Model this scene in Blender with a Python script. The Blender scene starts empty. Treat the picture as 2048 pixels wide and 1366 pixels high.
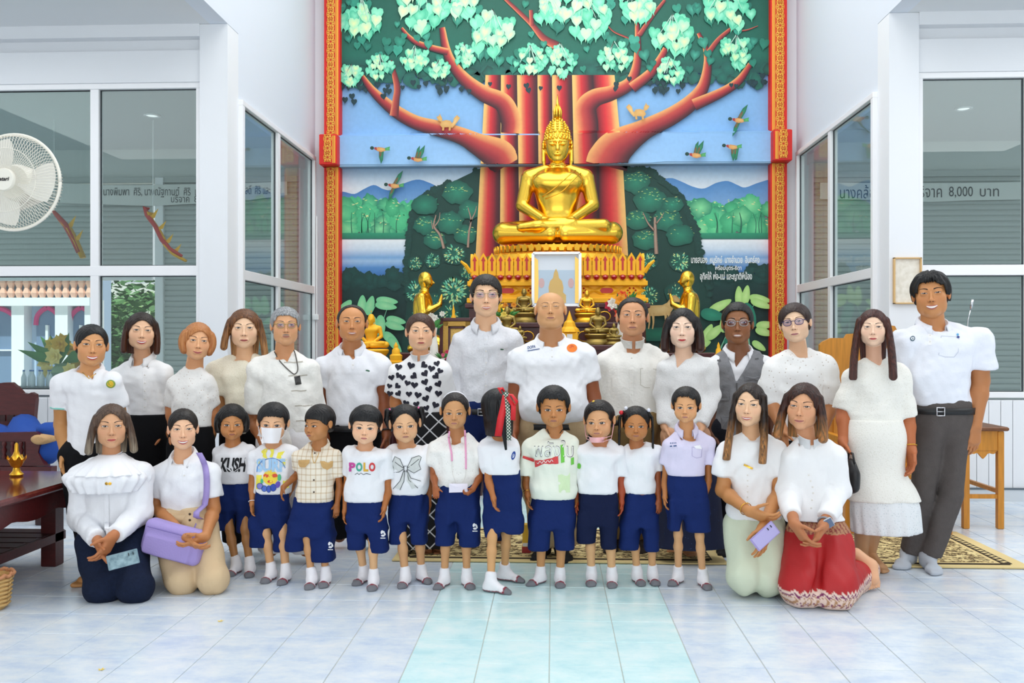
import bpy, math, random
import numpy as np
from mathutils import Vector, Matrix
PI = math.pi
SC = bpy.context.scene
COL = SC.collection

# ---------------------------------------------------------------- camera, light, exposure
FPX, CX, CY, CAMH = 1800.0, 1024.0, 683.0, 1.36
YAW = math.radians(2.6)
cam_d = bpy.data.cameras.new('camera'); cam_d.sensor_width = 36.0; cam_d.lens = 36.0 * FPX / 2048.0
cam_d.clip_start = 0.05; cam_d.clip_end = 200
cam = bpy.data.objects.new('camera', cam_d); COL.objects.link(cam)
cam.location = (0, 0, CAMH); cam.rotation_euler = (PI / 2, 0, YAW)
SC.camera = cam
vs = SC.view_settings
vs.view_transform = 'Standard'; vs.look = 'None'; vs.gamma = 1.0; vs.use_curve_mapping = False
vs.exposure = 0.32
W = bpy.data.worlds.new('sky'); SC.world = W; W.use_nodes = True
_bg = W.node_tree.nodes['Background']
_bg.inputs[0].default_value = (0.88, 0.95, 1.0, 1); _bg.inputs[1].default_value = 0.62

def area(name, loc, rot, sx, sy, power, color=(1, 1, 1)):
    l = bpy.data.lights.new(name, 'AREA'); l.shape = 'RECTANGLE'; l.size = sx; l.size_y = sy
    l.energy = power; l.color = color
    o = bpy.data.objects.new(name, l); COL.objects.link(o); o.location = loc; o.rotation_euler = rot
    return o
# daylight through the open front of the hall behind the photographer, and an unseen fill light added overhead
area('daylight_opening', (0.0, -3.2, 2.7), (math.radians(84), 0, 0), 9.0, 3.6, 150, (1.0, 0.985, 0.96))
area('nave_fill', (0, 6.6, 6.4), (0, 0, 0), 4.6, 7.0, 210, (1.0, 0.99, 0.97))
sun_d = bpy.data.lights.new('sun', 'SUN'); sun_d.energy = 4.5; sun_d.angle = math.radians(1.5); sun_d.color = (1, .97, .92)
sun = bpy.data.objects.new('sun', sun_d); COL.objects.link(sun); sun.rotation_euler = (math.radians(27), 0, math.radians(-10))   # high, behind the photographer: lights the courtyard
area('aisle_fill_left', (-5.0, 5.0, 4.0), (0, 0, 0), 2.5, 4, 45, (1.0, 1.0, 1.0))  # unseen fill lights added under both aisle ceilings
area('aisle_fill_right', (5.0, 5.0, 4.0), (0, 0, 0), 2.5, 4, 70, (1.0, 1.0, 1.0))

# ---------------------------------------------------------------- pixel <-> room helpers
def P(px, py, Y):
    a, b = (px - CX) / FPX, (CY - py) / FPX
    x = a * math.cos(YAW) - math.sin(YAW); y = a * math.sin(YAW) + math.cos(YAW)
    k = Y / y
    return np.array((x * k, Y, CAMH + b * k))
def G(px, py, z=0.0):
    a, b = (px - CX) / FPX, (CY - py) / FPX
    y = a * math.sin(YAW) + math.cos(YAW)
    return P(px, py, (z - CAMH) / b * y)
def srgb(c):
    if isinstance(c, str):
        c = c.lstrip('#'); c = tuple(int(c[i:i + 2], 16) / 255 for i in (0, 2, 4))
    return tuple(x / 12.92 if x <= 0.04045 else ((x + 0.055) / 1.055) ** 2.4 for x in c)

# ---------------------------------------------------------------- materials
MATS = {}
def new_mat(name):
    m = bpy.data.materials.new(name); m.use_nodes = True
    return m, m.node_tree.nodes, m.node_tree.links, m.node_tree.nodes['Principled BSDF']
def mat(name, color=(.8, .8, .8), rough=.6, metal=0.0, bump=0.0, bscale=60.0, spec=None, var=0.0, vscale=8.0, emit=0, stretch=None, color2=None):
    if name in MATS: return MATS[name]
    m, N, L, b = new_mat(name)
    c = srgb(color)
    b.inputs['Base Color'].default_value = (*c, 1); b.inputs['Roughness'].default_value = rough; b.inputs['Metallic'].default_value = metal
    if spec is not None: b.inputs['Specular IOR Level'].default_value = spec
    tc = N.new('ShaderNodeTexCoord'); src = tc.outputs['Object']
    if stretch:
        mp = N.new('ShaderNodeMapping'); mp.inputs['Scale'].default_value = stretch; L.new(src, mp.inputs[0]); src = mp.outputs[0]
    if var or color2:
        n = N.new('ShaderNodeTexNoise'); n.inputs['Scale'].default_value = vscale; n.inputs['Detail'].default_value = 4; L.new(src, n.inputs['Vector'])
        r = N.new('ShaderNodeValToRGB'); r.color_ramp.elements[0].position = .3; r.color_ramp.elements[1].position = .7
        lo = tuple(x * (1 - var) for x in c) if color2 is None else srgb(color2)
        r.color_ramp.elements[0].color = (*lo, 1); r.color_ramp.elements[1].color = (*c, 1)
        L.new(n.outputs[0], r.inputs[0]); L.new(r.outputs[0], b.inputs['Base Color'])
    if bump:
        n2 = N.new('ShaderNodeTexNoise'); n2.inputs['Scale'].default_value = bscale; n2.inputs['Detail'].default_value = 3; L.new(src, n2.inputs['Vector'])
        bp = N.new('ShaderNodeBump'); bp.inputs['Strength'].default_value = bump; bp.inputs['Distance'].default_value = 0.01
        L.new(n2.outputs[0], bp.inputs['Height']); L.new(bp.outputs[0], b.inputs['Normal'])
    if emit:
        b.inputs['Emission Color'].default_value = (*c, 1); b.inputs['Emission Strength'].default_value = emit
    MATS[name] = m
    return m
def vcol_mat(name, rough=.5, bump=0.0, bscale=200, metal=0, var=0.0, vscale=30):
    if name in MATS: return MATS[name]
    m, N, L, b = new_mat(name)
    a = N.new('ShaderNodeAttribute'); a.attribute_name = 'Col'
    out = a.outputs['Color']
    tc = N.new('ShaderNodeTexCoord')
    if var:
        n = N.new('ShaderNodeTexNoise'); n.inputs['Scale'].default_value = vscale; n.inputs['Detail'].default_value = 3; L.new(tc.outputs['Object'], n.inputs['Vector'])
        mr = N.new('ShaderNodeMapRange'); mr.inputs[1].default_value = .3; mr.inputs[2].default_value = .7
        mr.inputs[3].default_value = 1 - var; mr.inputs[4].default_value = 1 + var * .5; L.new(n.outputs[0], mr.inputs[0])
        mx = N.new('ShaderNodeVectorMath'); mx.operation = 'SCALE'; L.new(out, mx.inputs[0]); L.new(mr.outputs[0], mx.inputs['Scale']); out = mx.outputs[0]
    L.new(out, b.inputs['Base Color'])
    b.inputs['Roughness'].default_value = rough; b.inputs['Metallic'].default_value = metal
    if bump:
        n2 = N.new('ShaderNodeTexNoise'); n2.inputs['Scale'].default_value = bscale; L.new(tc.outputs['Object'], n2.inputs['Vector'])
        bp = N.new('ShaderNodeBump'); bp.inputs['Strength'].default_value = bump; bp.inputs['Distance'].default_value = .005
        L.new(n2.outputs[0], bp.inputs['Height']); L.new(bp.outputs[0], b.inputs['Normal'])
    MATS[name] = m
    return m
def glass_mat(name, tint=(1, 1, 1), refl=1.0):
    if name in MATS: return MATS[name]
    m = bpy.data.materials.new(name); m.use_nodes = True; N = m.node_tree.nodes; L = m.node_tree.links; N.clear()
    o = N.new('ShaderNodeOutputMaterial'); t = N.new('ShaderNodeBsdfTransparent'); t.inputs[0].default_value = (*tint, 1)
    g = N.new('ShaderNodeBsdfGlossy'); g.inputs['Roughness'].default_value = 0.0
    f = N.new('ShaderNodeLayerWeight'); f.inputs[0].default_value = .5        # Schlick: 0.04 + 0.96 (1-cos)^5, both faces alike
    pw = N.new('ShaderNodeMath'); pw.operation = 'POWER'; pw.inputs[1].default_value = 5; L.new(f.outputs['Facing'], pw.inputs[0])
    mm = N.new('ShaderNodeMath'); mm.operation = 'MULTIPLY_ADD'; mm.inputs[1].default_value = .6 * refl; mm.inputs[2].default_value = .04 * refl; L.new(pw.outputs[0], mm.inputs[0])
    x = N.new('ShaderNodeMixShader'); L.new(mm.outputs[0], x.inputs[0]); L.new(t.outputs[0], x.inputs[1]); L.new(g.outputs[0], x.inputs[2])
    L.new(x.outputs[0], o.inputs[0]); MATS[name] = m
    return m

# ---------------------------------------------------------------- mesh + object helpers
def link(name, me, parent=None, loc=None):
    o = bpy.data.objects.new(name, me); COL.objects.link(o)
    if loc is not None: o.location = loc
    if parent is not None: o.parent = parent
    return o
def mesh(name, V, F, m=None, smooth=False, cols=None):
    me = bpy.data.meshes.new(name)
    V = np.asarray(V, dtype=np.float32)
    if isinstance(F, np.ndarray):
        n, k = F.shape
        me.vertices.add(len(V)); me.vertices.foreach_set('co', V.ravel())
        me.loops.add(n * k); me.loops.foreach_set('vertex_index', F.ravel().astype(np.int32))
        me.polygons.add(n); me.polygons.foreach_set('loop_start', np.arange(0, n * k, k, dtype=np.int32))
        me.update(calc_edges=True)
    else:
        me.from_pydata([tuple(map(float, v)) for v in V], [], [tuple(map(int, f)) for f in F])
    if smooth: me.polygons.foreach_set('use_smooth', np.ones(len(me.polygons), dtype=bool))
    if cols is not None:
        a = me.color_attributes.new('Col', 'FLOAT_COLOR', 'POINT')
        c = np.ones((len(V), 4), dtype=np.float32); c[:, :3] = cols; a.data.foreach_set('color', c.ravel())
    if m is not None: me.materials.append(m)
    return me
def tag(o, label=None, cat=None, group=None, kind=None):
    if label: o['label'] = label
    if cat: o['category'] = cat
    if group: o['group'] = group
    if kind: o['kind'] = kind
    return o
def struct(o): o['kind'] = 'structure'; return o
def empty(name, loc, rz=0):
    o = bpy.data.objects.new(name, None); COL.objects.link(o); o.location = loc; o.rotation_euler.z = rz
    return o

class MB:
    """collects shapes into one mesh"""
    def __init__(s): s.V = []; s.F = []; s.C = []; s.n = 0
    def add(s, V, F, col=None):
        V = [tuple(map(float, v)) for v in V]
        s.V += V; s.F += [tuple(i + s.n for i in f) for f in F]; s.n += len(V)
        if col is not None:
            if len(col) == len(V) and not isinstance(col[0], (float, int)): s.C += [tuple(c) for c in col]
            else: s.C += [tuple(col)] * len(V)
        return s
    def box(s, c, d, rz=0, col=None, bev=0.0, R=None):
        x, y, z = d[0] / 2, d[1] / 2, d[2] / 2
        if bev <= 0:
            V = [(-x, -y, -z), (x, -y, -z), (x, y, -z), (-x, y, -z), (-x, -y, z), (x, -y, z), (x, y, z), (-x, y, z)]
            F = [(0, 3, 2, 1), (4, 5, 6, 7), (0, 1, 5, 4), (1, 2, 6, 5), (2, 3, 7, 6), (3, 0, 4, 7)]
        else:
            b = min(bev, x * .9, y * .9, z * .9); V = []; 
            for sz, zz in ((0, -z), (1, -z + b), (1, z - b), (0, z)):
                q = 0 if sz else b
                for (ax, ay) in ((-1, -1), (1, -1), (1, 1), (-1, 1)):
                    V.append((ax * (x - q), ay * (y - q), zz))
            F = [(3, 2, 1, 0), (12, 13, 14, 15)]
            for r in range(3):
                for k in range(4):
                    F.append((r * 4 + k, r * 4 + (k + 1) % 4, r * 4 + 4 + (k + 1) % 4, r * 4 + 4 + k))
        V = np.array(V)
        if R is not None: V = V @ np.array(R).T
        if rz:
            cc, ss = math.cos(rz), math.sin(rz); V = np.c_[V[:, 0] * cc - V[:, 1] * ss, V[:, 0] * ss + V[:, 1] * cc, V[:, 2]]
        return s.add(V + np.array(c), F, col)
    def tube(s, pts, r, n=8, col=None, cap=True, squash=1.0):
        pts = [np.array(p, float) for p in pts]; m = len(pts)
        rs = r if hasattr(r, '__len__') else [r] * m
        V = []; F = []; up = np.array((0, 0, 1.0)); prev = None
        for i, p in enumerate(pts):
            t = pts[min(i + 1, m - 1)] - pts[max(i - 1, 0)]; t = t / (np.linalg.norm(t) + 1e-9)
            if prev is None:
                a = np.cross(t, up) if abs(t[2]) < .9 else np.cross(t, (0, 1.0, 0))
            else: a = prev - t * np.dot(prev, t)
            a = a / (np.linalg.norm(a) + 1e-9); prev = a; b = np.cross(t, a)
            for k in range(n):
                th = 2 * PI * k / n; V.append(p + rs[i] * (math.cos(th) * a + squash * math.sin(th) * b))
        for i in range(m - 1):
            for k in range(n): F.append((i * n + k, i * n + (k + 1) % n, (i + 1) * n + (k + 1) % n, (i + 1) * n + k))
        if cap: F.append(tuple(range(n - 1, -1, -1))); F.append(tuple((m - 1) * n + k for k in range(n)))
        return s.add(V, F, col)
    def lathe(s, c, prof, n=20, col=None, sx=1.0, sy=1.0):
        V = []; F = []; m = len(prof)
        for (r, z) in prof:
            for k in range(n):
                th = 2 * PI * k / n; V.append((c[0] + r * sx * math.cos(th), c[1] + r * sy * math.sin(th), c[2] + z))
        for i in range(m - 1):
            for k in range(n): F.append((i * n + k, i * n + (k + 1) % n, (i + 1) * n + (k + 1) % n, (i + 1) * n + k))
        F.append(tuple(range(n - 1, -1, -1))); F.append(tuple((m - 1) * n + k for k in range(n)))
        return s.add(V, F, col)
    def prism(s, poly, y0, y1, col=None, map3=None):
        """poly (x,z) outline extruded in y; map3 maps local points to world"""
        n = len(poly); V = [(x, y0, z) for x, z in poly] + [(x, y1, z) for x, z in poly]
        if map3: V = [map3(v) for v in V]
        F = [tuple(range(n)), tuple(range(2 * n - 1, n - 1, -1))] + [(i, i + n, (i + 1) % n + n, (i + 1) % n) for i in range(n)]
        return s.add(V, F, col)
    def build(s, name, m, parent=None, smooth=False, loc=None, origin=None):
        V = np.array(s.V)
        if origin is not None: V = V - np.array(origin)
        me = mesh(name, V, s.F, m, smooth, np.array(s.C) if s.C else None)
        if loc is None and origin is not None and parent is None: loc = origin
        return link(name, me, parent, loc)
def auto_smooth(o, deg=35):
    me = o.data; me.polygons.foreach_set('use_smooth', np.ones(len(me.polygons), dtype=bool))
    try: me.set_sharp_from_angle(angle=math.radians(deg))
    except Exception: pass
    return o
# ---------------------------------------------------------------- implicit surfaces -> meshes
def _nrm(v):
    v = np.asarray(v, float); return v / (np.linalg.norm(v) + 1e-12)
class Rc:      # tapered capsule, optionally flattened in y
    def __init__(s, a, b, ra, rb, ky=1.0):
        s.a = np.array(a, float); s.b = np.array(b, float); s.ra = ra; s.rb = rb; s.ky = ky
        r = max(ra, rb); s.lo = np.minimum(s.a, s.b) - r; s.hi = np.maximum(s.a, s.b) + r
    def __call__(s, X, Y, Z):
        k = s.ky; ba = (s.b - s.a) / np.array((1, k, 1)); x = X - s.a[0]; y = (Y - s.a[1]) / k; z = Z - s.a[2]
        h = np.clip((x * ba[0] + y * ba[1] + z * ba[2]) / (ba @ ba + 1e-12), 0, 1)
        d = np.sqrt((x - h * ba[0]) ** 2 + (y - h * ba[1]) ** 2 + (z - h * ba[2]) ** 2) - (s.ra + (s.rb - s.ra) * h)
        return d * min(1, k)
class El:      # ellipsoid
    def __init__(s, c, r, R=None):
        s.c = np.array(c, float); s.r = np.array(r, float) * np.ones(3); s.R = R
        e = s.r if R is None else np.ones(3) * s.r.max()
        s.lo = s.c - e; s.hi = s.c + e
    def __call__(s, X, Y, Z):
        x, y, z = X - s.c[0], Y - s.c[1], Z - s.c[2]
        if s.R is not None:
            R = s.R; x, y, z = (R[0][0] * x + R[1][0] * y + R[2][0] * z, R[0][1] * x + R[1][1] * y + R[2][1] * z, R[0][2] * x + R[1][2] * y + R[2][2] * z)
        r = s.r
        k0 = np.sqrt((x / r[0]) ** 2 + (y / r[1]) ** 2 + (z / r[2]) ** 2); k1 = np.sqrt((x / r[0] ** 2) ** 2 + (y / r[1] ** 2) ** 2 + (z / r[2] ** 2) ** 2)
        return k0 * (k0 - 1) / (k1 + 1e-9)
class Bx:      # rounded box
    def __init__(s, c, d, r=0.0):
        s.c = np.array(c, float); s.d = np.array(d, float) / 2; s.r = r; s.lo = s.c - s.d; s.hi = s.c + s.d
    def __call__(s, X, Y, Z):
        q = [np.abs(v - s.c[i]) - s.d[i] + s.r for i, v in enumerate((X, Y, Z))]
        o = np.sqrt(sum(np.maximum(t, 0) ** 2 for t in q)); return o + np.minimum(np.maximum(np.maximum(q[0], q[1]), q[2]), 0) - s.r
def _catmull(rows, n):
    rows = np.array(rows, float); m = len(rows)
    if m < 3: 
        t = np.linspace(0, m - 1, n); return np.array([rows[int(min(i, m - 2))] * (1 - (i - int(min(i, m - 2)))) + rows[int(min(i, m - 2)) + 1] * (i - int(min(i, m - 2))) for i in t])
    ext = np.vstack([2 * rows[0] - rows[1], rows, 2 * rows[-1] - rows[-2]]); out = []
    for t in np.linspace(0, m - 1, n):
        i = int(min(t, m - 2)); u = t - i; p0, p1, p2, p3 = ext[i:i + 4]
        out.append(.5 * (2 * p1 + (p2 - p0) * u + (2 * p0 - 5 * p1 + 4 * p2 - p3) * u * u + (3 * p1 - p0 - 3 * p2 + p3) * u ** 3))
    return np.array(out)
class Loft:    # stack of (super)elliptic sections along z: rows (z, cx, cy, rx, ry)
    def __init__(s, rows, p=2.2, folds=0, famp=0.0, fz=None, phase=0.0):
        rows = sorted([tuple(r) for r in rows]); R = _catmull(rows, max(24, 4 * len(rows))); R = R[np.argsort(R[:, 0])]
        s.R = R; s.p = p; s.folds = folds; s.famp = famp; s.fz = fz; s.ph = phase
        s.lo = np.array(((R[:, 1] - R[:, 3]).min(), (R[:, 2] - R[:, 4]).min(), R[0, 0])); s.hi = np.array(((R[:, 1] + R[:, 3]).max(), (R[:, 2] + R[:, 4]).max(), R[-1, 0]))
    def __call__(s, X, Y, Z):
        z = Z; R = s.R; f = lambda i: np.interp(z, R[:, 0], R[:, i])
        cx, cy, rx, ry = f(1), f(2), f(3), f(4); x = (X - cx) / rx; y = (Y - cy) / ry
        q = (np.abs(x) ** s.p + np.abs(y) ** s.p + 1e-12) ** (1 / s.p)
        if s.folds:
            a = s.famp
            if s.fz: a = a * np.clip((s.fz[0] - z) / (s.fz[0] - s.fz[1]), 0, 1)
            th = np.arctan2(y, x); q = q - a * (np.cos(s.folds * th + s.ph) + .5 * np.cos(s.folds * 1.618 * th + 2 * s.ph))
        d = (q - 1) * np.minimum(rx, ry)
        return np.maximum(d, np.maximum(R[0, 0] - z, z - R[-1, 0]))
class Half:    # half space n.(p-c) < 0
    def __init__(s, c, n): s.c = np.array(c, float); s.n = _nrm(n); s.lo = None
    def __call__(s, X, Y, Z): return (X - s.c[0]) * s.n[0] + (Y - s.c[1]) * s.n[1] + (Z - s.c[2]) * s.n[2]
class Fn:
    def __init__(s, fn, lo=None, hi=None): s.fn = fn; s.lo = None if lo is None else np.array(lo, float); s.hi = None if hi is None else np.array(hi, float)
    def __call__(s, X, Y, Z): return s.fn(X, Y, Z)
def smin(a, b, k):
    if k <= 0: return np.minimum(a, b)
    h = np.clip(.5 + .5 * (b - a) / k, 0, 1); return b + (a - b) * h - k * h * (1 - h)
class Field:
    def __init__(s, lo, hi, h):
        s.lo = np.array(lo, float); s.h = h; n = np.ceil((np.array(hi) - s.lo) / h).astype(int) + 1
        s.n = n; s.ax = [s.lo[i] + h * np.arange(n[i]) for i in range(3)]; s.f = np.full(n, 0.5)
    @classmethod
    def of(cls, prims, h, pad=None):
        pad = 3 * h if pad is None else pad
        lo = np.min([p.lo for p in prims], axis=0) - pad; hi = np.max([p.hi for p in prims], axis=0) + pad
        return cls(lo, hi, h)
    def _sl(s, p, m):
        if p.lo is None: return (slice(None),) * 3
        a = np.clip(np.floor((p.lo - m - s.lo) / s.h).astype(int), 0, s.n); b = np.clip(np.ceil((p.hi + m - s.lo) / s.h).astype(int) + 1, 0, s.n)
        return tuple(slice(int(a[i]), int(b[i])) for i in range(3))
    def _ev(s, p, sl):
        return p(s.ax[0][sl[0]][:, None, None], s.ax[1][sl[1]][None, :, None], s.ax[2][sl[2]][None, None, :])
    def add(s, p, k=0.0):
        sl = s._sl(p, 2 * k + 4 * s.h)
        if any(q.stop is not None and q.stop <= q.start for q in sl): return s
        s.f[sl] = smin(s.f[sl], s._ev(p, sl), k); return s
    def sub(s, p, k=0.0):
        sl = s._sl(p, 2 * k + 4 * s.h)
        if any(q.stop is not None and q.stop <= q.start for q in sl): return s
        s.f[sl] = -smin(-s.f[sl], s._ev(p, sl), k); return s
    def cut(s, c, n): # remove the side the normal points to
        return s.sub(Fn(lambda X, Y, Z: -Half(c, n)(X, Y, Z)))
    def disp(s, fn):
        s.f = s.f + fn(s.ax[0][:, None, None], s.ax[1][None, :, None], s.ax[2][None, None, :]); return s
    def close(s):
        for i in range(3):
            q = [slice(None)] * 3; q[i] = 0; s.f[tuple(q)] = .5; q[i] = -1; s.f[tuple(q)] = .5
        return s
    def nets(s, smooth=1):
        s.close(); f = s.f; neg = f < 0
        c = np.zeros(np.array(f.shape) - 1, dtype=np.int8)
        for i in (0, 1):
            for j in (0, 1):
                for k in (0, 1): c += neg[i:f.shape[0] - 1 + i, j:f.shape[1] - 1 + j, k:f.shape[2] - 1 + k]
        idx = np.argwhere((c > 0) & (c < 8)); N = len(idx)
        ids = np.full(c.shape, -1, dtype=np.int32); ids[idx[:, 0], idx[:, 1], idx[:, 2]] = np.arange(N)
        off = np.array([(i, j, k) for i in (0, 1) for j in (0, 1) for k in (0, 1)])
        val = np.stack([f[idx[:, 0] + o[0], idx[:, 1] + o[1], idx[:, 2] + o[2]] for o in off], 1)
        acc = np.zeros((N, 3)); cnt = np.zeros(N)
        for a in range(8):
            for b in range(a + 1, 8):
                if np.abs(off[a] - off[b]).sum() != 1: continue
                va, vb = val[:, a], val[:, b]; m = (va < 0) != (vb < 0); t = np.where(m, va / np.where(m, va - vb, 1), 0)
                acc += np.where(m[:, None], off[a] + t[:, None] * (off[b] - off[a]), 0); cnt += m
        V = s.lo + s.h * (idx + acc / cnt[:, None])
        F = []
        for ax in range(3):
            o1, o2 = (ax + 1) % 3, (ax + 2) % 3
            A = [slice(None)] * 3; B = [slice(None)] * 3; A[ax] = slice(0, -1); B[ax] = slice(1, None)
            na, nb = neg[tuple(A)], neg[tuple(B)]; e = np.argwhere(na != nb)
            e = e[(e[:, o1] > 0) & (e[:, o2] > 0) & (e[:, o1] < f.shape[o1] - 1) & (e[:, o2] < f.shape[o2] - 1)]
            d1 = np.zeros(3, int); d1[o1] = 1; d2 = np.zeros(3, int); d2[o2] = 1
            g = lambda q: ids[q[:, 0], q[:, 1], q[:, 2]]
            quad = np.stack([g(e - d1 - d2), g(e - d2), g(e), g(e - d1)], 1)
            fl = ~na[e[:, 0], e[:, 1], e[:, 2]]; quad[fl] = quad[fl][:, ::-1]
            F.append(quad)
        return V, np.concatenate(F)
    def front(s, x, z, y0=None):
        """y of the first surface met along +y at each (x, z)"""
        x = np.atleast_1d(np.asarray(x, float)); z = np.atleast_1d(np.asarray(z, float))
        u = np.clip((x - s.lo[0]) / s.h, 0, s.n[0] - 1.001); w = np.clip((z - s.lo[2]) / s.h, 0, s.n[2] - 1.001)
        i = u.astype(int); k = w.astype(int); a = (u - i)[:, None]; b = (w - k)[:, None]; f = s.f
        c = f[i, :, k] * (1 - a) * (1 - b) + f[i + 1, :, k] * a * (1 - b) + f[i, :, k + 1] * (1 - a) * b + f[i + 1, :, k + 1] * a * b
        neg = c < 0; j = np.argmax(neg, 1); hit = neg.any(1) & (j > 0); j = np.maximum(j, 1); r = np.arange(len(x))
        t = c[r, j - 1] / (c[r, j - 1] - c[r, j] + 1e-12)
        y = s.lo[1] + s.h * (j - 1 + t)
        if (~hit).any(): y = np.where(hit, y, np.nanmedian(y[hit]) if hit.any() else (y0 if y0 is not None else s.lo[1]))
        return y
def sine_noise(seed, freq, amp, sq=(1, 1, 1), n=6):
    r = random.Random(seed); w = []
    for _ in range(n):
        d = np.array([r.gauss(0, 1) * sq[i] for i in range(3)]); d = d / (np.linalg.norm(d) + 1e-9) * freq * r.uniform(.6, 1.6); w.append((d, r.uniform(0, 6.3)))
    return lambda X, Y, Z: amp / math.sqrt(n) * sum(np.sin(d[0] * X + d[1] * Y + d[2] * Z + p) for d, p in w)
def bez(p0, p1, p2, n=10): return [(1 - t) ** 2 * np.array(p0) + 2 * t * (1 - t) * np.array(p1) + t * t * np.array(p2) for t in np.linspace(0, 1, n)]
# ---------------------------------------------------------------- people
class Cut:
    def __init__(s, p, *planes): s.p = p; s.pl = [Half(c, n) for c, n in planes]; s.lo = p.lo; s.hi = p.hi
    def __call__(s, X, Y, Z):
        d = s.p(X, Y, Z)
        for q in s.pl: d = np.maximum(d, q(X, Y, Z))
        return d
class Chain:
    def __init__(s, pts, k, ky=1.0):
        s.p = [Rc(a[0], b[0], a[1], b[1], ky) for a, b in zip(pts, pts[1:])]; s.k = k; s.lo = np.min([q.lo for q in s.p], axis=0); s.hi = np.max([q.hi for q in s.p], axis=0)
    def __call__(s, X, Y, Z):
        d = s.p[0](X, Y, Z)
        for q in s.p[1:]: d = smin(d, q(X, Y, Z), s.k)
        return d
def rot_head(yaw, pitch, roll):
    y, p, r = (math.radians(t) for t in (yaw, pitch, roll))
    Rz = np.array(((math.cos(y), -math.sin(y), 0), (math.sin(y), math.cos(y), 0), (0, 0, 1)))
    Rx = np.array(((1, 0, 0), (0, math.cos(p), math.sin(p)), (0, -math.sin(p), math.cos(p))))   # pitch>0 lifts the chin
    Ry = np.array(((math.cos(r), 0, math.sin(r)), (0, 1, 0), (-math.sin(r), 0, math.cos(r))))   # roll>0 tips towards +x
    return Rz @ Ry @ Rx
class Parts:
    """collects the child meshes of one person"""
    def __init__(s, root): s.root = root; s.o = np.array(root.location)
    def put(s, name, V, F, m, smooth=True, cols=None, label=None, parent=None):
        me = mesh(name, np.asarray(V) - s.o, F, m, smooth, cols); o = link(name, me, parent or s.root)
        if label: o['label'] = label
        return o
def shape_grid(us, vs_fn, n=3):
    """strip between lower and upper curves: vs_fn(u)->(z_low,z_high)"""
    V = []; F = []
    for u in us:
        a, b = vs_fn(u)
        for j in range(n): V.append((u, a + (b - a) * j / (n - 1)))
    for i in range(len(us) - 1):
        for j in range(n - 1): F.append((i * n + j, (i + 1) * n + j, (i + 1) * n + j + 1, i * n + j + 1))
    return np.array(V), F
def disc_grid(c, r, n=12, rings=2, rz=None):
    V = [c]; F = []; rz = r if rz is None else rz
    for k in range(1, rings + 1):
        for i in range(n):
            t = 2 * PI * i / n; V.append((c[0] + r * k / rings * math.cos(t), c[1] + rz * k / rings * math.sin(t)))
    for i in range(n): F.append((0, 1 + i, 1 + (i + 1) % n))
    for k in range(rings - 1):
        a = 1 + k * n
        for i in range(n): F.append((a + i, a + n + i, a + n + (i + 1) % n, a + (i + 1) % n))
    return np.array(V), F
def poly_rings(pts, rings=3):
    """star-shaped outline -> concentric rings, so it can hug a curved surface"""
    pts = np.array(pts, float); c = pts.mean(0); n = len(pts); V = [c]; F = []
    for k in range(1, rings + 1):
        for p in pts: V.append(c + (p - c) * k / rings)
    for i in range(n): F.append((0, 1 + i, 1 + (i + 1) % n))
    for k in range(rings - 1):
        a = 1 + k * n
        for i in range(n): F.append((a + i, a + n + i, a + n + (i + 1) % n, a + (i + 1) % n))
    return np.array(V), F
def skin_mat(): return vcol_mat('skin', rough=.5, bump=.05, bscale=180)
def hair_mat(c, c2=None):
    key = 'hair_%s_%s' % (c, c2)
    if key in MATS: return MATS[key]
    m, N, L, b = new_mat(key); a = srgb(c); z = srgb(c2) if c2 else tuple(min(1, x * 2.1 + .004) for x in a)
    tc = N.new('ShaderNodeTexCoord'); mp = N.new('ShaderNodeMapping'); mp.inputs['Scale'].default_value = (1, 1, .07); L.new(tc.outputs['Object'], mp.inputs[0])
    n = N.new('ShaderNodeTexNoise'); n.inputs['Scale'].default_value = 130; n.inputs['Detail'].default_value = 4; L.new(mp.outputs[0], n.inputs['Vector'])
    r = N.new('ShaderNodeValToRGB'); r.color_ramp.elements[0].position = .35; r.color_ramp.elements[1].position = .75
    r.color_ramp.elements[0].color = (*a, 1); r.color_ramp.elements[1].color = (*z, 1); L.new(n.outputs[0], r.inputs[0])
    at = N.new('ShaderNodeAttribute'); at.attribute_name = 'Col'
    mx = N.new('ShaderNodeMix'); mx.data_type = 'RGBA'; mx.blend_type = 'MULTIPLY'; mx.inputs[0].default_value = 1
    L.new(r.outputs[0], mx.inputs[6]); L.new(at.outputs['Color'], mx.inputs[7]); L.new(mx.outputs[2], b.inputs['Base Color'])
    b.inputs['Roughness'].default_value = .42; b.inputs['Specular IOR Level'].default_value = .35
    bp = N.new('ShaderNodeBump'); bp.inputs['Strength'].default_value = .5; bp.inputs['Distance'].default_value = .006; L.new(n.outputs[0], bp.inputs['Height']); L.new(bp.outputs[0], b.inputs['Normal'])
    MATS[key] = m
    return m

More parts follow.
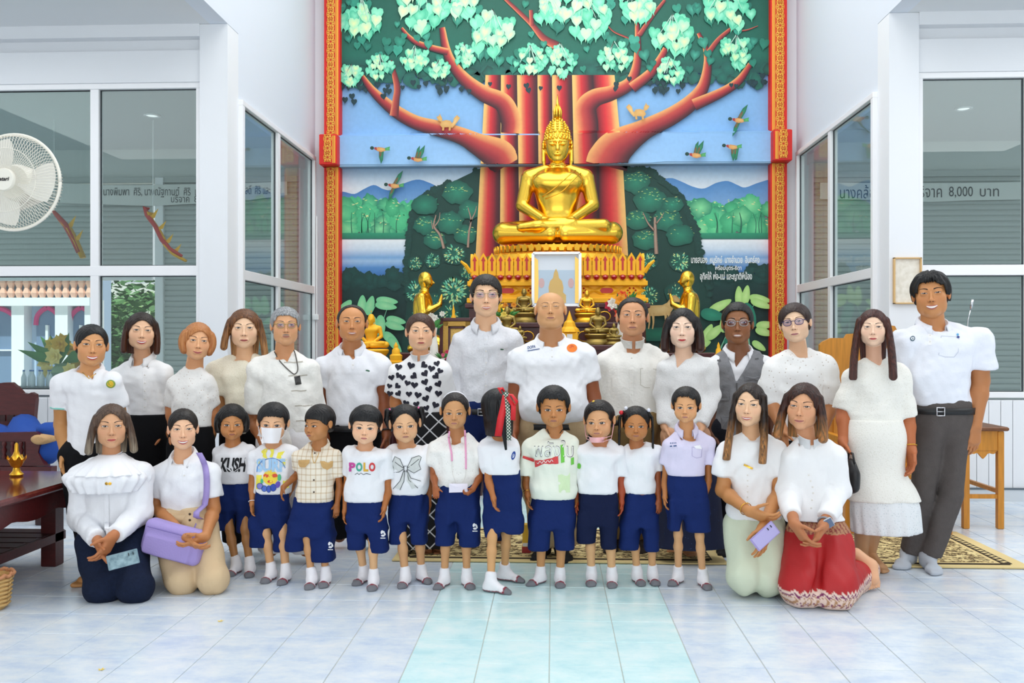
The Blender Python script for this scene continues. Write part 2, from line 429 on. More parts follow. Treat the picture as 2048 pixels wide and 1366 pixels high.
def build_head(D, PT, O, h, R, neck_w, rn, skin):
    """head mesh (part of the body) + face pieces + hair, all from head-local shapes in head heights"""
    kid = D.get('kid', 0); fw = D.get('fw', 1.0) * (1.08 if kid else 1.0); jw = D.get('jaw', .92 if kid else 1.0); fat = D.get('fat', 0.0)
    toL = lambda p: R.T @ (np.asarray(p) - O) / h
    toW = lambda V: O + h * (np.asarray(V) @ R.T)
    ze = D.get('ze', -.06 if kid else .03); zm = D.get('zm', -.315 if kid else -.285); zn = (ze * .35 + zm * .65) + .02
    vx = .0165
    prims = [(El((0, .07, .12), (.345 * fw, .41, .38)), 0), (El((0, -.08, -.13), (.295 * fw, .30, .365)), .08),
             (El((0, -.25, -.40), (.12 * jw, .11, .09)), .10), (El((-.17 * fw, -.20, -.10 - .1 * kid), (.13, .12, .14)), .08), (El((.17 * fw, -.20, -.10 - .1 * kid), (.13, .12, .14)), .08),
             (El((-.19 * fw * jw, -.03, -.27), (.10, .14, .13)), .08), (El((.19 * fw * jw, -.03, -.27), (.10, .14, .13)), .08)]
    if fat: prims += [(El((0, -.10, -.40), (.26 * fat, .22, .14)), .10), (El((-.22, -.06, -.26), (.12 * fat, .16, .17)), .08), (El((.22, -.06, -.26), (.12 * fat, .16, .17)), .08)]
    H = Field((-.52, -.62, -.95), (.52, .60, .60), vx)
    for p, k in prims: H.add(p, k)
    na, nb = toL(neck_w[0]), toL(neck_w[1]); H.add(Rc(na, nb, rn / h * .98, rn / h * 1.08), .07)
    for s in (-1, 1):
        H.add(Rc((s * .06, -.345, ze + .075), (s * .21, -.27, ze + .065), .035, .03), .05)
        H.sub(El((s * .145, -.47, ze), (.095, .07, .045)), .04)
        H.add(El((s * .145, -.325, ze - .005), (.085, .055, .05)), .025)
        H.add(El((s * (.36 + .02 * kid) * fw, .05, .0), (.045, .085, .13)), .025)
        H.sub(El((s * (.41 + .02 * kid) * fw, .0, .01), (.035, .045, .08)), .02)
    nl = .8 if kid else 1.0
    H.add(Rc((0, -.365, ze + .01), (0, -.43 * (.97 if kid else 1), zn + .03), .022, .040), .04)
    H.add(El((0, -.435, zn + .02), (.047, .045 * nl, .042)), .03)
    for s in (-1, 1): H.add(El((s * .052, -.395, zn + .005), (.036, .04, .032)), .02)
    H.add(El((0, -.365, zm), (.125, .055, .065)), .05)
    H.sub(El((0, -.45, zm - .085), (.09, .05, .02)), .04)
    V, F = H.nets()
    base = np.array(srgb(skin[0])); C = np.tile(base, (len(V), 1))
    for s in (-1, 1):
        w = np.exp(-(((V - (s * .19, -.30, -.12)) / (.10, .2, .09)) ** 2).sum(1)); C *= (1 - w[:, None] * np.array((.0, .10, .10)) * D.get('blush', 1))
        w = np.exp(-(((V - (s * .37, .05, -.02)) / (.06, .12, .14)) ** 2).sum(1)); C *= (1 - w[:, None] * np.array((.02, .14, .16)))
    w = np.exp(-(((V - (0, -.43, zn)) / (.08, .1, .07)) ** 2).sum(1)); C *= (1 - w[:, None] * np.array((.02, .09, .10)))
    # neck shares the colour of the body below
    w = np.clip((-.50 - V[:, 2]) / .15, 0, 1)[:, None]; C = C * (1 - w) + (np.array(srgb(skin[1])) * .45 + base * .55) * w
    head = (toW(V), F, C)
    # ---- face pieces hugging the surface
    def face(name, V2, Fc, color, off=.006, m=None, rough=.5, label=None, parent=None):
        V2 = np.asarray(V2); y = H.front(V2[:, 0], V2[:, 1]) - off
        return PT.put(name, toW(np.c_[V2[:, 0], y, V2[:, 1]]), Fc, m or mat('face_%s_%.2f' % (color, rough), color, rough), True, None, label, parent)
    if not D.get('noface'):
        op = D.get('eye', 1.0) * (1.12 if kid else .76); ew = .080 if kid else .072
        for s in (-1, 1):
            cx = s * .145
            up = lambda u: ze + .004 + .028 * op * (1 - ((u - cx) / ew) ** 2) ** .8 * 1.0 + s * (u - cx) * .06
            lo = lambda u: ze + .004 - .018 * op * (1 - ((u - cx) / ew) ** 2) + s * (u - cx) * .06
            us = np.linspace(cx - ew, cx + ew, 13)
            e = face('eye', *shape_grid(us, lambda u: (lo(u), up(u)), 4), '#dccfc6', .004, rough=.3)
            gx = D.get('gaze', 0.0) * .02
            Vi, Fi = disc_grid((cx + gx, ze + .008 * op), .043 if kid else .032, 14, 3)
            Vi[:, 1] = [min(max(z, lo(x) if abs(x - cx) < ew else ze), up(x) if abs(x - cx) < ew else ze) for x, z in Vi]
            face('iris', Vi, Fi, D.get('iris', '#20130d'), .007, rough=.12, parent=e)
            Vg, Fg = disc_grid((cx + gx - .010, ze + .010 + .010 * op), .0055, 6, 1); face('eye_glint', Vg, Fg, '#ffffff', .010, rough=.2, parent=e)
            lt = D.get('liner', .013 if D.get('fem') or kid else .010)
            face('eyelid', *shape_grid(np.linspace(cx - ew * 1.04, cx + ew * 1.08, 13), lambda u: (up(min(max(u, cx - ew), cx + ew)) - .002, up(min(max(u, cx - ew), cx + ew)) + lt * (1 - .5 * ((u - cx) / ew) ** 2 * .8)), 3), '#2a1813', .008)
            bt = D.get('brow', .026 if not D.get('fem') else .019) * (.62 if kid else 1)
            bz = ze + .098 + D.get('browz', 0)
            bc = lambda u: bz + .020 * (1 - ((u - s * .165) / .09) ** 2)
            us = np.linspace(s * .062, s * .245, 11)
            face('eyebrow', *shape_grid(us, lambda u: (bc(u) - bt * .55 * (1 - .75 * (abs(u) - .062) / .183), bc(u) + bt * .55 * (1 - .75 * (abs(u) - .062) / .183)), 3), D.get('browc', '#33241e'), .006, rough=.8)
            if not D.get('mask'):
                Vn, Fn_ = disc_grid((s * .032, zn - .012), .017, 8, 1, .010); face('nostril', Vn, Fn_, '#5a3024', .004)  # dark disc painted for the shade inside the nostril
        if not D.get('mask'):
            sm = D.get('smile', 0.0); opn = D.get('open', 0.0); mw = .098 + .035 * max(sm, 0) - .012 * kid
            lip = D.get('lip', '#b4695c'); lt = D.get('liph', .03)
            us = np.linspace(-mw, mw, 17); cz = lambda u: zm + sm * .045 * (u / mw) ** 2 - sm * .012
            g = lambda u: max(0, 1 - (u / mw) ** 2)
            topc = lambda u: cz(u) + opn * .5 * g(u) ** .8
            botc = lambda u: cz(u) - opn * .5 * g(u) ** .8
            m0 = face('lips', *shape_grid(us, lambda u: (topc(u), topc(u) + lt * .75 * g(u) ** .6 * (1 - .25 * math.exp(-(u / .018) ** 2))), 3), lip, .007, rough=.35)
            face('lower_lip', *shape_grid(us, lambda u: (botc(u) - lt * g(u) ** .7, botc(u)), 3), lip, .008, rough=.35, parent=m0)
            if opn > .012:
                face('teeth', *shape_grid(us[1:-1], lambda u: (botc(u), topc(u)), 3), '#f6efe8', .005, rough=.3, parent=m0)
            else:
                face('mouth_line', *shape_grid(us, lambda u: (cz(u) - .005 - opn / 2, cz(u) + .004 + opn / 2), 2), '#5c2a24', .0095, parent=m0)
            if D.get('moustache'):
                face('moustache', *shape_grid(us, lambda u: (zm + .03, zm + .03 + .04 * g(u) ** .5), 3), '#8d7d72', .005, rough=.9)
        if D.get('glasses'):
            gc = D['glasses']; b = MB(); gl = MB()
            gy = H.front(np.array([0.0]), np.array([ze + .03]))[0] - .05
            for s in (-1, 1):
                ring = [(s * .15 + .102 * math.copysign(abs(math.cos(t)) ** .8, math.cos(t)), gy + .05 * (abs(s * .15 + .102 * math.cos(t)) / .25) ** 2, ze - .005 + .078 * math.copysign(abs(math.sin(t)) ** .8, math.sin(t))) for t in np.linspace(0, 2 * PI, 25)]
                b.tube(toW(ring), .0022, 5); b.tube(toW([(s * .252, gy + .05, ze + .03), (s * .33 * fw, -.1, ze + .04), (s * .37 * fw, .05, ze + .03)]), .002, 5)
                gl.add(toW([(s * .15, gy + .012, ze)] + ring[:-1]), [(0, i, i % 24 + 1) for i in range(1, 25)])
            b.tube(toW([(-.05, gy, ze + .02), (0, gy - .01, ze + .03), (.05, gy, ze + .02)]), .002, 5)
            g = PT.put('glasses', b.V, b.F, mat('glasses_' + gc, gc, .3, .6), True)
            PT.put('lens', gl.V, gl.F, glass_mat('lens_glass', D.get('lens', (.93, .92, 1.0)), 1.6), False, None, None, g)
    if D.get('hair'): build_hair(D, PT, toW, h, fw, D['hair'], H)
    return head, H, toW

def build_hair(D, PT, toW, h, fw, S, H):
    t = S.get('t', .045); zh = S.get('zh', .30); a = S.get('a', .29); p = S.get('p', 2.4); xo = S.get('xo', 0.0); kind = S['kind']
    L = S.get('L', -.6)
    lo_z = min(-.62, L - .15)
    f = Field((-.72, -.62, lo_z), (.72, .78, .76 + S.get('up', 0)), .0195)
    if kind != 'tail': 
        f.add(El((0, .085, .13), ((.345 + t) * fw, .41 + t, .38 + t * 1.15)))
        f.add(El((0, .13, -.06), ((.32 + t * .8) * fw, .33 + t * .7, .34)), .06)
    if S.get('up'): f.add(El((0, -.02, .36), (.31, .32, .13 + S['up'])), .06)
    zb = S.get('zb', -.04)
    if kind in ('short', 'pony', 'fringe', 'bun', 'receding'):
        f.cut((0, -.05, zb), (0, -.50, -.86))
        for s in (-1, 1): f.sub(El((s * .40 * fw, .0, -.08), (.10, .085, .15)), .02)
    else:
        f.sub(Fn(lambda X, Y, Z: np.maximum(Z + .5, 0 * X + 0 * Y) if False else (Z + .30) + 0 * X + 0 * Y, None), .02) if kind == 'cap' else None
    # opening for the face
    def opening(X, Y, Z):
        zc = S.get('zc', -.02); x = np.abs(X - xo * np.clip((Z - zc) / (zh - zc), 0, 1)) / (a * fw); z = np.clip((Z - zc) / (zh - zc), 0, 9)
        q = (x ** p + z ** p + 1e-9) ** (1 / p)
        wob = S.get('wob', .0)
        if wob: q = q + wob * np.sin(37 * X + 9 * np.sin(11 * X))
        return np.maximum((q - 1) * min(a, zh - zc), Y - S.get('yo', -.02 if kind in ('short', 'fringe', 'receding') else .0))
    f.sub(Fn(opening), .015)
    if kind in ('bob', 'long'):
        w = S.get('w', .07); dx = S.get('dx', .03); fy = S.get('fy', -.02); b = S.get('bk', 1.0)
        for s in (-1, 1):
            LL = S.get('LL', (L, L))[0 if s < 0 else 1]
            pts = bez((s * (.30 + t) * fw, .0, .22), (s * (.36 + t + dx) * fw, fy, (LL + .2) / 2 + .05), (s * S.get('ex', .38) * fw, fy + S.get('ey', .0), LL + w), 7)
            f.add(Chain([(q, w * (1 + .02 * i)) for i, q in enumerate(pts)], .004, 1.5), .05)
        f.add(Loft([(L, 0, .20, .34 * b, .12), (-.3, 0, .22, .36 * fw, .17), (.1, 0, .2, .36 * fw, .22)]), .05)
        f.sub(Fn(opening), .01)
        # keep the strands off the face, neck and chest front
        f.sub(Fn(lambda X, Y, Z: np.maximum(np.maximum(np.abs(X) - (S.get('gap', .25)) * fw, Y - .05), Z - zh * .5)), .02)
    if kind == 'pony' and S.get('tail'):
        sx = S['tail']; pts = bez((0, .40, .12), (sx * .5, .62, -.1), (sx, .30, -.62), 6)
        for i in range(5): f.add(Rc(pts[i], pts[i + 1], .09, .085), .04)
    if kind == 'pigtails':
        f.cut((0, -.05, zb), (0, -.50, -.86))
        for s in (-1, 1):
            f.sub(El((s * .40 * fw, .0, -.08), (.10, .085, .15)), .02)
            q = S['pig']; pts = [np.array((s * x, y, z)) for x, y, z in q]
            for i in range(len(pts) - 1): f.add(Rc(pts[i], pts[i + 1], S.get('pw', .06), S.get('pw', .06) * .8), .02)
    am = S.get('strand', .0045); fr = S.get('freq', 30)
    f.disp(lambda X, Y, Z: am * np.where(Z > -.25, np.sin(fr * np.arctan2(X, Y + .25) + 1.2 * np.sin(4 * Z)), S.get('tailamp', .4) * np.sin(75 * X + .8 * np.sin(3 * Z))) + np.where(Z > -.25, .6, .15) * am * np.sin(fr * 2.3 * np.arctan2(X, Y + .3) + 1.5 * Z))
    # hair never grows through the face
    V, F = f.nets()
    C = np.ones((len(V), 3))
    if S.get('tip'):
        c0 = np.array(srgb(S['c'])); c1 = np.array(srgb(S['c2'])) if S.get('c2') else c0 * 2.1 + .004; tc = np.array(srgb(S['tip'])) / np.maximum(.5 * (c0 + c1), 1e-3); w = np.clip((S.get('tz', -.2) - V[:, 2]) / S.get('tl', .5), 0, 1)[:, None]
        C = 1 - w + w * tc
    o = PT.put('hair', toW(V), F, hair_mat(S['c'], S.get('c2')), True, C, S.get('label'))
    return o

def hand_prims(Wr, d, t, n, L, curl=(18, 28, 22), spread=.05, thumb=(.55, .75, .3), fat=1.0):
    """wrist point, finger direction, thumb-side direction, palm normal -> capsules of palm, four fingers and thumb"""
    d = _nrm(d); t = _nrm(t - d * np.dot(t, d)); n = _nrm(n - d * np.dot(n, d) - t * np.dot(n, t)); pr = []
    offs = (.165, .055, -.055, -.155); sc = (.92, 1.0, .94, .76); kn = (.50, .52, .50, .45)
    for o, s, k in zip(offs, sc, kn):
        K = Wr + L * (d * k + t * o); pr.append((Rc(Wr + L * (t * o * .55 + d * .05), K, .095 * L * fat, .072 * L * fat), .02))
        dirv = _nrm(d + t * o * spread * 6); p = K; ang = 0; r = .050 * L * fat
        for j, ln in enumerate((.25, .155, .115)):
            ang += math.radians(curl[j]); q = p + L * ln * s * (dirv * math.cos(ang) + n * math.sin(ang)); pr.append((Rc(p, q, r, r * .9), .0035)); p = q; r *= .9
    B = Wr + L * (d * .12 + t * .14); td = _nrm(d * thumb[0] + t * thumb[1] + n * thumb[2]); p1 = B + td * .24 * L
    td2 = _nrm(td + d * .5 + n * .15); p2 = p1 + td2 * .17 * L; p3 = p2 + _nrm(td2 + d * .2 + n * .2) * .12 * L
    pr += [(Rc(Wr + L * d * .06, B, .09 * L * fat, .085 * L * fat), .02), (Rc(B, p1, .075 * L * fat, .056 * L * fat), .012), (Rc(p1, p2, .055 * L * fat, .048 * L * fat), .004), (Rc(p2, p3, .048 * L * fat, .036 * L * fat), .003)]
    return pr
def foot_prims(an, toe, s, bare=True):
    """ankle and toe-tip points on the floor"""
    d = np.array(toe, float) - an; d[2] = 0; fl = np.linalg.norm(d); d = d / fl; sd = np.array((d[1], -d[0], 0)); r = .045 * s
    heel = np.array((an[0], an[1], 0)) - d * .035 * s; hz = .034 * s
    ball = np.array((toe[0], toe[1], 0)) - d * .075 * s
    pr = [(Rc(an + (0, 0, .06 * s), an, .038 * s, .036 * s), .02), (Rc(heel + (0, 0, hz), heel + d * .06 * s + (0, 0, hz), .034 * s, .034 * s), .03),
          (Rc(an, ball + (0, 0, .03 * s), .036 * s, .024 * s), .03), (Rc(heel + (0, 0, .025 * s), ball + (0, 0, .022 * s), .03 * s, .022 * s), .02),
          (Rc(ball + sd * .022 * s + (0, 0, .022 * s), ball - sd * .028 * s + (0, 0, .018 * s), .022 * s, .018 * s), .02)]
    for i, o in enumerate((.026, .010, -.004, -.017, -.029)):
        rr = (.014, .011, .0105, .010, .009)[i] * s; ln = (.062, .060, .052, .044, .034)[i] * s
        b = ball + sd * o * s; pr.append((Rc(b + (0, 0, .018 * s), b + d * ln + (0, 0, rr), rr * 1.15, rr), .006 if bare else .02))
    return pr

def cloth(name, color, bump=.25, bscale=40, rough=.85, var=0.0, **k): return mat('cloth_' + name, color, rough, 0, bump, bscale, .2, var, **k)
def person(D):
    Y = D['Y']; k = Y / FPX; kid = D.get('kid', 0)
    def pt(q): return P(q[0], q[1], Y + (q[2] if len(q) > 2 else 0.0))
    cx, top, chin = D['head']; O = P(cx, (top + chin) / 2, Y - D.get('hf', .02)); h = (chin - top) * k
    toCam = math.degrees(math.atan2(-O[0], O[1]))
    R = rot_head(toCam + D.get('yaw', 0), D.get('pitch', 0), D.get('roll', 0))
    nbq = D.get('nb', (cx, chin + (chin - top) * .30)); NB = P(nbq[0], nbq[1], Y + D.get('nd', .03))
    NT = O + h * (R @ np.array((0, .10, -.22))); rn = D.get('rn', .245 if not D.get('fem') else .21) * h
    if kid: rn = .20 * h
    # skeleton
    if 'tips' in D:
        q = 19 * 5.6 / Y * D.get('tq', 1.0) if not kid else 11.5 * 5.0 / Y; vq = 27 * 5.6 / Y if not kid else 13.5 * 5.0 / Y
        (ax_, ay_), (bx_, by_) = D['tips']; D['sh'] = ((ax_ + q, ay_ + vq), (bx_ - q, by_ + vq))
        hw = (D['sh'][1][0] - D['sh'][0][0]) / 2; r0 = D['torso'][0]; yl = (ay_ + by_) / 2; tx = (r0[1] + r0[2]) / 2 if 'tcx' not in D else D['tcx']; mx = (D['sh'][0][0] + D['sh'][1][0]) / 2
        r1 = [r for r in D['torso'] if r[0] > yl + vq * 1.5 + 5]; wa = (r1[0][2] - r1[0][1]) / 2; D['torso'] = [(yl + vq * .26, mx - hw * .50, mx + hw * .50, .80), (yl + vq * .95, mx - max(hw * .80, wa * .9), mx + max(hw * .80, wa * .9), .66), (yl + vq * 1.5, mx - wa * 1.0, mx + wa * 1.0, .64)] + r1
    SHp = [pt(q) + np.array((0, .012, 0)) for q in D['sh']]; ELp = [pt(q) + np.array((0, .022, 0)) for q in D['el']]; WRp = [pt(q) for q in D['wr']]
    sz = D.get('size', h / .235 if not kid else h / .30)          # build factor
    ru, re, rw = [x * sz for x in D.get('arm', (.047, .038, .027) if not kid else (.036, .030, .022))]
    td = D.get('td', .62)
    rows = []
    for r in D['torso']:
        a, b = P(r[1], r[0], Y), P(r[2], r[0], Y); q = r[3] if len(r) > 3 else td; fy = r[4] if len(r) > 4 else 0
        rows.append((a[2], (a[0] + b[0]) / 2, Y + fy, (b[0] - a[0]) / 2, (b[0] - a[0]) / 2 * q))
    zt, zb = max(r[0] for r in rows), min(r[0] for r in rows)
    low = rows[-1]
    stature = O[2] + h / 2
    fs = (.55 if kid else 1.0) * D.get('foot', 1.0); fl = (.235 if not kid else .145) * D.get('foot', 1.0)
    legs = []
    if 'kneel' in D:
        for q in D['kneel']:      # (hip px,py,d) (knee px,py,d) (ankle px,py,d)
            hp, kn, an = pt(q[0]), pt(q[1]), pt(q[2]); kn[2] = max(kn[2], .065); an[2] = .055
            legs.append((hp, kn, an, an + np.array((0, .17, 0))))
    else:
        feet = D.get('feet')
        for i, sgn in enumerate((-1, 1)):
            if feet:
                tp = G(feet[i][0], feet[i][1]); dv = _nrm((feet[i][2], -1, 0))
                if feet[i][2] > 50: ya = tp[1] + fl * .72; dv = _nrm((tp[0] - P(feet[i][2], 683, ya)[0], tp[1] - ya, 0))
            else:
                tp = np.array((low[1] + sgn * .10 * sz, Y - .16, 0)); dv = np.array((0, -1.0, 0))
            an = tp - dv * fl * .80; an[2] = .075 * fs
            hz = D.get('hipz', .50 * stature); hp = np.array((low[1] + sgn * D.get('hipw', .08) * sz, low[2], hz))
            kn = (hp + an) / 2; kn[2] = hp[2] * .52; kn[1] -= .02
            inf = [f.info for f in D.get('wear', ()) if hasattr(f, 'info')]
            if inf: kz = P(inf[0][i], inf[0][2] + 4, Y); kn = np.array((kz[0] * .9 + an[0] * .1, Y + .010, kz[2])); hp[0] = kz[0] * .6 + low[1] * .4; hp[1] += .015
            if 'kneex' in D: kn[0] = P(D['kneex'][i], 0, Y)[0]
            legs.append((hp, kn, an, tp))
    root_loc = np.array((low[1], Y, 0.0)) if 'kneel' not in D else np.array((low[1], legs[0][1][1], 0.0))
    cl = .014 * (.8 if kid else 1)
    rth, rkn, ran = [x * sz for x in D.get('leg', (.075, .052, .038) if not kid else (.046, .038, .030))]
    # ---------------- skin: one body mesh
    sk = D['skin']; prims = []
    slim = [(z, a, b, max(rx - cl, .02), max(ry - cl, .02)) for z, a, b, rx, ry in rows]
    prims.append((Loft(slim), .0)); prims.append((Rc(NB + (0, .0, -.05), NT, rn * 1.12, rn * .98), .03))
    g = .65 if kid else 1.0
    for i in (0, 1):
        s0 = SHp[i]; m = NB + (s0 - NB) * .35 + (0, 0, .0)
        prims += [(Rc(m, s0, rn * .60, ru * .9), .03 * g), (Chain([(s0, ru), (s0 + (ELp[i] - s0) * .35, ru * 1.02), (ELp[i], re), (ELp[i] + (WRp[i] - ELp[i]) * .3, re * 1.03), (WRp[i], rw)], .02 * g), .012 * g)]
        hp, kn, an, tp = legs[i]
        prims.append((Chain([(hp, rth), (kn, rkn), (kn + (an - kn) * .3, rkn * 1.0), (an, ran)], .03 * g), .012 * g))
    if 'kneel' not in D: prims.append((El((low[1], low[2], (legs[0][0][2] + .03)), (low[3] * .8, low[4] * .8, .12 * sz)), .02 * g))
    B = Field.of([p for p, _ in prims], .0135 if not kid else .0105)
    for p, kk in prims: B.add(p, kk)
    Vb, Fb = B.nets(); c_arm = np.array(srgb(sk[1])); c_neck = c_arm * .45 + np.array(srgb(sk[0])) * .55
    w = np.clip((Vb[:, 2] - (NB[2] - .16)) / .06, 0, 1)[:, None] * (np.abs(Vb[:, 0] - NB[0]) < 2.0 * rn)[:, None]; Cb = c_arm * (1 - w) + c_neck * w
    if len(sk) > 2:                                       # legs have a colour of their own
        Cb[Vb[:, 2] < legs[0][1][2] + .12] = srgb(sk[2])
    meshes = [(Vb, Fb, Cb)]
    L = D.get('hand', 1.0) * (.175 * sz if not kid else .128 * sz)
    # hands, finely meshed, continuous with the wrists
    for i, sgn in enumerate((-1, 1)):
        hs = D.get('hands', ('hang', 'hang'))[i]
        if hs is None: continue
        fd = _nrm(WRp[i] - ELp[i])
        if hs == 'hang': d, t, n, kw = _nrm(fd + np.array((0, 0, -1.0))), np.array((-sgn * -.15, -1.0, 0)), np.array((-sgn * 1.0, -.2, 0)), {}
        elif hs == 'back': d, t, n, kw = _nrm(fd + np.array((0, 0, -1.0))), np.array((-sgn * 1.0, -.35, 0)), np.array((-sgn * .3, 1.0, 0)), {}
        else: d, t, n = (np.array(q, float) for q in hs[:3]); kw = hs[3] if len(hs) > 3 else {}
        pr = hand_prims(WRp[i], d, t, n, L, **kw) + [(Rc(WRp[i] - fd * .05 * sz, WRp[i], rw * 1.1, rw), .015)]
        Hf = Field.of([p for p, _ in pr], .0042 * max(.8, sz if not kid else .8))
        for p, kk in pr: Hf.add(p, kk * sz)
        v, f = Hf.nets(); meshes.append((v, f, np.tile(np.array(srgb(sk[3] if len(sk) > 3 else sk[1])), (len(v), 1))))
    bare = D.get('bare', False)
    if bare:
        for hp, kn, an, tp in legs:
            pr = foot_prims(an, tp, fs * .95); Ff = Field.of([p for p, _ in pr], .0055)
            for p, kk in pr: Ff.add(p, kk)
            Ff.cut((0, 0, .001), (0, 0, -1)); v, f = Ff.nets(); meshes.append((v, f, np.tile(np.array(srgb(sk[2] if len(sk) > 2 else sk[1])), (len(v), 1))))
    me_root = bpy.data.meshes.new('person'); root = link('person', me_root, None, root_loc)
    PT = Parts(root)
    head, Hd, toW = build_head(D, PT, O, h, R, (NT, NB), rn, sk)
    meshes.append(head)
    Vs = []; Fs = []; Cs = []; n0 = 0
    for v, f, c in meshes: Vs.append(v - root_loc); Fs.append(f + n0); Cs.append(c); n0 += len(v)
    tmp = mesh('person', np.concatenate(Vs), np.concatenate(Fs), skin_mat(), True, np.concatenate(Cs)); root.data = tmp; bpy.data.meshes.remove(me_root)
    tag(root, D['label'], 'person')
    ctx = dict(D=D, PT=PT, Y=Y, k=k, NB=NB, NT=NT, rn=rn, sh=SHp, el=ELp, wr=WRp, rows=rows, legs=legs, sz=sz, ar=(ru, re, rw), lr=(rth, rkn, ran), H=Hd, toW=toW, O=O, h=h, R=R, fs=fs, root=root, low=low, pt=pt)
    for fn in D.get('wear', ()): fn(ctx)
    return ctx

# ---------------------------------------------------------------- garments
def shirt(m, sleeve=.55, neck='crew', nk=(1.35, .03), vz=None, slack=.016, inflate=.0, sw=1.0, wr=.0035, name='shirt', vw=1.0, puff=0.0, hem=None, label=None, seed=1, cuffm=None, kz=None, sub=None):
    def go(c):
        D, PT, NB, rn = c['D'], c['PT'], c['NB'], c['rn']; ru, re, rw = c['ar']; kid = D.get('kid', 0); g = .8 if kid else 1.0
        inf = inflate + (.007 if kid else 0); rows = [(z, a, b, rx + inf, ry + inf) for z, a, b, rx, ry in c['rows']]
        if hem: zb = P(0, hem, c['Y'])[2]; rows = [r for r in rows if r[0] > zb + .01] + [(zb, *[np.interp(zb, [q[0] for q in rows[::-1]], [q[i] for q in rows[::-1]]) for i in (1, 2, 3, 4)])]
        prims = [(Loft(rows), 0)]; st = slack * g
        for i in (0, 1):
            s0, e, w = c['sh'][i], c['el'][i], c['wr'][i]; m0 = NB + (s0 - NB) * .30
            prims.append((Rc(m0 + (0, 0, .004), s0, rn * .60 + .012 * g, ru + st * .6), .035))
            sl = sleeve[i] if hasattr(sleeve, '__len__') else sleeve
            if puff: prims.append((El(s0 + (e - s0) * .35, (ru + puff, ru + puff, ru + puff * 1.3)), .03))
            if sl <= 1:
                if sl > 0: prims.append((Cut(Rc(s0, e, ru + st * .8, (re + st * 1.2) * sw), (s0 + (e - s0) * sl, e - s0)), .014))
            else:
                prims += [(Rc(s0, e, ru + st * .8, (re + st) * (1 + (sw - 1) * .4)), .014), (Cut(Rc(e, w, (re + st * .9) * (1 + (sw - 1) * .5), (rw + st * .7) * sw), (e + (w - e) * (sl - 1), w - e)), .02)]
        F = Field.of([p for p, _ in prims], .0098 if not kid else .0085)
        for p, kk in prims: F.add(p, kk * g)
        for i in (0, 1):                                     # armhole creases
            s0, e = c['sh'][i], c['el'][i]; sl = sleeve[i] if hasattr(sleeve, '__len__') else sleeve; q0 = None
            for t in np.linspace(.30, min(sl, 1.0), 7) if sl > .3 else ():
                p = s0 + (e - s0) * t; rr = ru + (re * sw - ru) * t * .8 + st * .8; x = p[0] + (1 if i == 0 else -1) * rr * .80; y = F.front([x], [p[2]], 99)[0]; q = None if y > 50 else np.array((x, y - .005 * g, p[2]))
                if q is not None and q0 is not None and abs(q[1] - q0[1]) < .06: F.sub(Rc(q0, q, .004 * g, .005 * g), .012 * g)
                q0 = q
        if wr:
            sd_ = int(c['D']['head'][0]) + seed; n1, n2 = sine_noise(sd_, 40, wr * 1.5, (1, 1, .8), 9), sine_noise(sd_ + 1, 95, wr * .6, (1, .6, .6), 7); zh_ = rows[-1][0]
            F.disp(lambda X, Y, Z: (n1(X, Y, Z) + n2(X, Y, Z) - wr * .9) * np.clip((Z - zh_ - .012) / .05, 0, 1))
        zt = NB[2] + (kz if kz is not None else .0)
        if neck in ('crew', 'scoop', 'v', 'polo', 'open', 'mandarin'):
            R1 = rn * nk[0]; F.sub(El((NB[0], NB[1] - .25 * R1, zt + nk[1] + .03 * g), (R1, R1 * 1.35, nk[1] + .055 * g)), .008)
        if neck in ('v', 'polo', 'open') and vz:
            v = P(vz[0], vz[1], c['Y'] - .1); ztop = NB[2] + .03; wv = rn * 1.0 * vw
            F.sub(Fn(lambda X, Yy, Z: np.maximum(np.abs(X - (v[0] + (NB[0] - v[0]) * np.clip((Z - v[2]) / (ztop - v[2]), 0, 1))) - wv * np.clip((Z - v[2]) / (ztop - v[2]), -1, 1.1), np.maximum(Yy - NB[1], v[2] - Z))), .004)
        if sub: sub(F, c)
        V, Fa = F.nets(); o = PT.put(name, V, Fa, m, True, None, label); c['S'] = F; c['shirt'] = o; c['V'] = V
    return go
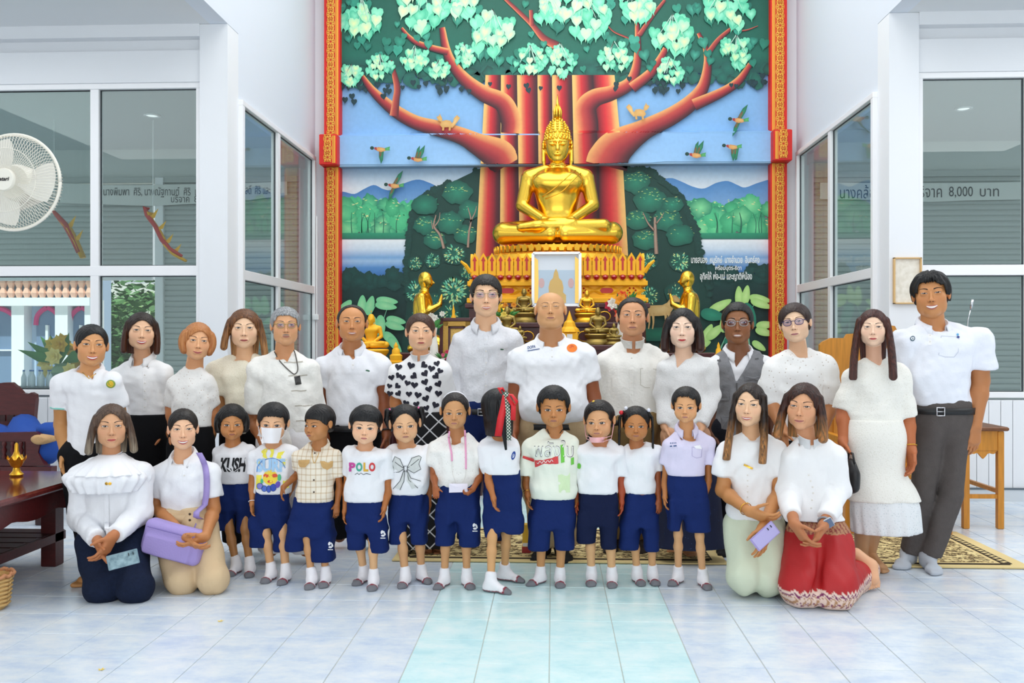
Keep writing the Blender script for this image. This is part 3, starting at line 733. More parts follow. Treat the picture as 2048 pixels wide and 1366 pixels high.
def collar(m, w=.036, spread=30, drop=.020, rise=.028, stand=.010, trim=None, up=False, nr=1.0, dz=0.0, parent='shirt', low=.062):
    """turn-down (or stand-up) collar round the neck, higher at the back, its points lying on the chest"""
    def go(c):
        NB, NT, rn = c['NB'], c['NT'], c['rn'] * nr; g = .72 if c['D'].get('kid') else 1.0; n = 28; V = []; rowsN = 3 if up else 5
        base = NB + np.array((0, .004, (.030 if not up else .020) * g + dz)); lowg = low * g * (.45 if up else 1.0)
        for j in range(n + 1):
            u = -1 + 2 * j / n; th = u * math.radians(180 - (spread if not up else 8)); dx, dy = math.sin(th), math.cos(th); f = abs(u) ** 4; q = ((1 - math.cos(th)) / 2) ** 1.3
            r1 = rn * 1.08 + stand * g; fr = np.array((dx * r1, dy * r1 * 1.10 - .012 * g * q, 0)); sl = -lowg * q; o = _nrm(fr)
            top = base + fr + (0, 0, rise * g * (1 - .35 * q) + sl); inn = base + fr * 1.0 + (0, 0, -.03 * g + sl)
            if up: V += [inn, top, top + o * .004]
            else:
                ow = (w + .012 * f) * g; fold = top + o * .006 * g
                out = base + fr + o * ow * (.62 - .25 * q) + (0, -.010 * q * g, sl - (.012 + drop * f + .016 * q) * g)
                V += [inn, top, fold, fold * .45 + out * .55 + o * .006 * g, out]
        F = []
        for j in range(n):
            for q in range(rowsN - 1): F.append((j * rowsN + q, (j + 1) * rowsN + q, (j + 1) * rowsN + q + 1, j * rowsN + q + 1))
        o = c['PT'].put('collar', V, F, m, True, None, None, c.get(parent))
        sm = o.modifiers.new('thick', 'SOLIDIFY'); sm.thickness = .003 * g; sm.offset = 0
        if trim:
            b = MB(); b.tube([np.array(V[j * rowsN + rowsN - 1]) + (0, -.001, .001) for j in range(n + 1)], .0028 * g, 5); c['PT'].put('collar_trim', b.V, b.F, trim, True, None, None, o)
        return o
    return go
def onto(c, pts, F=None, off=.003):
    """photo points -> world points lying on the garment"""
    F = F or c['S']; pts = np.asarray(pts, float); Y = np.full(len(pts), c['Y'] - .08)
    for _ in range(3):
        W3 = np.array([P(a, b, y) for (a, b), y in zip(pts, Y)]); Y = F.front(W3[:, 0], W3[:, 2], c['Y'])
    W3 = np.array([P(a, b, y) for (a, b), y in zip(pts, Y)]); W3[:, 1] -= off
    return W3
def print_each(name, polys, m, off=.003, parent='shirt', rings=3, key='S'):
    fs = [print_polys(name, [p], m, off, parent, rings, None, key) for p in polys]
    return lambda c: [f(c) for f in fs]
def print_polys(name, polys, m, off=.003, parent='shirt', rings=3, label=None, key='S', cols=None):
    """flat print on the cloth: star-shaped outlines in photo points"""
    def go(c):
        V = []; F = []; C = []
        for qi, p in enumerate(polys):
            v, f = poly_rings(p, rings); n0 = len(V); V += [tuple(x) for x in v]; F += [tuple(i + n0 for i in q) for q in f]
            if cols: C += [srgb(cols[qi])] * len(v)
        c['PT'].put(name, onto(c, V, c[key], off), F, m, False, C if cols else None, label, c.get(parent))
    return go
def print_lines(name, lines, wd, m, off=.003, parent='shirt', label=None, key='S', cols=None):
    def go(c):
        V = []; F = []; C = []
        for qi, ln in enumerate(lines):
            ln = np.array(ln, float); d = np.gradient(ln, axis=0); d /= np.linalg.norm(d, axis=1)[:, None] + 1e-9; nn = np.c_[-d[:, 1], d[:, 0]] * wd / 2; n0 = len(V)
            for a, b in zip(ln + nn, ln - nn): V += [tuple(a), tuple(b)]
            F += [(n0 + 2 * i, n0 + 2 * i + 1, n0 + 2 * i + 3, n0 + 2 * i + 2) for i in range(len(ln) - 1)]
            if cols: C += [srgb(cols[qi])] * (2 * len(ln))
        c['PT'].put(name, onto(c, V, c[key], off), F, m, False, C if cols else None, label, c.get(parent))
    return go
_TXT = {}
def text_mesh(s, ext=0.0, shear=0.0, bold=0.0):
    key = (s, ext, shear, bold)
    if key in _TXT: return _TXT[key]
    cu = bpy.data.curves.new('lettering', 'FONT'); cu.body = s; cu.size = 1.0; cu.shear = shear; cu.offset = bold; cu.resolution_u = 3
    o = bpy.data.objects.new('lettering', cu); COL.objects.link(o); dg = bpy.context.evaluated_depsgraph_get(); me = bpy.data.meshes.new_from_object(o.evaluated_get(dg))
    V = np.array([v.co[:] for v in me.vertices]) if len(me.vertices) else np.zeros((0, 3)); F = [tuple(p.vertices) for p in me.polygons]
    bpy.data.objects.remove(o); bpy.data.curves.remove(cu); bpy.data.meshes.remove(me); _TXT[key] = (V, F)
    return V, F
def text_px(s, x0, y0, x1, y1, shear=0.0, bold=0.0, rot=0.0):
    """lettering fitted to a photo rectangle"""
    V, F = text_mesh(s, 0, shear, bold)
    if not len(V): return V, F
    lo, hi = V.min(0), V.max(0); u = (V[:, 0] - lo[0]) / (hi[0] - lo[0]); w = (V[:, 1] - lo[1]) / (hi[1] - lo[1] + 1e-9)
    return np.c_[x0 + u * (x1 - x0), y1 + (y0 - y1) * w + (u - .5) * rot], F
def print_text(name, s, box, m, shear=0.0, bold=0.0, off=.0032, parent='shirt', rot=0.0, key='S', label=None):
    def go(c):
        V, F = text_px(s, *box, shear, bold, rot)
        if len(V): c['PT'].put(name, onto(c, V, c[key], off), F, m, False, None, label, c.get(parent))
    return go
def buttons(pts, r, m, name='button', key='S', parent='shirt'):
    def go(c):
        for q in pts:
            w = onto(c, [q], c[key], .002)[0]; b = MB(); b.lathe((0, 0, 0), [(r, 0), (r, .002), (r * .7, .003), (.0001, .003)], 10); V = np.array(b.V)
            c['PT'].put(name, np.c_[w[0] + V[:, 0], w[1] - V[:, 2], w[2] + V[:, 1]], b.F, m, False, None, None, c.get(parent))
    return go
def pants(m, r=(.088, .068, .058), end=1.0, top=None, k=.035, name='trousers', wr=.004, seed=5, ky=1.0, label=None, h=.0115, split=None, paint=None, tuck=False):
    def go(c):
        sz = c['sz']; low = c['low']; pr = []; kid = c['D'].get('kid', 0)
        ztop = P(0, top, c['Y'])[2] if top else low[0]
        tk = .006 if tuck else -.012; rx, ry = low[3] + tk, low[4] + tk; hz = c['legs'][0][0][2]
        pr.append((Loft([(ztop + .03, low[1], low[2], rx * .97, ry * .97), ((ztop + hz) / 2, low[1], low[2], rx, ry), (hz - .02, low[1], low[2] + .01, rx * .96, ry * .98)]), 0))
        if 'kneel' not in c['D']: pr.append((El((low[1], low[2], hz + .02), (rx * .93, ry * .97, .16 * sz)), .03))
        for hp, kn, an, tp in c['legs']:
            if 'kneel' in c['D']:
                pr.append((Chain([(hp, r[0] * sz), (kn, r[1] * sz), (an, r[2] * sz)], .03), .03 if not len(pr) > 1 else k))
            else:
                e = kn + (an - kn) * end; pr += [(Rc(hp + (0, 0, -.02), kn, r[0] * sz, r[1] * sz), k), (Cut(Rc(kn, an - (0, 0, .05), r[1] * sz, r[2] * sz), (e, an - kn)), k)]
        F = Field.of([p for p, _ in pr], h)
        for p, kk in pr: F.add(p, kk)
        F.disp(sine_noise(seed, 38, wr, (1, 1, .5), 8)); F.disp(sine_noise(seed + 3, 80, wr * .5, (1, 1, .5), 7))
        if split:
            a, b = P(split[0], split[1], c['Y'] - .05), P(split[2], split[3], c['Y'] - .25); F.sub(Rc(a - (0, .10, 0), b - (0, .10, 0), .004, .075 if len(split) < 5 else split[4]), .025); F.cut((0, 0, .004), (0, 0, -1))
        V, Fa = F.nets(); c['T'] = F; c['trousers'] = c['PT'].put(name, V, Fa, m, True, paint(V) if paint else None, label)
    return go
def shorts(m, top, hem, outer, split, crotch=None, name='shorts', flare=.62, hemd=0, legx=None, wr=.004):
    """wide school shorts: top (py,xl,xr), hem py (left,right), outer hem x (l,r), split x; all photo points"""
    def go(c):
        Y = c['Y']; q = lambda x, y: P(x, y, Y); a, b = q(top[1], top[0]), q(top[2], top[0]); cy = Y; rxt = (b[0] - a[0]) / 2; sp = q(split, hem[0]); cr = crotch or (top[0] + (max(hem) - top[0]) * .62)
        z1 = q(0, cr)[2]; pr = []
        ol, orr = q(outer[0], hem[0])[0], q(outer[1], hem[1])[0]; mid = lambda z: np.interp(z, [q(0, max(hem))[2], a[2]], [1, 0])
        W = lambda z: (a[0] + (ol - a[0]) * mid(z) ** .75, b[0] + (orr - b[0]) * mid(z) ** .75)
        rows = []
        for z in np.linspace(z1 + .02, a[2] + .02, 7): l, r = W(z); u = np.clip((a[2] - z) / .07, 0, 1); rows.append((z, (l + r) / 2, cy, (r - l) / 2 - .007 * (1 - u), (r - l) / 2 * (.54 + (flare - .48) * u)))
        pr.append((Loft(rows, 2.9), 0))
        for i, (x0, hy) in enumerate(((ol, hem[0]), (orr, hem[1]))):
            zh = q(0, hy)[2]; rws = []
            for t, z in enumerate(np.linspace(zh, z1 + .09, 4)):
                l, r = W(z); e = l if i == 0 else r; inn = sp[0] + (-.014 if i == 0 else .014) * (1 - t / 3); rws.append((z, (e + inn) / 2, cy - .01, abs(e - inn) / 2, max(abs(e - inn) / 2 * .95, (r - l) / 2 * flare * .9)))
            pr.append((Loft(rws, 2.9), .02))
        F = Field.of([p for p, _ in pr], .0088)
        for p, kk in pr: F.add(p, kk)
        n1 = sine_noise(int(top[1]), 60, wr * 1.2, (1, .6, .35), 8); F.disp(lambda X, Y_, Z: n1(X, Y_, Z) * np.clip((Z - rws[0][0] - .02) / .05, 0, 1))
        V, Fa = F.nets(); c['T'] = F; c['shorts'] = c['PT'].put(name, V, Fa, m, True)
    return go
def skirt(m, rows, name='skirt', folds=9, famp=.03, td=.62, wr=.003, label=None, key='T', p=2.2):
    def go(c):
        Y = c['Y']; rr = []
        for r in rows:
            a, b = P(r[1], r[0], Y), P(r[2], r[0], Y); q = r[3] if len(r) > 3 else td; rr.append((a[2], (a[0] + b[0]) / 2, Y + (r[4] if len(r) > 4 else 0), (b[0] - a[0]) / 2 + .007, (b[0] - a[0]) / 2 * q + .009))
        L = Loft(rr, p, folds, famp, (rr[0][0], rr[-1][0])); F = Field.of([L], .0105, .05); F.add(L); n1 = sine_noise(7, 35, wr, (1, 1, .3), 6); zt0 = rr[0][0]; F.disp(lambda X, Y_, Z: n1(X, Y_, Z) * np.clip((zt0 - Z) / .12, 0, 1)); F.cut((0, 0, .006), (0, 0, -1))
        V, Fa = F.nets(); c[key] = F; c['skirt'] = c['PT'].put(name, V, Fa, m, True, None, label)
    return go
def socks(cuff=.058, white='#f4f2f6', sole='#77787e', line='#8c3040', plain=None, name='sock'):
    def go(c):
        fs = c['fs']
        for hp, kn, an, tp in c['legs']:
            up = _nrm(kn - an); pr = [(Cut(Rc(an - up * .02, an + up * (cuff + .03), .036 * fs * 1.22, .036 * fs * 1.3), (an + up * cuff, up)), .02)] + foot_prims(an, tp, fs * 1.05, False)
            F = Field.of([p for p, _ in pr], .0062 if c['D'].get('kid') else .0075)
            for p, kk in pr: F.add(p, kk)
            F.cut((0, 0, .001), (0, 0, -1)); F.disp(sine_noise(3, 120, .0008, (.3, .3, 1), 4)); V, Fa = F.nets()
            d = _nrm((tp[0] - an[0], tp[1] - an[1], 0)); fl = np.linalg.norm((tp - an)[:2]); al = (V - an) @ d / fl; C = np.tile(np.array(srgb(plain or white)), (len(V), 1))
            if not plain:
                e = np.minimum(V[:, 2] / (.016 * fs) - 1, (.74 - al) * 5); C[e < .35] = srgb(line); C[e < 0] = srgb(sole)
            c['PT'].put(name, V, Fa, vcol_mat('sock_cloth', .9, .2, 300), True, C)
    return go
def shoes_dark(color='#151518', name='sock'):
    return socks(plain=color, cuff=.12, name=name)
def belt(m, py, buckle=None, hgt=.035, name='belt', infl=.018, x0=None):
    def go(c):
        z = P(0, py, c['Y'])[2]; rs = sorted(c['rows']); f = lambda i: np.interp(z, [r[0] for r in rs], [r[i] for r in rs]); cx, cy, rx, ry = f(1), f(2), f(3) + infl, f(4) + infl; n = 40; V = []; F = []
        for i in range(n):
            t = 2 * PI * i / n; x = math.copysign(abs(math.cos(t)) ** (2 / 2.2), math.cos(t)); y = math.copysign(abs(math.sin(t)) ** (2 / 2.2), math.sin(t))
            V += [(cx + rx * x, cy + ry * y, z - hgt / 2), (cx + rx * x, cy + ry * y, z + hgt / 2)]
        F = [(2 * i, 2 * ((i + 1) % n), 2 * ((i + 1) % n) + 1, 2 * i + 1) for i in range(n)]
        o = c['PT'].put(name, V, F, m, True); sm = o.modifiers.new('thick', 'SOLIDIFY'); sm.thickness = .006
        if buckle:
            p = P(buckle, py, c['Y']); yb = cy - ry * max(0, 1 - abs((p[0] - cx) / rx) ** 2.2) ** (1 / 2.2); b = MB(); w, hh = .022, hgt * .62
            b.tube([(p[0] + a * w, yb - .008, z + e * hh) for a, e in ((-1, -1), (1, -1), (1, 1), (-1, 1), (-1, -1))], .004, 6); b.tube([(p[0] - w, yb - .008, z), (p[0] + w, yb - .008, z)], .0025, 5)
            c['PT'].put('buckle', b.V, b.F, mat('steel', '#d8d8dc', .25, 1), True, None, None, o)
    return go
def thing_px(name, pts, rad, m, d=0.0, n=6, cols=None, parent=None):
    """thin cord through photo points (px, py, extra depth)"""
    def go(c):
        b = MB(); b.tube([P(q[0], q[1], c['Y'] + d + (q[2] if len(q) > 2 else 0)) for q in pts], rad, n); c['PT'].put(name, b.V, b.F, m, True, None, None, c.get(parent) if parent else None)
    return go
def cord_on(name, pts, rad, m, off=.005, key='S', sub=8, parent=None):
    """cord lying on the garment"""
    def go(c):
        q = _catmull(pts, sub * len(pts)); b = MB(); b.tube(onto(c, q, c[key], off), rad, 6); c[name] = c['PT'].put(name, b.V, b.F, m, True, None, None, c.get(parent) if parent else None)
    return go
def ring_on(name, i, frac, rad, m, side='fore', extra=.006, wide=0):
    """bracelet, watch strap or cuff round a forearm (i arm, frac elbow->wrist)"""
    def go(c):
        e, w = (c['el'][i], c['wr'][i]) if side == 'fore' else (c['sh'][i], c['el'][i]); j = 1 if side == 'fore' else 0; ax = _nrm(w - e); p = e + (w - e) * frac; r = c['ar'][j] + (c['ar'][j + 1] - c['ar'][j]) * frac + extra; a = _nrm(np.cross(ax, (0, 1, .3))); bb = np.cross(ax, a)
        b = MB(); b.tube([p + r * (math.cos(t) * a + math.sin(t) * bb) for t in np.linspace(0, 2 * PI, 21)], rad, 6); c[name] = c['PT'].put(name, b.V, b.F, m, True)
    return go
# ---------------------------------------------------------------- the hall
YB, YF, XA = 10.70, 7.80, 2.86            # back wall, front of the side rooms, half width of the altar bay
ZT, ZB = 3.79, 3.43                       # the painted beam across the back wall
M_WALL = mat('wall_paint', '#e9ecf0', .8, bump=.04, bscale=90); M_WALLB = mat('wall_paint_bluish', '#dfe6f0', .8, bump=.04, bscale=90)
M_CEIL = mat('ceiling_paint', '#dfe2e5', .85); M_ALU = mat('white_aluminium', '#f3f4f6', .35, .0, spec=.5)
M_GLASS = glass_mat('window_glass', (.90, .95, .94), 1.1); M_SEAL = mat('window_seal', '#3c4348', .6)
def bx(name, c, d, m, parent=None, bev=0.0, kind='structure'):
    b = MB().box(c, d, 0, None, bev); o = b.build(name, m, parent, False, None, None)
    if parent is None and kind: o['kind'] = kind
    return o
def span(x0, x1, y0, y1, z0, z1): return ((x0 + x1) / 2, (y0 + y1) / 2, (z0 + z1) / 2), (abs(x1 - x0), abs(y1 - y0), abs(z1 - z0))
def bs(name, x0, x1, y0, y1, z0, z1, m, parent=None, bev=0.0): return bx(name, *span(x0, x1, y0, y1, z0, z1), m, parent, bev)
# floor: recessed joints, tiles proud of them
fl = bs('floor', -9.5, 9.5, -3.0, 14.0, -.12, -.0035, mat('grout', '#bcbfb8', .8)); 
def tile_mat(name, c1, c2, c3):
    m, N, L, b = new_mat(name); g = N.new('ShaderNodeNewGeometry'); oi = N.new('ShaderNodeObjectInfo')
    n = N.new('ShaderNodeTexNoise'); n.inputs['Scale'].default_value = 4.5; n.inputs['Detail'].default_value = 9; n.inputs['Roughness'].default_value = .72
    mp = N.new('ShaderNodeMapping'); mp.inputs['Scale'].default_value = (1, 1.6, 1); L.new(g.outputs['Position'], mp.inputs[0]); L.new(mp.outputs[0], n.inputs['Vector'])
    r = N.new('ShaderNodeValToRGB'); e = r.color_ramp.elements; e[0].position = .36; e[0].color = (*srgb(c1), 1); e[1].position = .66; e[1].color = (*srgb(c3), 1); k = e.new(.5); k.color = (*srgb(c2), 1)
    L.new(n.outputs[0], r.inputs[0]); L.new(r.outputs[0], b.inputs['Base Color']); b.inputs['Roughness'].default_value = .22; b.inputs['Specular IOR Level'].default_value = .45
    n2 = N.new('ShaderNodeTexNoise'); n2.inputs['Scale'].default_value = 9; L.new(g.outputs['Position'], n2.inputs['Vector']); bp = N.new('ShaderNodeBump'); bp.inputs['Strength'].default_value = .03; L.new(n2.outputs[0], bp.inputs['Height']); L.new(bp.outputs[0], b.inputs['Normal'])
    return m
TB = tile_mat('tile_blue', '#c3d2e6', '#d6e0ea', '#e6eaec'); TA = tile_mat('tile_aqua', '#c0e5e9', '#d2eeef', '#e3f3f2')
TS = .3
def tile_me(m):
    b = MB(); b.box((0, 0, -.004), (TS - .004, TS - .004, .008), 0, None, .0015); return mesh('tile', b.V, b.F, m)
tmeA, tmeB = tile_me(TA), tile_me(TB); cells = []
for i in range(-31, 31):
    for j in range(-14, 34):
        x = -.015 + TS * (i + .5) - .15 + .15; y = 3.79 + TS * (j + .5)
        if -9.3 < x < 9.3 and y > -2.8 and y < YB + 3:
            px = CX + FPX * math.tan(math.atan2(x, max(y, .1)) + YAW); py = CY + FPX * CAMH / max(y, .3)
            vis = (-80 < px < 2130) and y > 3.2 and y < 6.5
            cells.append((0 if vis else 1, y, x))
cells.sort(); far = MB(); nv = 0
for v, y, x in cells:
    aq = abs(x + .015) < .46
    if v == 0 and nv < 300:
        o = link('tile', tmeA if aq else tmeB, fl, (x, y, 0)); nv += 1
    else:
        far.add([(x + a * (TS / 2 - .002), y + b * (TS / 2 - .002), z) for z in (-.004, 0) for a, b in ((-1, -1), (1, -1), (1, 1), (-1, 1))], [(4, 5, 6, 7), (0, 1, 5, 4), (1, 2, 6, 5), (2, 3, 7, 6), (3, 0, 4, 7)])
        far.F_aq = getattr(far, 'F_aq', []) + [aq] * 5
o = far.build('tiles', TB, fl); o['kind'] = 'stuff'; o.data.materials.append(TA); o.data.polygons.foreach_set('material_index', np.array([1 if a else 0 for a in far.F_aq], dtype=np.int32))

# back wall (plain, behind the mural) and the tall bay walls
bs('ceiling_nave', -XA - .2, XA + .2, -3, YB + .25, 7.2, 7.34, M_CEIL)
WBK = bs('wall_back', -XA - .2, XA + .2, YB + .02, YB + .25, 0, 7.2, M_WALL)
ZC, ZW = 4.16, 3.62                       # aisle ceiling, window head
for s, side in ((-1, 'left'), (1, 'right')):
    X = s * XA
    # wall above the return window, and the nave wall that carries on towards the hall above the aisle ceiling
    b = MB(); b.box(*span(X, X + s * .16, YF + .27, YB + .02, 3.56, 7.2)); b.box(*span(X, X + s * .16, -3, YF + .27, ZC, 7.2))
    b.box(*span(X, X + s * .16, YF + .27, YB + .02, 0, .62)); b.build('wall_%s' % side, M_WALLB)['kind'] = 'structure'
    bs('ceiling_aisle_%s' % side, X + s * .16, s * 9.5, -3, YF + .27, ZC, ZC + .14, M_CEIL)
    # corner pillar and the front wall of the side room
    bs('pillar_%s' % side, X, X + s * .25, YF, YF + .27, 0, ZC, M_WALL, None, .006)
    b = MB(); b.box(*span(X + s * .25, s * 9.5, YF + .03, YF + .2, 3.66, 3.94)); b.box(*span(X + s * .25, s * 9.5, YF + .09, YF + .2, 3.94, 4.05)); b.box(*span(X + s * .25, s * 9.5, YF - .01, YF + .2, 4.05, ZC))
    b.build('wall_front_%s' % side, M_WALL)['kind'] = 'structure'
    # ribbed dado under the windows
    dz = .86; dado = MB(); dado.box(*span(X + s * .25, s * 9.5, YF + .06, YF + .18, 0, dz)); d = dado.build('wall_dado_%s' % side, M_WALL); d['kind'] = 'structure'
    pm = MB().box((0, 0, dz / 2), (.094, .02, dz - .02), 0, None, .006); pme = mesh('panel', pm.V, pm.F, M_WALL)
    for i in range(44):
        x = X + s * (.30 + .1 * i)
        if abs(x) < 7.2: link('panel', pme, d, (x, YF + .055, .01))
    bs('baseboard_%s' % side, X + s * .25, s * 9.5, YF + .03, YF + .045, .0, .10, mat('skirting', '#cfd6dc', .5))
    bs('trim_%s' % side, X + s * .25, s * 9.5, YF + .025, YF + .05, .10, .115, mat('skirting_line', '#5d6a73', .5))
# ---- windows: head 3.62, transom ~2.0, sill .88
def window(name, axis, fixed, a0, a1, mull, z0, z1, zt, sgn=1):
    """axis 'x': in the plane y=fixed, from a0 to a1; axis 'y': in the plane x=fixed"""
    def bb(mb, u0, u1, w0, w1, dep=.055):
        if axis == 'x': mb.box(*span(u0, u1, fixed - dep / 2, fixed + dep / 2, w0, w1), 0, None, .004)
        else: mb.box(*span(fixed - dep / 2, fixed + dep / 2, u0, u1, w0, w1), 0, None, .004)
    t = .05; fr = MB()
    bb(fr, a0, a1, z1 - t, z1, .09); bb(fr, a0, a1, z0, z0 + t, .09); bb(fr, a0, a0 + t, z0 + t, z1 - t, .09); bb(fr, a1 - t, a1, z0 + t, z1 - t, .09)
    root = fr.build(name, M_ALU); root['kind'] = 'structure'
    mb = MB(); bb(mb, a0 + t, a1 - t, zt - .045, zt + .045, .08); mb.build('transom', M_ALU, root)
    xs = [a0 + t] + list(mull) + [a1 - t]
    for m_ in mull:
        q = MB(); bb(q, m_ - .038, m_ + .038, z0 + t, z1 - t, .075); q.build('mullion', M_ALU, root)
    for i in range(len(xs) - 1):
        u0 = xs[i] + (.038 if i else 0); u1 = xs[i + 1] - (.038 if i < len(xs) - 2 else 0)
        for w0, w1 in ((z0 + t, zt - .045), (zt + .045, z1 - t)):
            q = MB(); bb(q, u0, u1, w0, w1, .006); p = q.build('pane', M_GLASS, root)
            sl = MB(); s_ = .008
            for e in ((u0, u1, w1 - s_, w1), (u0, u1, w0, w0 + s_), (u0, u0 + s_, w0, w1), (u1 - s_, u1, w0, w1)): bb(sl, *e, .016)
            sl.build('seal', M_SEAL, p)
    return root
xl = lambda px: P(px, 683, YF + .08)[0]
window('window_1', 'x', YF + .09, -6.6, -XA - .25, [xl(192), -5.25], .88, 3.66, 1.99)
window('window_2', 'x', YF + .09, XA + .25, 6.6, [xl(2056), 5.3], .88, 3.66, 1.97)
window('window_3', 'y', -XA, YF + .27, YB - .10, [9.18], .62, 3.56, 1.97)
window('window_4', 'y', XA, YF + .27, YB - .10, [9.35], .62, 3.56, 1.97)
# ---- side rooms behind the glass: ceiling, lintel beam, roller shutters, downlights
M_SIDE = mat('side_room_paint', '#cfd4d4', .85); M_SHUT = mat('shutter_steel', '#bcc1bf', .5, .1); M_BEAM = mat('lintel_paint', '#d8dcda', .8)
slat = MB(); slat.prism([(-.033, 0), (.033, 0)], 0, 0) if False else None
def slat_me(w):
    b = MB(); pr = [(0, -.033), (-.012, -.022), (-.014, .0), (-.010, .022), (0, .033), (.006, .02), (.006, -.02)]
    n = len(pr); V = [(-w / 2, y, z) for y, z in pr] + [(w / 2, y, z) for y, z in pr]
    b.add(V, [tuple(range(n - 1, -1, -1)), tuple(range(n, 2 * n))] + [(i, (i + 1) % n, (i + 1) % n + n, i + n) for i in range(n)]); return mesh('slat', b.V, b.F, M_SHUT)
YS = 10.82
for s, side in ((-1, 'left'), (1, 'right')):
    bs('ceiling_side_%s' % side, s * (XA + .16), s * 9.5, YF + .2, YB + .6, 3.72, 3.80, M_SIDE)
    bs('wall_lintel_%s' % side, s * (XA + .16), s * 9.5, YS + .02, YS + .3, 3.36, 3.72, M_BEAM)
    x0, x1 = (XA + .18, 4.80) if s < 0 else (XA + .18, 7.0)
    w = x1 - x0; sh = MB(); sh.box(*span(s * x0, s * x1, YS - .03, YS + .1, 3.30, 3.37)); root = sh.build('roller_shutter', M_SHUT)
    tag(root, 'grey ribbed roller shutter closed behind the %s glass' % ('left' if s < 0 else 'right'), 'shutter')
    me = slat_me(w); z = .035
    while z < 3.30: link('slat', me, root, (s * (x0 + x1) / 2, YS, z)); z += .066
    rl = MB(); rl.box(*span(s * x1 - s * .05, s * x1 + s * .05, YS - .05, YS + .06, 0, 3.36)); rl.build('guide_rail', M_ALU, root)
# raised shutter farther left, open to the courtyard below 2.2 m
root = MB().box(*span(-9.2, -4.9, YS - .03, YS + .1, 3.30, 3.37)).build('roller_shutter', M_SHUT); tag(root, 'grey roller shutter half raised above the view of the courtyard', 'shutter')
me = slat_me(4.3); z = 2.2
while z < 3.30: link('slat', me, root, (-7.05, YS, z)); z += .066
MB().box(*span(-9.2, -4.9, YS - .03, YS + .02, 2.11, 2.17)).build('bottom_bar', M_ALU, root)
def downlight(x, y, z, label):
    b = MB(); b.lathe((0, 0, 0), [(.085, 0), (.085, -.012), (.065, -.014), (.06, 0)], 20); r = b.build('downlight', M_ALU, None, True, (x, y, z)); tag(r, label, 'light')
    d = MB(); d.lathe((0, 0, 0), [(.06, -.004), (.045, -.010), (.0001, -.012)], 16); d.build('diffuser', mat('downlight_glass', '#f2f6f6', .3, emit=.6), r, True)
q = P(304, 262, 9.2); downlight(q[0], 9.2, 3.72, 'round white downlight in the ceiling seen through the left window')
q = P(1927, 250, 9.3); downlight(q[0], 9.3, 3.72, 'round white downlight in the ceiling seen through the right window')
# paper banners hung across the shutters
def banner(pts, txt, label, Y=YS - .06):
    V = []; F = []; n = len(pts)
    for x, a, b in pts: V += [P(x, a, Y), P(x, b, Y)]
    F = [(2 * i, 2 * i + 1, 2 * i + 3, 2 * i + 2) for i in range(n - 1)]
    r = link('banner', mesh('banner', V, F, mat('banner_paper', '#e3e5e2', .8)), None); m = r.modifiers.new('thick', 'SOLIDIFY'); m.thickness = .002
    tag(r, label, 'banner'); b = MB()
    for t, box in txt:
        v, f = text_px(t, *box); 
        if len(v): b.add([P(x, y, Y - .004) for x, y in v], f)
    b.build('lettering', mat('banner_ink', '#4a4f52', .8), r)
def late_banners():
    banner([(120, 366, 406), (205, 370, 409), (300, 370, 412), (400, 368, 407), (500, 366, 400), (574, 363, 390)],
           [('นางพิมพา  ศิริ, นางณัฐกานต์  ศิริ  และครอบครัว', (207, 374, 460, 395)), ('ยถวัสดิ์  ศิริ และญาติ', (472, 370, 562, 392)), ('บริจาค  8,000  บาท', (342, 391, 452, 407))], 'white paper banner with Thai donor names across the left shutter')
    banner([(1640, 365, 398), (1760, 366, 400), (1862, 366, 404), (1930, 366, 401), (2042, 364, 399)],
           [('นางคล้อย', (1680, 370, 1762, 397)), ('บริจาค', (1826, 372, 1884, 395)), ('8,000', (1898, 373, 1946, 396)), ('บาท', (1960, 377, 1998, 393))], 'white paper banner reading 8,000 in Thai across the right shutter')
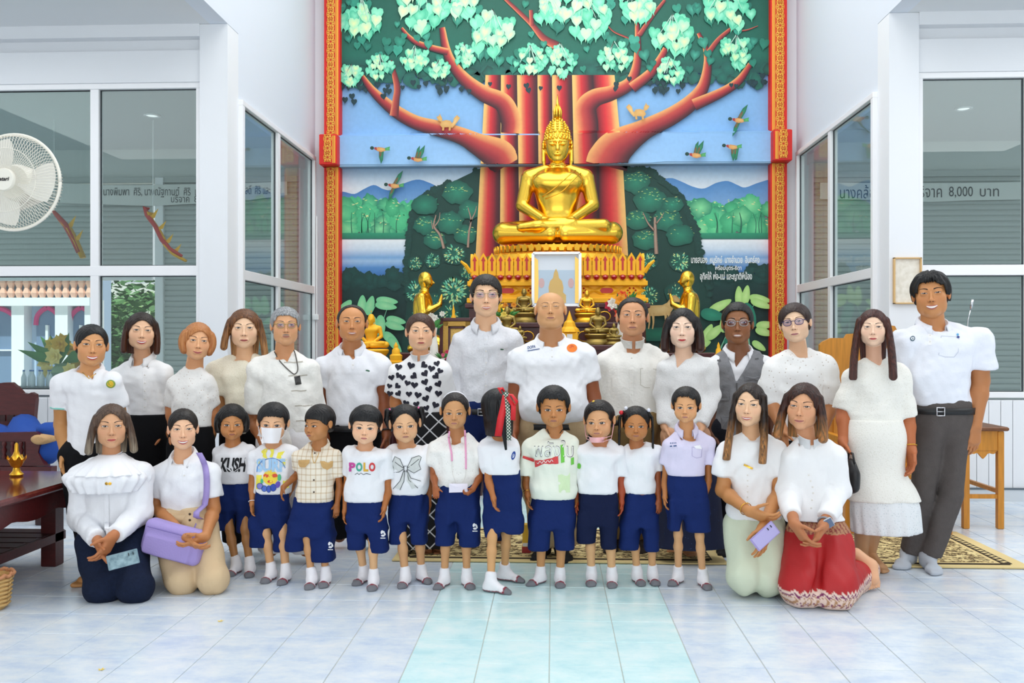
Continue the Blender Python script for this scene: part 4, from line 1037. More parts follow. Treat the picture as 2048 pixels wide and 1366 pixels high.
# ---------------------------------------------------------------- the mural on the back wall (flat paint, on the wall and over the beam)
YBM = YB - .20
MB().box(*span(-2.72, 2.72, YBM + .055, YB + .03, ZB, ZT)).build('beam', mat('beam_paint', '#8fb4d4', .7), WBK)
class Mural(MB):
    lay = 0
    def M(s, x, y, l):
        w = P(x, y, YBM)
        if w[2] > ZT: Yp = YB
        elif w[2] > ZB: Yp = YBM + .05
        else: Yp = YB
        return P(x, y, Yp - l)
    def poly(s, pts, col, L=None, cols=None):
        """fan about the centre; col = edge colour, cols = (centre)"""
        if L is None: s.lay = (s.lay + 1) % 60; l = s.base + s.lay * .00010
        else: l = L
        c = np.mean(np.array(pts), axis=0); V = [s.M(c[0], c[1], l)] + [s.M(p[0], p[1], l) for p in pts]; n = len(pts)
        C = [srgb(cols or col)] + [srgb(col)] * n
        MB.add(s, V, [(0, i + 1, (i + 1) % n + 1) for i in range(n)], C)
    def fill(s, pts, col, L):
        from mathutils.geometry import tessellate_polygon
        t = tessellate_polygon([[Vector((p[0], p[1], 0)) for p in pts]]); MB.add(s, [s.M(p[0], p[1], L) for p in pts], [tuple(x) for x in t], [srgb(col)] * len(pts))
    def grad(s, x0, x1, ys, L, n=10):
        V = []; C = []; F = []; q = []
        for (ya, ca), (yb, cb) in zip(ys, ys[1:]):
            ca, cb = np.array(srgb(ca)), np.array(srgb(cb)); m = max(1, int(abs(yb - ya) / 3)); q += [(ya + (yb - ya) * t / m, ca + (cb - ca) * t / m) for t in range(m)]
        ys = q + [(ys[-1][0], np.array(srgb(ys[-1][1])))]
        for y, c in ys:
            for i in range(n + 1): V.append(s.M(x0 + (x1 - x0) * i / n, y, L)); C.append(tuple(c))
        for j in range(len(ys) - 1):
            for i in range(n): a = j * (n + 1) + i; F.append((a, a + n + 1, a + n + 2, a + 1))
        MB.add(s, V, F, C)
    def limb(s, pts, cols, L, sub=14):
        q = _catmull(pts, sub * (len(pts) - 1) + 1); d = np.gradient(q[:, :2], axis=0); d /= np.linalg.norm(d, axis=1)[:, None] + 1e-9; nn = np.c_[-d[:, 1], d[:, 0]]; V = []; C = []; F = []; k = max(len(cols), int(max(q[:, 2]) / 2.5)); cc = np.array([srgb(c) for _, c in cols]); ts = [t for t, _ in cols]; cols = [(t, tuple(np.interp(t, ts, cc[:, i]) for i in range(3))) for t in np.linspace(0, 1, k)] if k > len(cols) else [(t, srgb(c)) for t, c in cols]
        for p, n_ in zip(q, nn):
            for t, c in cols: V.append(s.M(p[0] + n_[0] * p[2] * (t - .5), p[1] + n_[1] * p[2] * (t - .5), L)); C.append(c)
        for i in range(len(q) - 1):
            for j in range(k - 1): a = i * k + j; F.append((a, a + k, a + k + 1, a + 1))
        MB.add(s, V, F, C)
    def leaf(s, x, y, r, rot, col, mid=None, fat=1.0):
        o = []
        for a, b in ((0, -.62), (.28, -.86), (.68, -.80), (.86, -.35), (.72, .15), (.36, .58), (.10, .85), (0, 1.35), (-.10, .85), (-.36, .58), (-.72, .15), (-.86, -.35), (-.68, -.80), (-.28, -.86)):
            a, b = a * r * fat, b * r; o.append((x + a * math.cos(rot) - b * math.sin(rot), y + a * math.sin(rot) + b * math.cos(rot)))
        s.poly(o, col, None, mid)
    def dab(s, x, y, ang, ln, wd, col):
        c, n = math.cos(ang), math.sin(ang); s.poly([(x, y), (x + c * ln * .5 - n * wd, y + n * ln * .5 + c * wd), (x + c * ln, y + n * ln), (x + c * ln * .5 + n * wd, y + n * ln * .5 - c * wd)], col)
    def bush(s, x, y, rx, ry, col, mid, n=26, jag=.18, L=None):
        s.poly([(x + rx * math.cos(t) * (1 + jag * RM.uniform(-1, 1)), y + ry * math.sin(t) * (1 + jag * RM.uniform(-1, 1))) for t in np.linspace(0, 2 * PI, n, endpoint=False)], col, L, mid)
RM = random.Random(11); mu = Mural(); mu.base = .001
mu.grad(674, 1547, [(-90, '#6aa4dc'), (120, '#7cb2e4'), (266, '#8cbcea'), (269, '#92c2f2'), (326, '#9ccaf6'), (332, '#9cc4e8'), (350, '#bcd6ec'), (378, '#e6eef4'), (400, '#d4e4f0')], .0004, 24)
mu.base = .004
def ridge(pts, c1, c2): 
    V = []; 
    for x, y in pts: V += [(x, y, 0), (x, 420, 1)]
    for (xa, ya), (xb, yb) in zip(pts, pts[1:]): 
        MB.add(mu, [mu.M(xa, ya, .002), mu.M(xb, yb, .002), mu.M(xb, 425, .002), mu.M(xa, 425, .002)], [(0, 3, 2, 1)], [srgb(c1), srgb(c1), srgb(c2), srgb(c2)])
ridge(_catmull([(674, 382), (690, 384), (709, 388), (728, 378), (748, 370), (766, 378), (782, 380), (805, 368), (835, 359), (860, 366), (890, 378), (960, 384)], 40), '#4a86c6', '#86b2de')
ridge(_catmull([(1240, 380), (1300, 366), (1338, 356), (1360, 362), (1385, 373), (1408, 377), (1432, 366), (1455, 362), (1475, 370), (1490, 375), (1515, 366), (1548, 356)], 40), '#5590cc', '#8ab4e0')
for x0, x1 in ((674, 830), (1360, 1548)):                      # far trees, lake, shore
    for i in range(46):
        x = RM.uniform(x0, x1); y = RM.uniform(408, 460); mu.bush(x, y, RM.uniform(14, 24), RM.uniform(14, 24), RM.choice(['#38a474', '#48bc84', '#2f9270']), RM.choice(['#6fdc9c', '#58cc90', '#8ce6a4']))
    for i in range(90): mu.dab(RM.uniform(x0, x1), RM.uniform(398, 450), RM.uniform(-.6, .6), RM.uniform(4, 9), 1, RM.choice(['#d8ec9a', '#8ce6ac', '#f0e8a8']))
    for i in range(8):
        x = RM.uniform(x0 + 10, x1 - 10); mu.limb([(x, 474, 2), (x + RM.uniform(-3, 3), 445, 1.4), (x + RM.uniform(-8, 8), 425, .8)], [(0, '#2f7a62'), (1, '#246450')], .0102, 3)
    mu.grad(x0, x1, [(466, '#2f9a74'), (476, '#2a8468'), (478, '#1e5c58'), (480, '#f2f8fc'), (498, '#d6e6f6'), (515, '#7cacde'), (522, '#a6c8ea'), (535, '#5a92d0'), (550, '#3f78bc'), (575, '#2c5c92')], .0104, 8)
    for i in range(40): y = RM.uniform(484, 560); mu.dab(RM.uniform(x0, x1 - 30), y, 0, RM.uniform(20, 60), .8, RM.choice(['#e6f0fa', '#5f96d2', '#bcd6f0']))
mu.base = .017
for x0, x1 in ((674, 860), (1380, 1548)):
    mu.grad(x0, x1, [(556, '#12453f'), (580, '#0c3836'), (640, '#0a302e'), (720, '#0d3a34')], .0165, 6)
    for i in range(34): mu.bush(RM.uniform(x0, x1), RM.uniform(548, 572) - (14 if 735 < x0 else 0), RM.uniform(8, 18), RM.uniform(8, 16), '#10403c', '#18504a')
mu.base = .024                                                  # dark thickets beside the trunk
for pts in ([(950, 342), (965, 344), (960, 560), (955, 720), (800, 720), (815, 600), (812, 540), (818, 470), (826, 425), (852, 388), (900, 366)], [(1243, 338), (1300, 340), (1332, 368), (1362, 392), (1374, 424), (1392, 458), (1398, 500), (1415, 560), (1440, 720), (1250, 720), (1256, 500)]):
    mu.fill(pts, '#0e4038', .0235)
    for i in range(len(pts) - 1):
        for t in np.linspace(0, 1, 12):
            x = pts[i][0] * (1 - t) + pts[i + 1][0] * t; y = pts[i][1] * (1 - t) + pts[i + 1][1] * t
            if y < 600: mu.bush(x, y, RM.uniform(4, 9), RM.uniform(4, 8), '#0d3c36', '#134a42', 12, .35)
mu.base = .031
for (x, y, r) in ((850, 410, 26), (915, 385, 30), (940, 420, 24), (850, 450, 24), (900, 445, 28), (870, 480, 22), (930, 470, 24), (1272, 365, 28), (1300, 400, 32), (1275, 440, 26), (1335, 440, 30), (1360, 470, 28), (1290, 480, 26), (1345, 410, 22)):
    mu.bush(x, y, r, r * .8, '#145a4c', '#2a8a6e', 22, .12)
    for i in range(26):
        a = RM.uniform(PI, 2 * PI); q = RM.uniform(.2, 1); mu.dab(x + r * q * math.cos(a), y + r * .8 * q * math.sin(a), RM.uniform(-.4, .5), RM.uniform(3, 7), .7, RM.choice(['#3fae86', '#6cc48c', '#a8d878', '#d8e088']))
for q in ([(888, 497, 6), (880, 470, 5), (868, 452, 4), (872, 430, 2)], [(870, 452, 3), (878, 440, 2), (880, 425, 1)], [(866, 458, 3), (862, 440, 1)], [(936, 495, 5), (938, 465, 4), (942, 440, 3), (936, 415, 1.5)], [(940, 445, 3), (950, 425, 2), (953, 412, 1)], [(1313, 508, 8), (1311, 470, 7), (1310, 434, 5)], [(1308, 460, 4), (1296, 446, 3), (1286, 425, 1.5)], [(1312, 448, 3), (1322, 435, 2), (1328, 425, 1)]):
    mu.limb(q, [(0, '#8a7468'), (.5, '#b89c88'), (1, '#5a4a44')], .0372, 4)
for (x, y, r) in ((830, 527, 13), (865, 521, 15), (908, 508, 20), (834, 582, 22), (908, 582, 27), (870, 600, 14), (900, 625, 20), (838, 630, 14), (1296, 522, 17), (1360, 523, 19), (1296, 592, 20), (1350, 585, 18), (935, 545, 14), (1280, 560, 12)):
    mu.bush(x, y, r * 1.15, r * 1.1, '#0f4840', '#1a6a5a', 18, .1)
    for i in range(int(r * 4)):
        a = RM.uniform(0, 2 * PI); q = RM.uniform(.15, .8); mu.dab(x + r * q * math.cos(a), y + r * q * math.sin(a), a, r * .3, r * .06, RM.choice(['#56c49a', '#9ae0a8', '#e4f0a0', '#7ad6b8']))
TRUNK = [(0, '#f4c878'), (.14, '#f2b86a'), (.26, '#e07a54'), (.42, '#d42c34'), (.62, '#a41a2a'), (.82, '#5a1824'), (1, '#2c1620')]; TRUNKR = [(0, '#2c1620'), (.2, '#9a1826'), (.45, '#d82a34'), (.68, '#e6624c'), (.86, '#f0b46c'), (1, '#f4c878')]
mu.base = .0395
def column(cols, rows):
    V = []; C = []; F = []; k = len(cols); rr = []
    for (ya, la, ra), (yb, lb, rb) in zip(rows, rows[1:]):
        m = max(2, int((yb - ya) / 5)); rr += [(ya + (yb - ya) * i / m, la + (lb - la) * i / m, ra + (rb - ra) * i / m) for i in range(m)]
    for y, l, r in rr + [rows[-1]]:
        for t, c in cols: V.append(mu.M(l + (r - l) * t, y, .039)); C.append(srgb(c))
    for i in range(len(rr)):
        for j in range(k - 1): a = i * k + j; F.append((a, a + k, a + k + 1, a + 1))
    MB.add(mu, V, F, C)
for l in ((150, 971, 1002, 332, 961, 1001, 720, 940, 998), (150, 1002, 1034, 332, 1001, 1037, 720, 998, 1042), (150, 1034, 1075, 332, 1037, 1077, 720, 1042, 1082), (150, 1075, 1104, 332, 1077, 1106, 720, 1082, 1112), (150, 1104, 1144, 332, 1106, 1148, 720, 1112, 1152), (150, 1144, 1185, 332, 1148, 1197, 720, 1152, 1198)):
    column(TRUNK, [l[0:3], l[3:6], l[6:9]])
column(TRUNKR, [(150, 1185, 1229), (332, 1197, 1246), (720, 1197, 1268)])
BR = [(0, '#f0b46c'), (.16, '#e0885a'), (.34, '#c84a40'), (.6, '#a02a34'), (.85, '#5a1c26'), (1, '#2a1620')]; BRU = [(t, c) for t, c in [(0, '#2a1620'), (.15, '#5a1c26'), (.42, '#a02a34'), (.66, '#c84a40'), (.86, '#e69a60'), (1, '#f0b46c')]]; BRM = [(0, '#e08a60'), (.3, '#b8483e'), (.7, '#8a3034'), (1, '#4a1e24')]
mu.limb([(1012, 332, 52), (1006, 322, 62), (994, 308, 64), (955, 288, 44), (923, 272, 34), (880, 258, 32), (835, 246, 28), (800, 228, 26), (770, 205, 22), (744, 180, 16), (724, 152, 9)], BRU, .0405)
mu.limb([(788, 232, 18), (792, 200, 14), (794, 172, 13), (781, 121, 8)], BRM, .0406); mu.limb([(1020, 266, 36), (1021, 240, 40), (1006, 206, 38), (967, 187, 32), (931, 160, 26), (905, 128, 20), (892, 98, 17), (884, 55, 12)], BRU, .0407)
mu.limb([(896, 104, 14), (864, 96, 13), (835, 86, 11), (817, 73, 9), (803, 56, 6)], BRU, .0408); mu.limb([(1114, 92, 18), (1087, 76, 14), (1063, 48, 10), (1034, 20, 8), (1002, -10, 6)], BRM, .0408); mu.limb([(1064, 52, 9), (1062, 20, 8)], BRM, .0409)
mu.limb([(1176, 266, 42), (1174, 245, 44), (1172, 215, 42), (1190, 196, 36), (1223, 186, 30), (1258, 168, 25), (1272, 138, 19), (1276, 97, 14), (1274, 40, 8)], BR[::-1] if False else BR, .0407)
mu.limb([(1264, 176, 22), (1299, 148, 19), (1317, 124, 16), (1332, 97, 12)], BR, .0409); mu.limb([(1279, 70, 10), (1305, 32, 8), (1330, 0, 6)], BRM, .0409); mu.limb([(1272, 88, 5), (1256, 76, 4), (1229, 64, 3), (1214, 50, 2)], BRM, .0409)
mu.limb([(1213, 333, 84), (1217, 318, 82), (1236, 292, 70), (1287, 260, 42), (1340, 234, 36), (1381, 206, 32), (1406, 174, 24), (1415, 132, 17), (1412, 98, 12), (1397, 66, 8)], BR, .0405)
mu.limb([(1388, 210, 24), (1445, 184, 19), (1478, 161, 16), (1501, 128, 10)], BR, .0409); mu.limb([(1418, 104, 11), (1437, 79, 9), (1460, 59, 7), (1482, 42, 5)], BRM, .0409); mu.limb([(1462, 60, 3), (1490, 61, 3), (1516, 52, 1.5)], BRM, .0409)
# canopy
mu.base = .043
mu.grad(674, 1547, [(-90, '#0f5448'), (40, '#12604f'), (110, '#146a58'), (146, '#124e4a')], .0425 - .012, 10)
for i in range(150): mu.bush(RM.uniform(676, 1545), 146 + RM.uniform(-10, 14) + (10 if RM.random() < .3 else 0), RM.uniform(9, 16), RM.uniform(8, 15), RM.choice(['#14564c', '#0f463f', '#185e54']), '#1a6e5e', 14, .2, .0312 + (i % 50) * .0001)
mu.base = .0365
for i in range(60):
    x = RM.uniform(680, 1540); mu.leaf(x, 162 + RM.uniform(-4, 22), RM.uniform(5, 7), RM.uniform(-.3, .3), '#0d333a', '#123e46')
for q in ((690, 200), (704, 193), (708, 204), (767, 193), (778, 183), (755, 170), (880, 185), (893, 177), (876, 175), (1365, 172), (1362, 160), (1100, 170), (1128, 168), (1140, 183), (1155, 188), (1166, 182), (1500, 165), (1525, 152), (1310, 182), (1327, 184)): mu.leaf(q[0], q[1], 7, RM.uniform(-.2, .2), '#0d333a', '#123e46')
mu.base = .0435
CL = [(722, 40, 42, 13), (850, 16, 52, 14), (985, 66, 44, 14), (1165, 30, 52, 14), (1345, 70, 38, 14), (1275, 0, 40, 13), (1455, 12, 50, 14), (702, 150, 20, 8), (760, 135, 25, 7), (830, 118, 26, 8), (878, 140, 19, 7), (928, 112, 23, 7), (1060, 122, 29, 8), (1120, 120, 32, 8), (1228, 116, 31, 9), (1340, 144, 25, 8), (1473, 104, 32, 9), (1100, 20, 30, 11), (920, 0, 34, 13)]
for i in range(170): mu.leaf(RM.uniform(680, 1540), RM.uniform(-50, 140), RM.uniform(7, 14), RM.uniform(-.3, .3), RM.choice(['#1f7c66', '#2a8e76', '#187060', '#35a088']), RM.choice(['#2f9a80', '#45ac92', '#258670']))
for x, y, r, s in CL:
    mu.base = .050
    for i in range(22): a = RM.uniform(0, 2 * PI); q = math.sqrt(RM.random()); mu.leaf(x + r * q * math.cos(a), y + r * q * math.sin(a), s * RM.uniform(.85, 1.15), RM.uniform(-.35, .35), RM.choice(['#4cc49a', '#64d4ac', '#7ce0b8']), RM.choice(['#8ae8c0', '#a0f0cc']))
    mu.base = .0565
    for i in range(9): a = RM.uniform(0, 2 * PI); q = math.sqrt(RM.random()) * .85; mu.leaf(x + r * q * math.cos(a), y + r * q * math.sin(a), s * RM.uniform(.8, 1.05), RM.uniform(-.3, .3), RM.choice(['#a8f0c4', '#c0f4c8', '#98ecc0']), RM.choice(['#e8f4ae', '#f2f2b4', '#d4f6c0']))
    for i in range(5): a = RM.uniform(-.9, .9); mu.limb([(x, y - r * 1.1, 1.4), (x + r * .5 * math.sin(a), y - r * .5, 1), (x + r * math.sin(a), y + r * .1, .7)], [(0, '#d8f4e4'), (1, '#b8e8d0')], .0626, 3)
# creatures, big leaves, writing
mu.base = .064
def bird(x, y, s, wings, flip=1):
    B = lambda q: [(x + flip * a * s, y + b * s) for a, b in q]
    for w in wings: mu.poly(B(w), '#1c6a4c', None, '#2f9468'); mu.poly(B([(p[0] * .55 + w[0][0] * .3, p[1] * .55 + w[0][1] * .3) for p in w]), '#8a4436', None, '#5a7a4c')
    mu.poly(B([(-9, -1), (-4, -4), (4, -3), (12, -1), (18, -4), (17, 2), (10, 4), (2, 6), (-6, 4)]), '#d8905a', None, '#e8c070'); mu.poly(B([(10, -2), (20, -5), (19, 0), (20, 3), (10, 3)]), '#3c9a5c', None, '#6abc6c')
    mu.poly(B([(-16 + 4 * math.cos(t), -2 + 3.6 * math.sin(t)) for t in np.linspace(0, 6.28, 10, endpoint=False)] ), '#10362e', None, '#1a4c40'); mu.poly(B([(-12, -3), (-7, -4), (-6, 3), (-11, 1)]), '#b03c34')
up2 = [[(0, -2), (6, -18), (16, -28), (14, -14), (8, -2)], [(-4, -3), (0, -20), (6, -27), (5, -12), (2, -2)]]; dn = [[(-2, 0), (8, 0), (6, 22), (2, 30), (-2, 16)]]; sp = [[(-3, -2), (8, -22), (18, -30), (14, -16), (5, -1)], [(-3, 3), (4, 3), (-4, 22), (-12, 32), (-9, 14)]]
bird(760, 298, 1.0, dn); bird(834, 318, 1.0, up2); bird(788, 371, 1.0, sp); bird(1477, 240, 1.05, sp); bird(1391, 310, 1.05, up2); bird(1464, 293, 1.0, dn + [[(6, 0), (14, 2), (10, 26), (6, 28)]])
def squirrel(x, y, f):
    B = lambda q: [(x + f * a, y + b) for a, b in q]; c = '#d8a65c'
    mu.poly(B([(-12, 2), (-8, -6), (0, -8), (8, -7), (12, -2), (10, 6), (-8, 7)]), c, None, '#e4b870'); mu.poly(B([(-16, -8), (-19, -14), (-13, -17), (-9, -15), (-7, -8), (-10, -4)]), c, None, '#e4b870'); mu.poly(B([(-14, -16), (-12, -21), (-10, -15)]), c)
    mu.poly(B([(8, 4), (14, -4), (16, -12), (22, -18), (28, -12), (24, -6), (18, 2), (12, 8)]), c, None, '#ecc884')
    for q in (-7, 6): mu.poly(B([(q, 5), (q + 4, 5), (q + 3, 13), (q - 1, 13)]), c)
squirrel(892, 248, 1); squirrel(1280, 226, -1)
B = [(1290, 618), (1300, 611), (1325, 610), (1337, 604), (1344, 606), (1346, 618), (1338, 630), (1318, 632), (1296, 632)]; mu.poly(B, '#cfa868', None, '#e2c488'); mu.poly([(1330, 612), (1338, 600), (1343, 592), (1350, 596), (1349, 606), (1344, 620)], '#cfa868', None, '#e2c488'); mu.poly([(1341, 592), (1351, 590), (1362, 600), (1360, 605), (1350, 604), (1342, 600)], '#c89c5c', None, '#dcb878')
for x in (1298, 1306, 1331, 1338): mu.limb([(x, 626, 6), (x + 1, 644, 3.4), (x - 1, 658, 2.4)], [(0, '#c89c5c'), (1, '#dcbc80')], .0705, 3)
for d in ((-4, -14), (2, -15)): mu.limb([(1342, 592, 1.5), (1340 + d[0] * .5, 586, 1.2), (1342 + d[0], 592 + d[1], .8)], [(0, '#8a6a48'), (1, '#6a5038')], .0706, 3)
mu.bush(1320, 668, 60, 14, '#165c4a', '#1f7a5e', 22, .1)
def bigleaf(x, y, a, b, rot, c1, c2): mu.poly([(x + (a * math.cos(t) * math.cos(rot) - b * math.sin(t) * (1 - .25 * math.cos(t)) * math.sin(rot)), y + (a * math.cos(t) * math.sin(rot) + b * math.sin(t) * (1 - .25 * math.cos(t)) * math.cos(rot))) for t in np.linspace(0, 2 * PI, 22, endpoint=False)], c1, None, c2)
for q in ((724, 610, 20, 9, -1.5), (740, 611, 20, 9, -1.3), (774, 602, 22, 8, .1), (772, 612, 22, 8, .15), (748, 650, 22, 9, 1.2), (762, 652, 22, 9, 1.5), (792, 641, 20, 8, .2), (790, 652, 20, 8, .3), (782, 678, 20, 9, .7), (790, 690, 20, 8, .9), (690, 616, 20, 10, -.9), (684, 648, 20, 8, 1.4), (712, 640, 18, 7, .4)): bigleaf(*q, '#7cd69a', '#a6e6ac')
for q in ((1478, 592, 20, 8, -1.6), (1492, 590, 20, 8, -1.4), (1440, 612, 26, 9, -.5), (1520, 598, 22, 8, .2), (1522, 608, 22, 8, .35), (1414, 668, 22, 9, -1.1), (1430, 664, 22, 9, -.7), (1452, 640, 26, 10, -1.3), (1530, 650, 18, 8, -.1), (1528, 664, 18, 8, .3), (1518, 692, 16, 7, .6), (1405, 690, 18, 8, -.4)): bigleaf(*q, '#aede7e', '#cdf09c')
for q in ((1500, 630, 26, 11, 1.2), (1425, 630, 24, 12, .2), (1470, 690, 24, 11, .5), (720, 690, 26, 12, -.4)): bigleaf(*q, '#1c7a62', '#2a9474')
for q in ([(700, 700, 3), (735, 640, 2), (752, 610, 1.2)], [(740, 720, 3), (760, 660, 2), (775, 615, 1.2)], [(1440, 700, 3), (1462, 650, 2), (1485, 600, 1.2)], [(1500, 700, 3), (1495, 640, 2), (1510, 605, 1)]): mu.limb(q, [(0, '#8ed0a8'), (1, '#5aa888')], .0632, 4)
mural = mu.build('mural', vcol_mat('mural_paint', .55, .06, 14, 0, .05, 20)); tag(mural, 'wall painting of a great red-trunked tree with lake, birds and deer', 'mural')
for t, bx_ in (('นายสนอง  หนูรักษ์  นางอำนวย  อินทร์คง', (1382, 511, 1519, 531)), ('พร้อมบุตร-ธิดา', (1430, 530, 1483, 543)), ('อุทิศให้ พ่อ-แม่ และญาติพี่น้อง', (1400, 543, 1504, 564))):
    v, f = text_px(t, *bx_, 0, .018)
    if len(v): link('lettering', mesh('lettering', [P(x, y, YB - .075) for x, y in v], f, mat('mural_white', '#f4f6f4', .7)), mural)
# ---- red borders with gilt ornament
RED = mat('border_red', '#e0251c', .55, var=.12, vscale=6); GILT = mat('border_gilt', '#f0b046', .4, .35); GILTL = mat('border_yellow', '#f4a83a', .5)
om = MB()
for k in range(8):
    t = k * PI / 4; c, s_ = math.cos(t), math.sin(t); r = .036 if k % 2 else .030
    om.add([(c * .008, -.004, s_ * .008), (c * r - s_ * .012, -.004, s_ * r + c * .012), (c * (r + .012), -.002, s_ * (r + .012)), (c * r + s_ * .012, -.004, s_ * r - c * .012)], [(0, 1, 2, 3)])
om.tube([(.046 * math.cos(t), -.003, .05 * math.sin(t)) for t in np.linspace(0, 2 * PI, 17)], .0045, 5)
for k in range(4): om.add([((.034 if k % 2 else -.034) + a, -.003, (.046 if k > 1 else -.046) + b) for a, b in ((-.011, 0), (0, -.011), (.011, 0), (0, .011))], [(0, 1, 2, 3)])
ome = mesh('ornament', om.V, om.F, GILT)
for s, side in ((-1, 'left'), (1, 'right')):
    xa, xb = s * 2.715, s * 2.525; b = MB(); b.box(*span(xa, xb, YB - .12, YB + .02, 0, ZB)); b.box(*span(xa, xb, YB - .12, YB + .02, ZT, 7.0)); b.box(*span(xa - s * -.02, xb - s * .005, YBM - .07, YB + .02, ZB, ZT), 0, None, .01)
    r = b.build('trim_border_%s' % side, RED); r['kind'] = 'structure'; xm = s * 2.635
    for x, w in ((s * 2.553, .010), (s * 2.573, .006)):
        l = MB(); l.box(*span(x - w, x + w, YB - .126, YB - .11, .0, ZB)); l.box(*span(x - w, x + w, YB - .126, YB - .11, ZT, 7.0)); l.box(*span(x - w, x + w, YBM - .076, YBM - .06, ZB + .02, ZT - .02)); l.build('gilt_line', GILTL, r)
    z = .6
    while z < 6.0:
        link('ornament', ome, r, (xm, (YBM - .073) if ZB + .03 < z < ZT - .03 else YB - .123, z)); z += .108
# ---------------------------------------------------------------- the people
def lace_mat(name, color, hole, scale=70, cut=.32, bump=.3):
    if name in MATS: return MATS[name]
    m, N, L, b = new_mat(name); tc = N.new('ShaderNodeTexCoord'); v = N.new('ShaderNodeTexVoronoi'); v.inputs['Scale'].default_value = scale; L.new(tc.outputs['Object'], v.inputs['Vector'])
    r = N.new('ShaderNodeValToRGB'); r.color_ramp.interpolation = 'EASE'; e = r.color_ramp.elements; e[0].position = cut * .6; e[0].color = (*srgb(hole), 1); e[1].position = cut; e[1].color = (*srgb(color), 1)
    L.new(v.outputs['Distance'], r.inputs[0]); L.new(r.outputs[0], b.inputs['Base Color']); b.inputs['Roughness'].default_value = .85
    bp = N.new('ShaderNodeBump'); bp.inputs['Strength'].default_value = bump; bp.inputs['Distance'].default_value = .004; L.new(v.outputs['Distance'], bp.inputs['Height']); L.new(bp.outputs[0], b.inputs['Normal']); MATS[name] = m
    return m
def grid_mat(name, base, line, sx, sz, wd, rot=0.0, line2=None, rough=.85):
    if name in MATS: return MATS[name]
    m, N, L, b = new_mat(name); tc = N.new('ShaderNodeTexCoord'); mp = N.new('ShaderNodeMapping'); mp.inputs['Rotation'].default_value = (0, rot, 0); L.new(tc.outputs['Object'], mp.inputs[0])
    sp = N.new('ShaderNodeSeparateXYZ'); L.new(mp.outputs[0], sp.inputs[0]); outs = []
    for o, s in ((sp.outputs['X'], sx), (sp.outputs['Z'], sz)):
        a = N.new('ShaderNodeMath'); a.operation = 'MULTIPLY'; a.inputs[1].default_value = 1 / s; L.new(o, a.inputs[0])
        f = N.new('ShaderNodeMath'); f.operation = 'FRACT'; L.new(a.outputs[0], f.inputs[0]); c = N.new('ShaderNodeMath'); c.operation = 'LESS_THAN'; c.inputs[1].default_value = wd; L.new(f.outputs[0], c.inputs[0]); outs.append(c.outputs[0])
    mx = N.new('ShaderNodeMath'); mx.operation = 'ADD' if line2 else 'MAXIMUM'; L.new(outs[0], mx.inputs[0]); L.new(outs[1], mx.inputs[1])
    r = N.new('ShaderNodeValToRGB'); r.color_ramp.interpolation = 'CONSTANT'; e = r.color_ramp.elements; e[0].color = (*srgb(base), 1); e[1].position = .25; e[1].color = (*srgb(line), 1)
    if line2:
        d = N.new('ShaderNodeMath'); d.operation = 'MULTIPLY'; d.inputs[1].default_value = .5; L.new(mx.outputs[0], d.inputs[0]); k = e.new(.75); k.color = (*srgb(line2), 1); L.new(d.outputs[0], r.inputs[0])
    else: L.new(mx.outputs[0], r.inputs[0])
    L.new(r.outputs[0], b.inputs['Base Color']); b.inputs['Roughness'].default_value = rough; MATS[name] = m
    return m
WHITE = cloth('white', '#f0f1f5', .35, 30); WHITE2 = cloth('white_cotton', '#f3f3f4', .3, 26); IVORY = cloth('ivory_linen', '#f2f0ea', .4, 60)
NAVY = cloth('school_navy', '#13275f', .3, 60); NAVYD = cloth('school_dark_navy', '#111b3c', .3, 60); BLACK = cloth('black', '#0c0c10', .2)
KHAKI = cloth('khaki', '#d9be98', .35, 30); KHAKI2 = cloth('khaki_drill', '#b9a07c', .3); OLIVE = cloth('brown_drill', '#8a7048', .3)
JEANS = cloth('dark_denim', '#18233c', .5, 220, var=.25, vscale=60); BLUEJ = cloth('blue_denim', '#16275a', .5, 220); GREYP = cloth('grey_drill', '#5c5654', .4, 120, var=.12, vscale=25)
BTN = mat('button_pearl', '#e6e2da', .3); BTND = mat('button_brown', '#4a3626', .35); GOLDJ = mat('gold_jewel', '#e0b04a', .25, 1); SILV = mat('silver_jewel', '#d5d8dc', .25, 1)
PRINTV = vcol_mat('print_ink', .8); INKB = mat('ink_black', '#15151a', .8); INKN = mat('ink_navy', '#2c4f86', .8); LEATHER = mat('belt_black', '#141416', .45)
def polo(c1=WHITE, vz=None, sl=.55, trim=None, **k): return [shirt(c1, sl, 'polo', vz=vz, **k), collar(c1, trim=trim)]
def placket(x, y0, y1, n, m=WHITE, w=7): return [print_lines('placket', [[(x, y0 + (y1 - y0) * t) for t in np.linspace(0, 1, 8)]], w, m, .002), buttons([(x, y0 + (y1 - y0) * (i + .5) / n) for i in range(n)], .0045, BTN)]
def ell_px(cx, cy, a, b, n=18, rot=0): 
    c, s = math.cos(rot), math.sin(rot); return [(cx + a * math.cos(t) * c - b * math.sin(t) * s, cy + a * math.cos(t) * s + b * math.sin(t) * c) for t in np.linspace(0, 2 * PI, n, endpoint=False)]
def heart_px(cx, cy, s, rot=0):
    o = []
    for t in np.linspace(0, 2 * PI, 22, endpoint=False):
        x = 16 * math.sin(t) ** 3 / 17; y = -(13 * math.cos(t) - 5 * math.cos(2 * t) - 2 * math.cos(3 * t) - math.cos(4 * t)) / 17
        o.append((cx + s * (x * math.cos(rot) - y * math.sin(rot)), cy + s * (x * math.sin(rot) + y * math.cos(rot))))
    return o
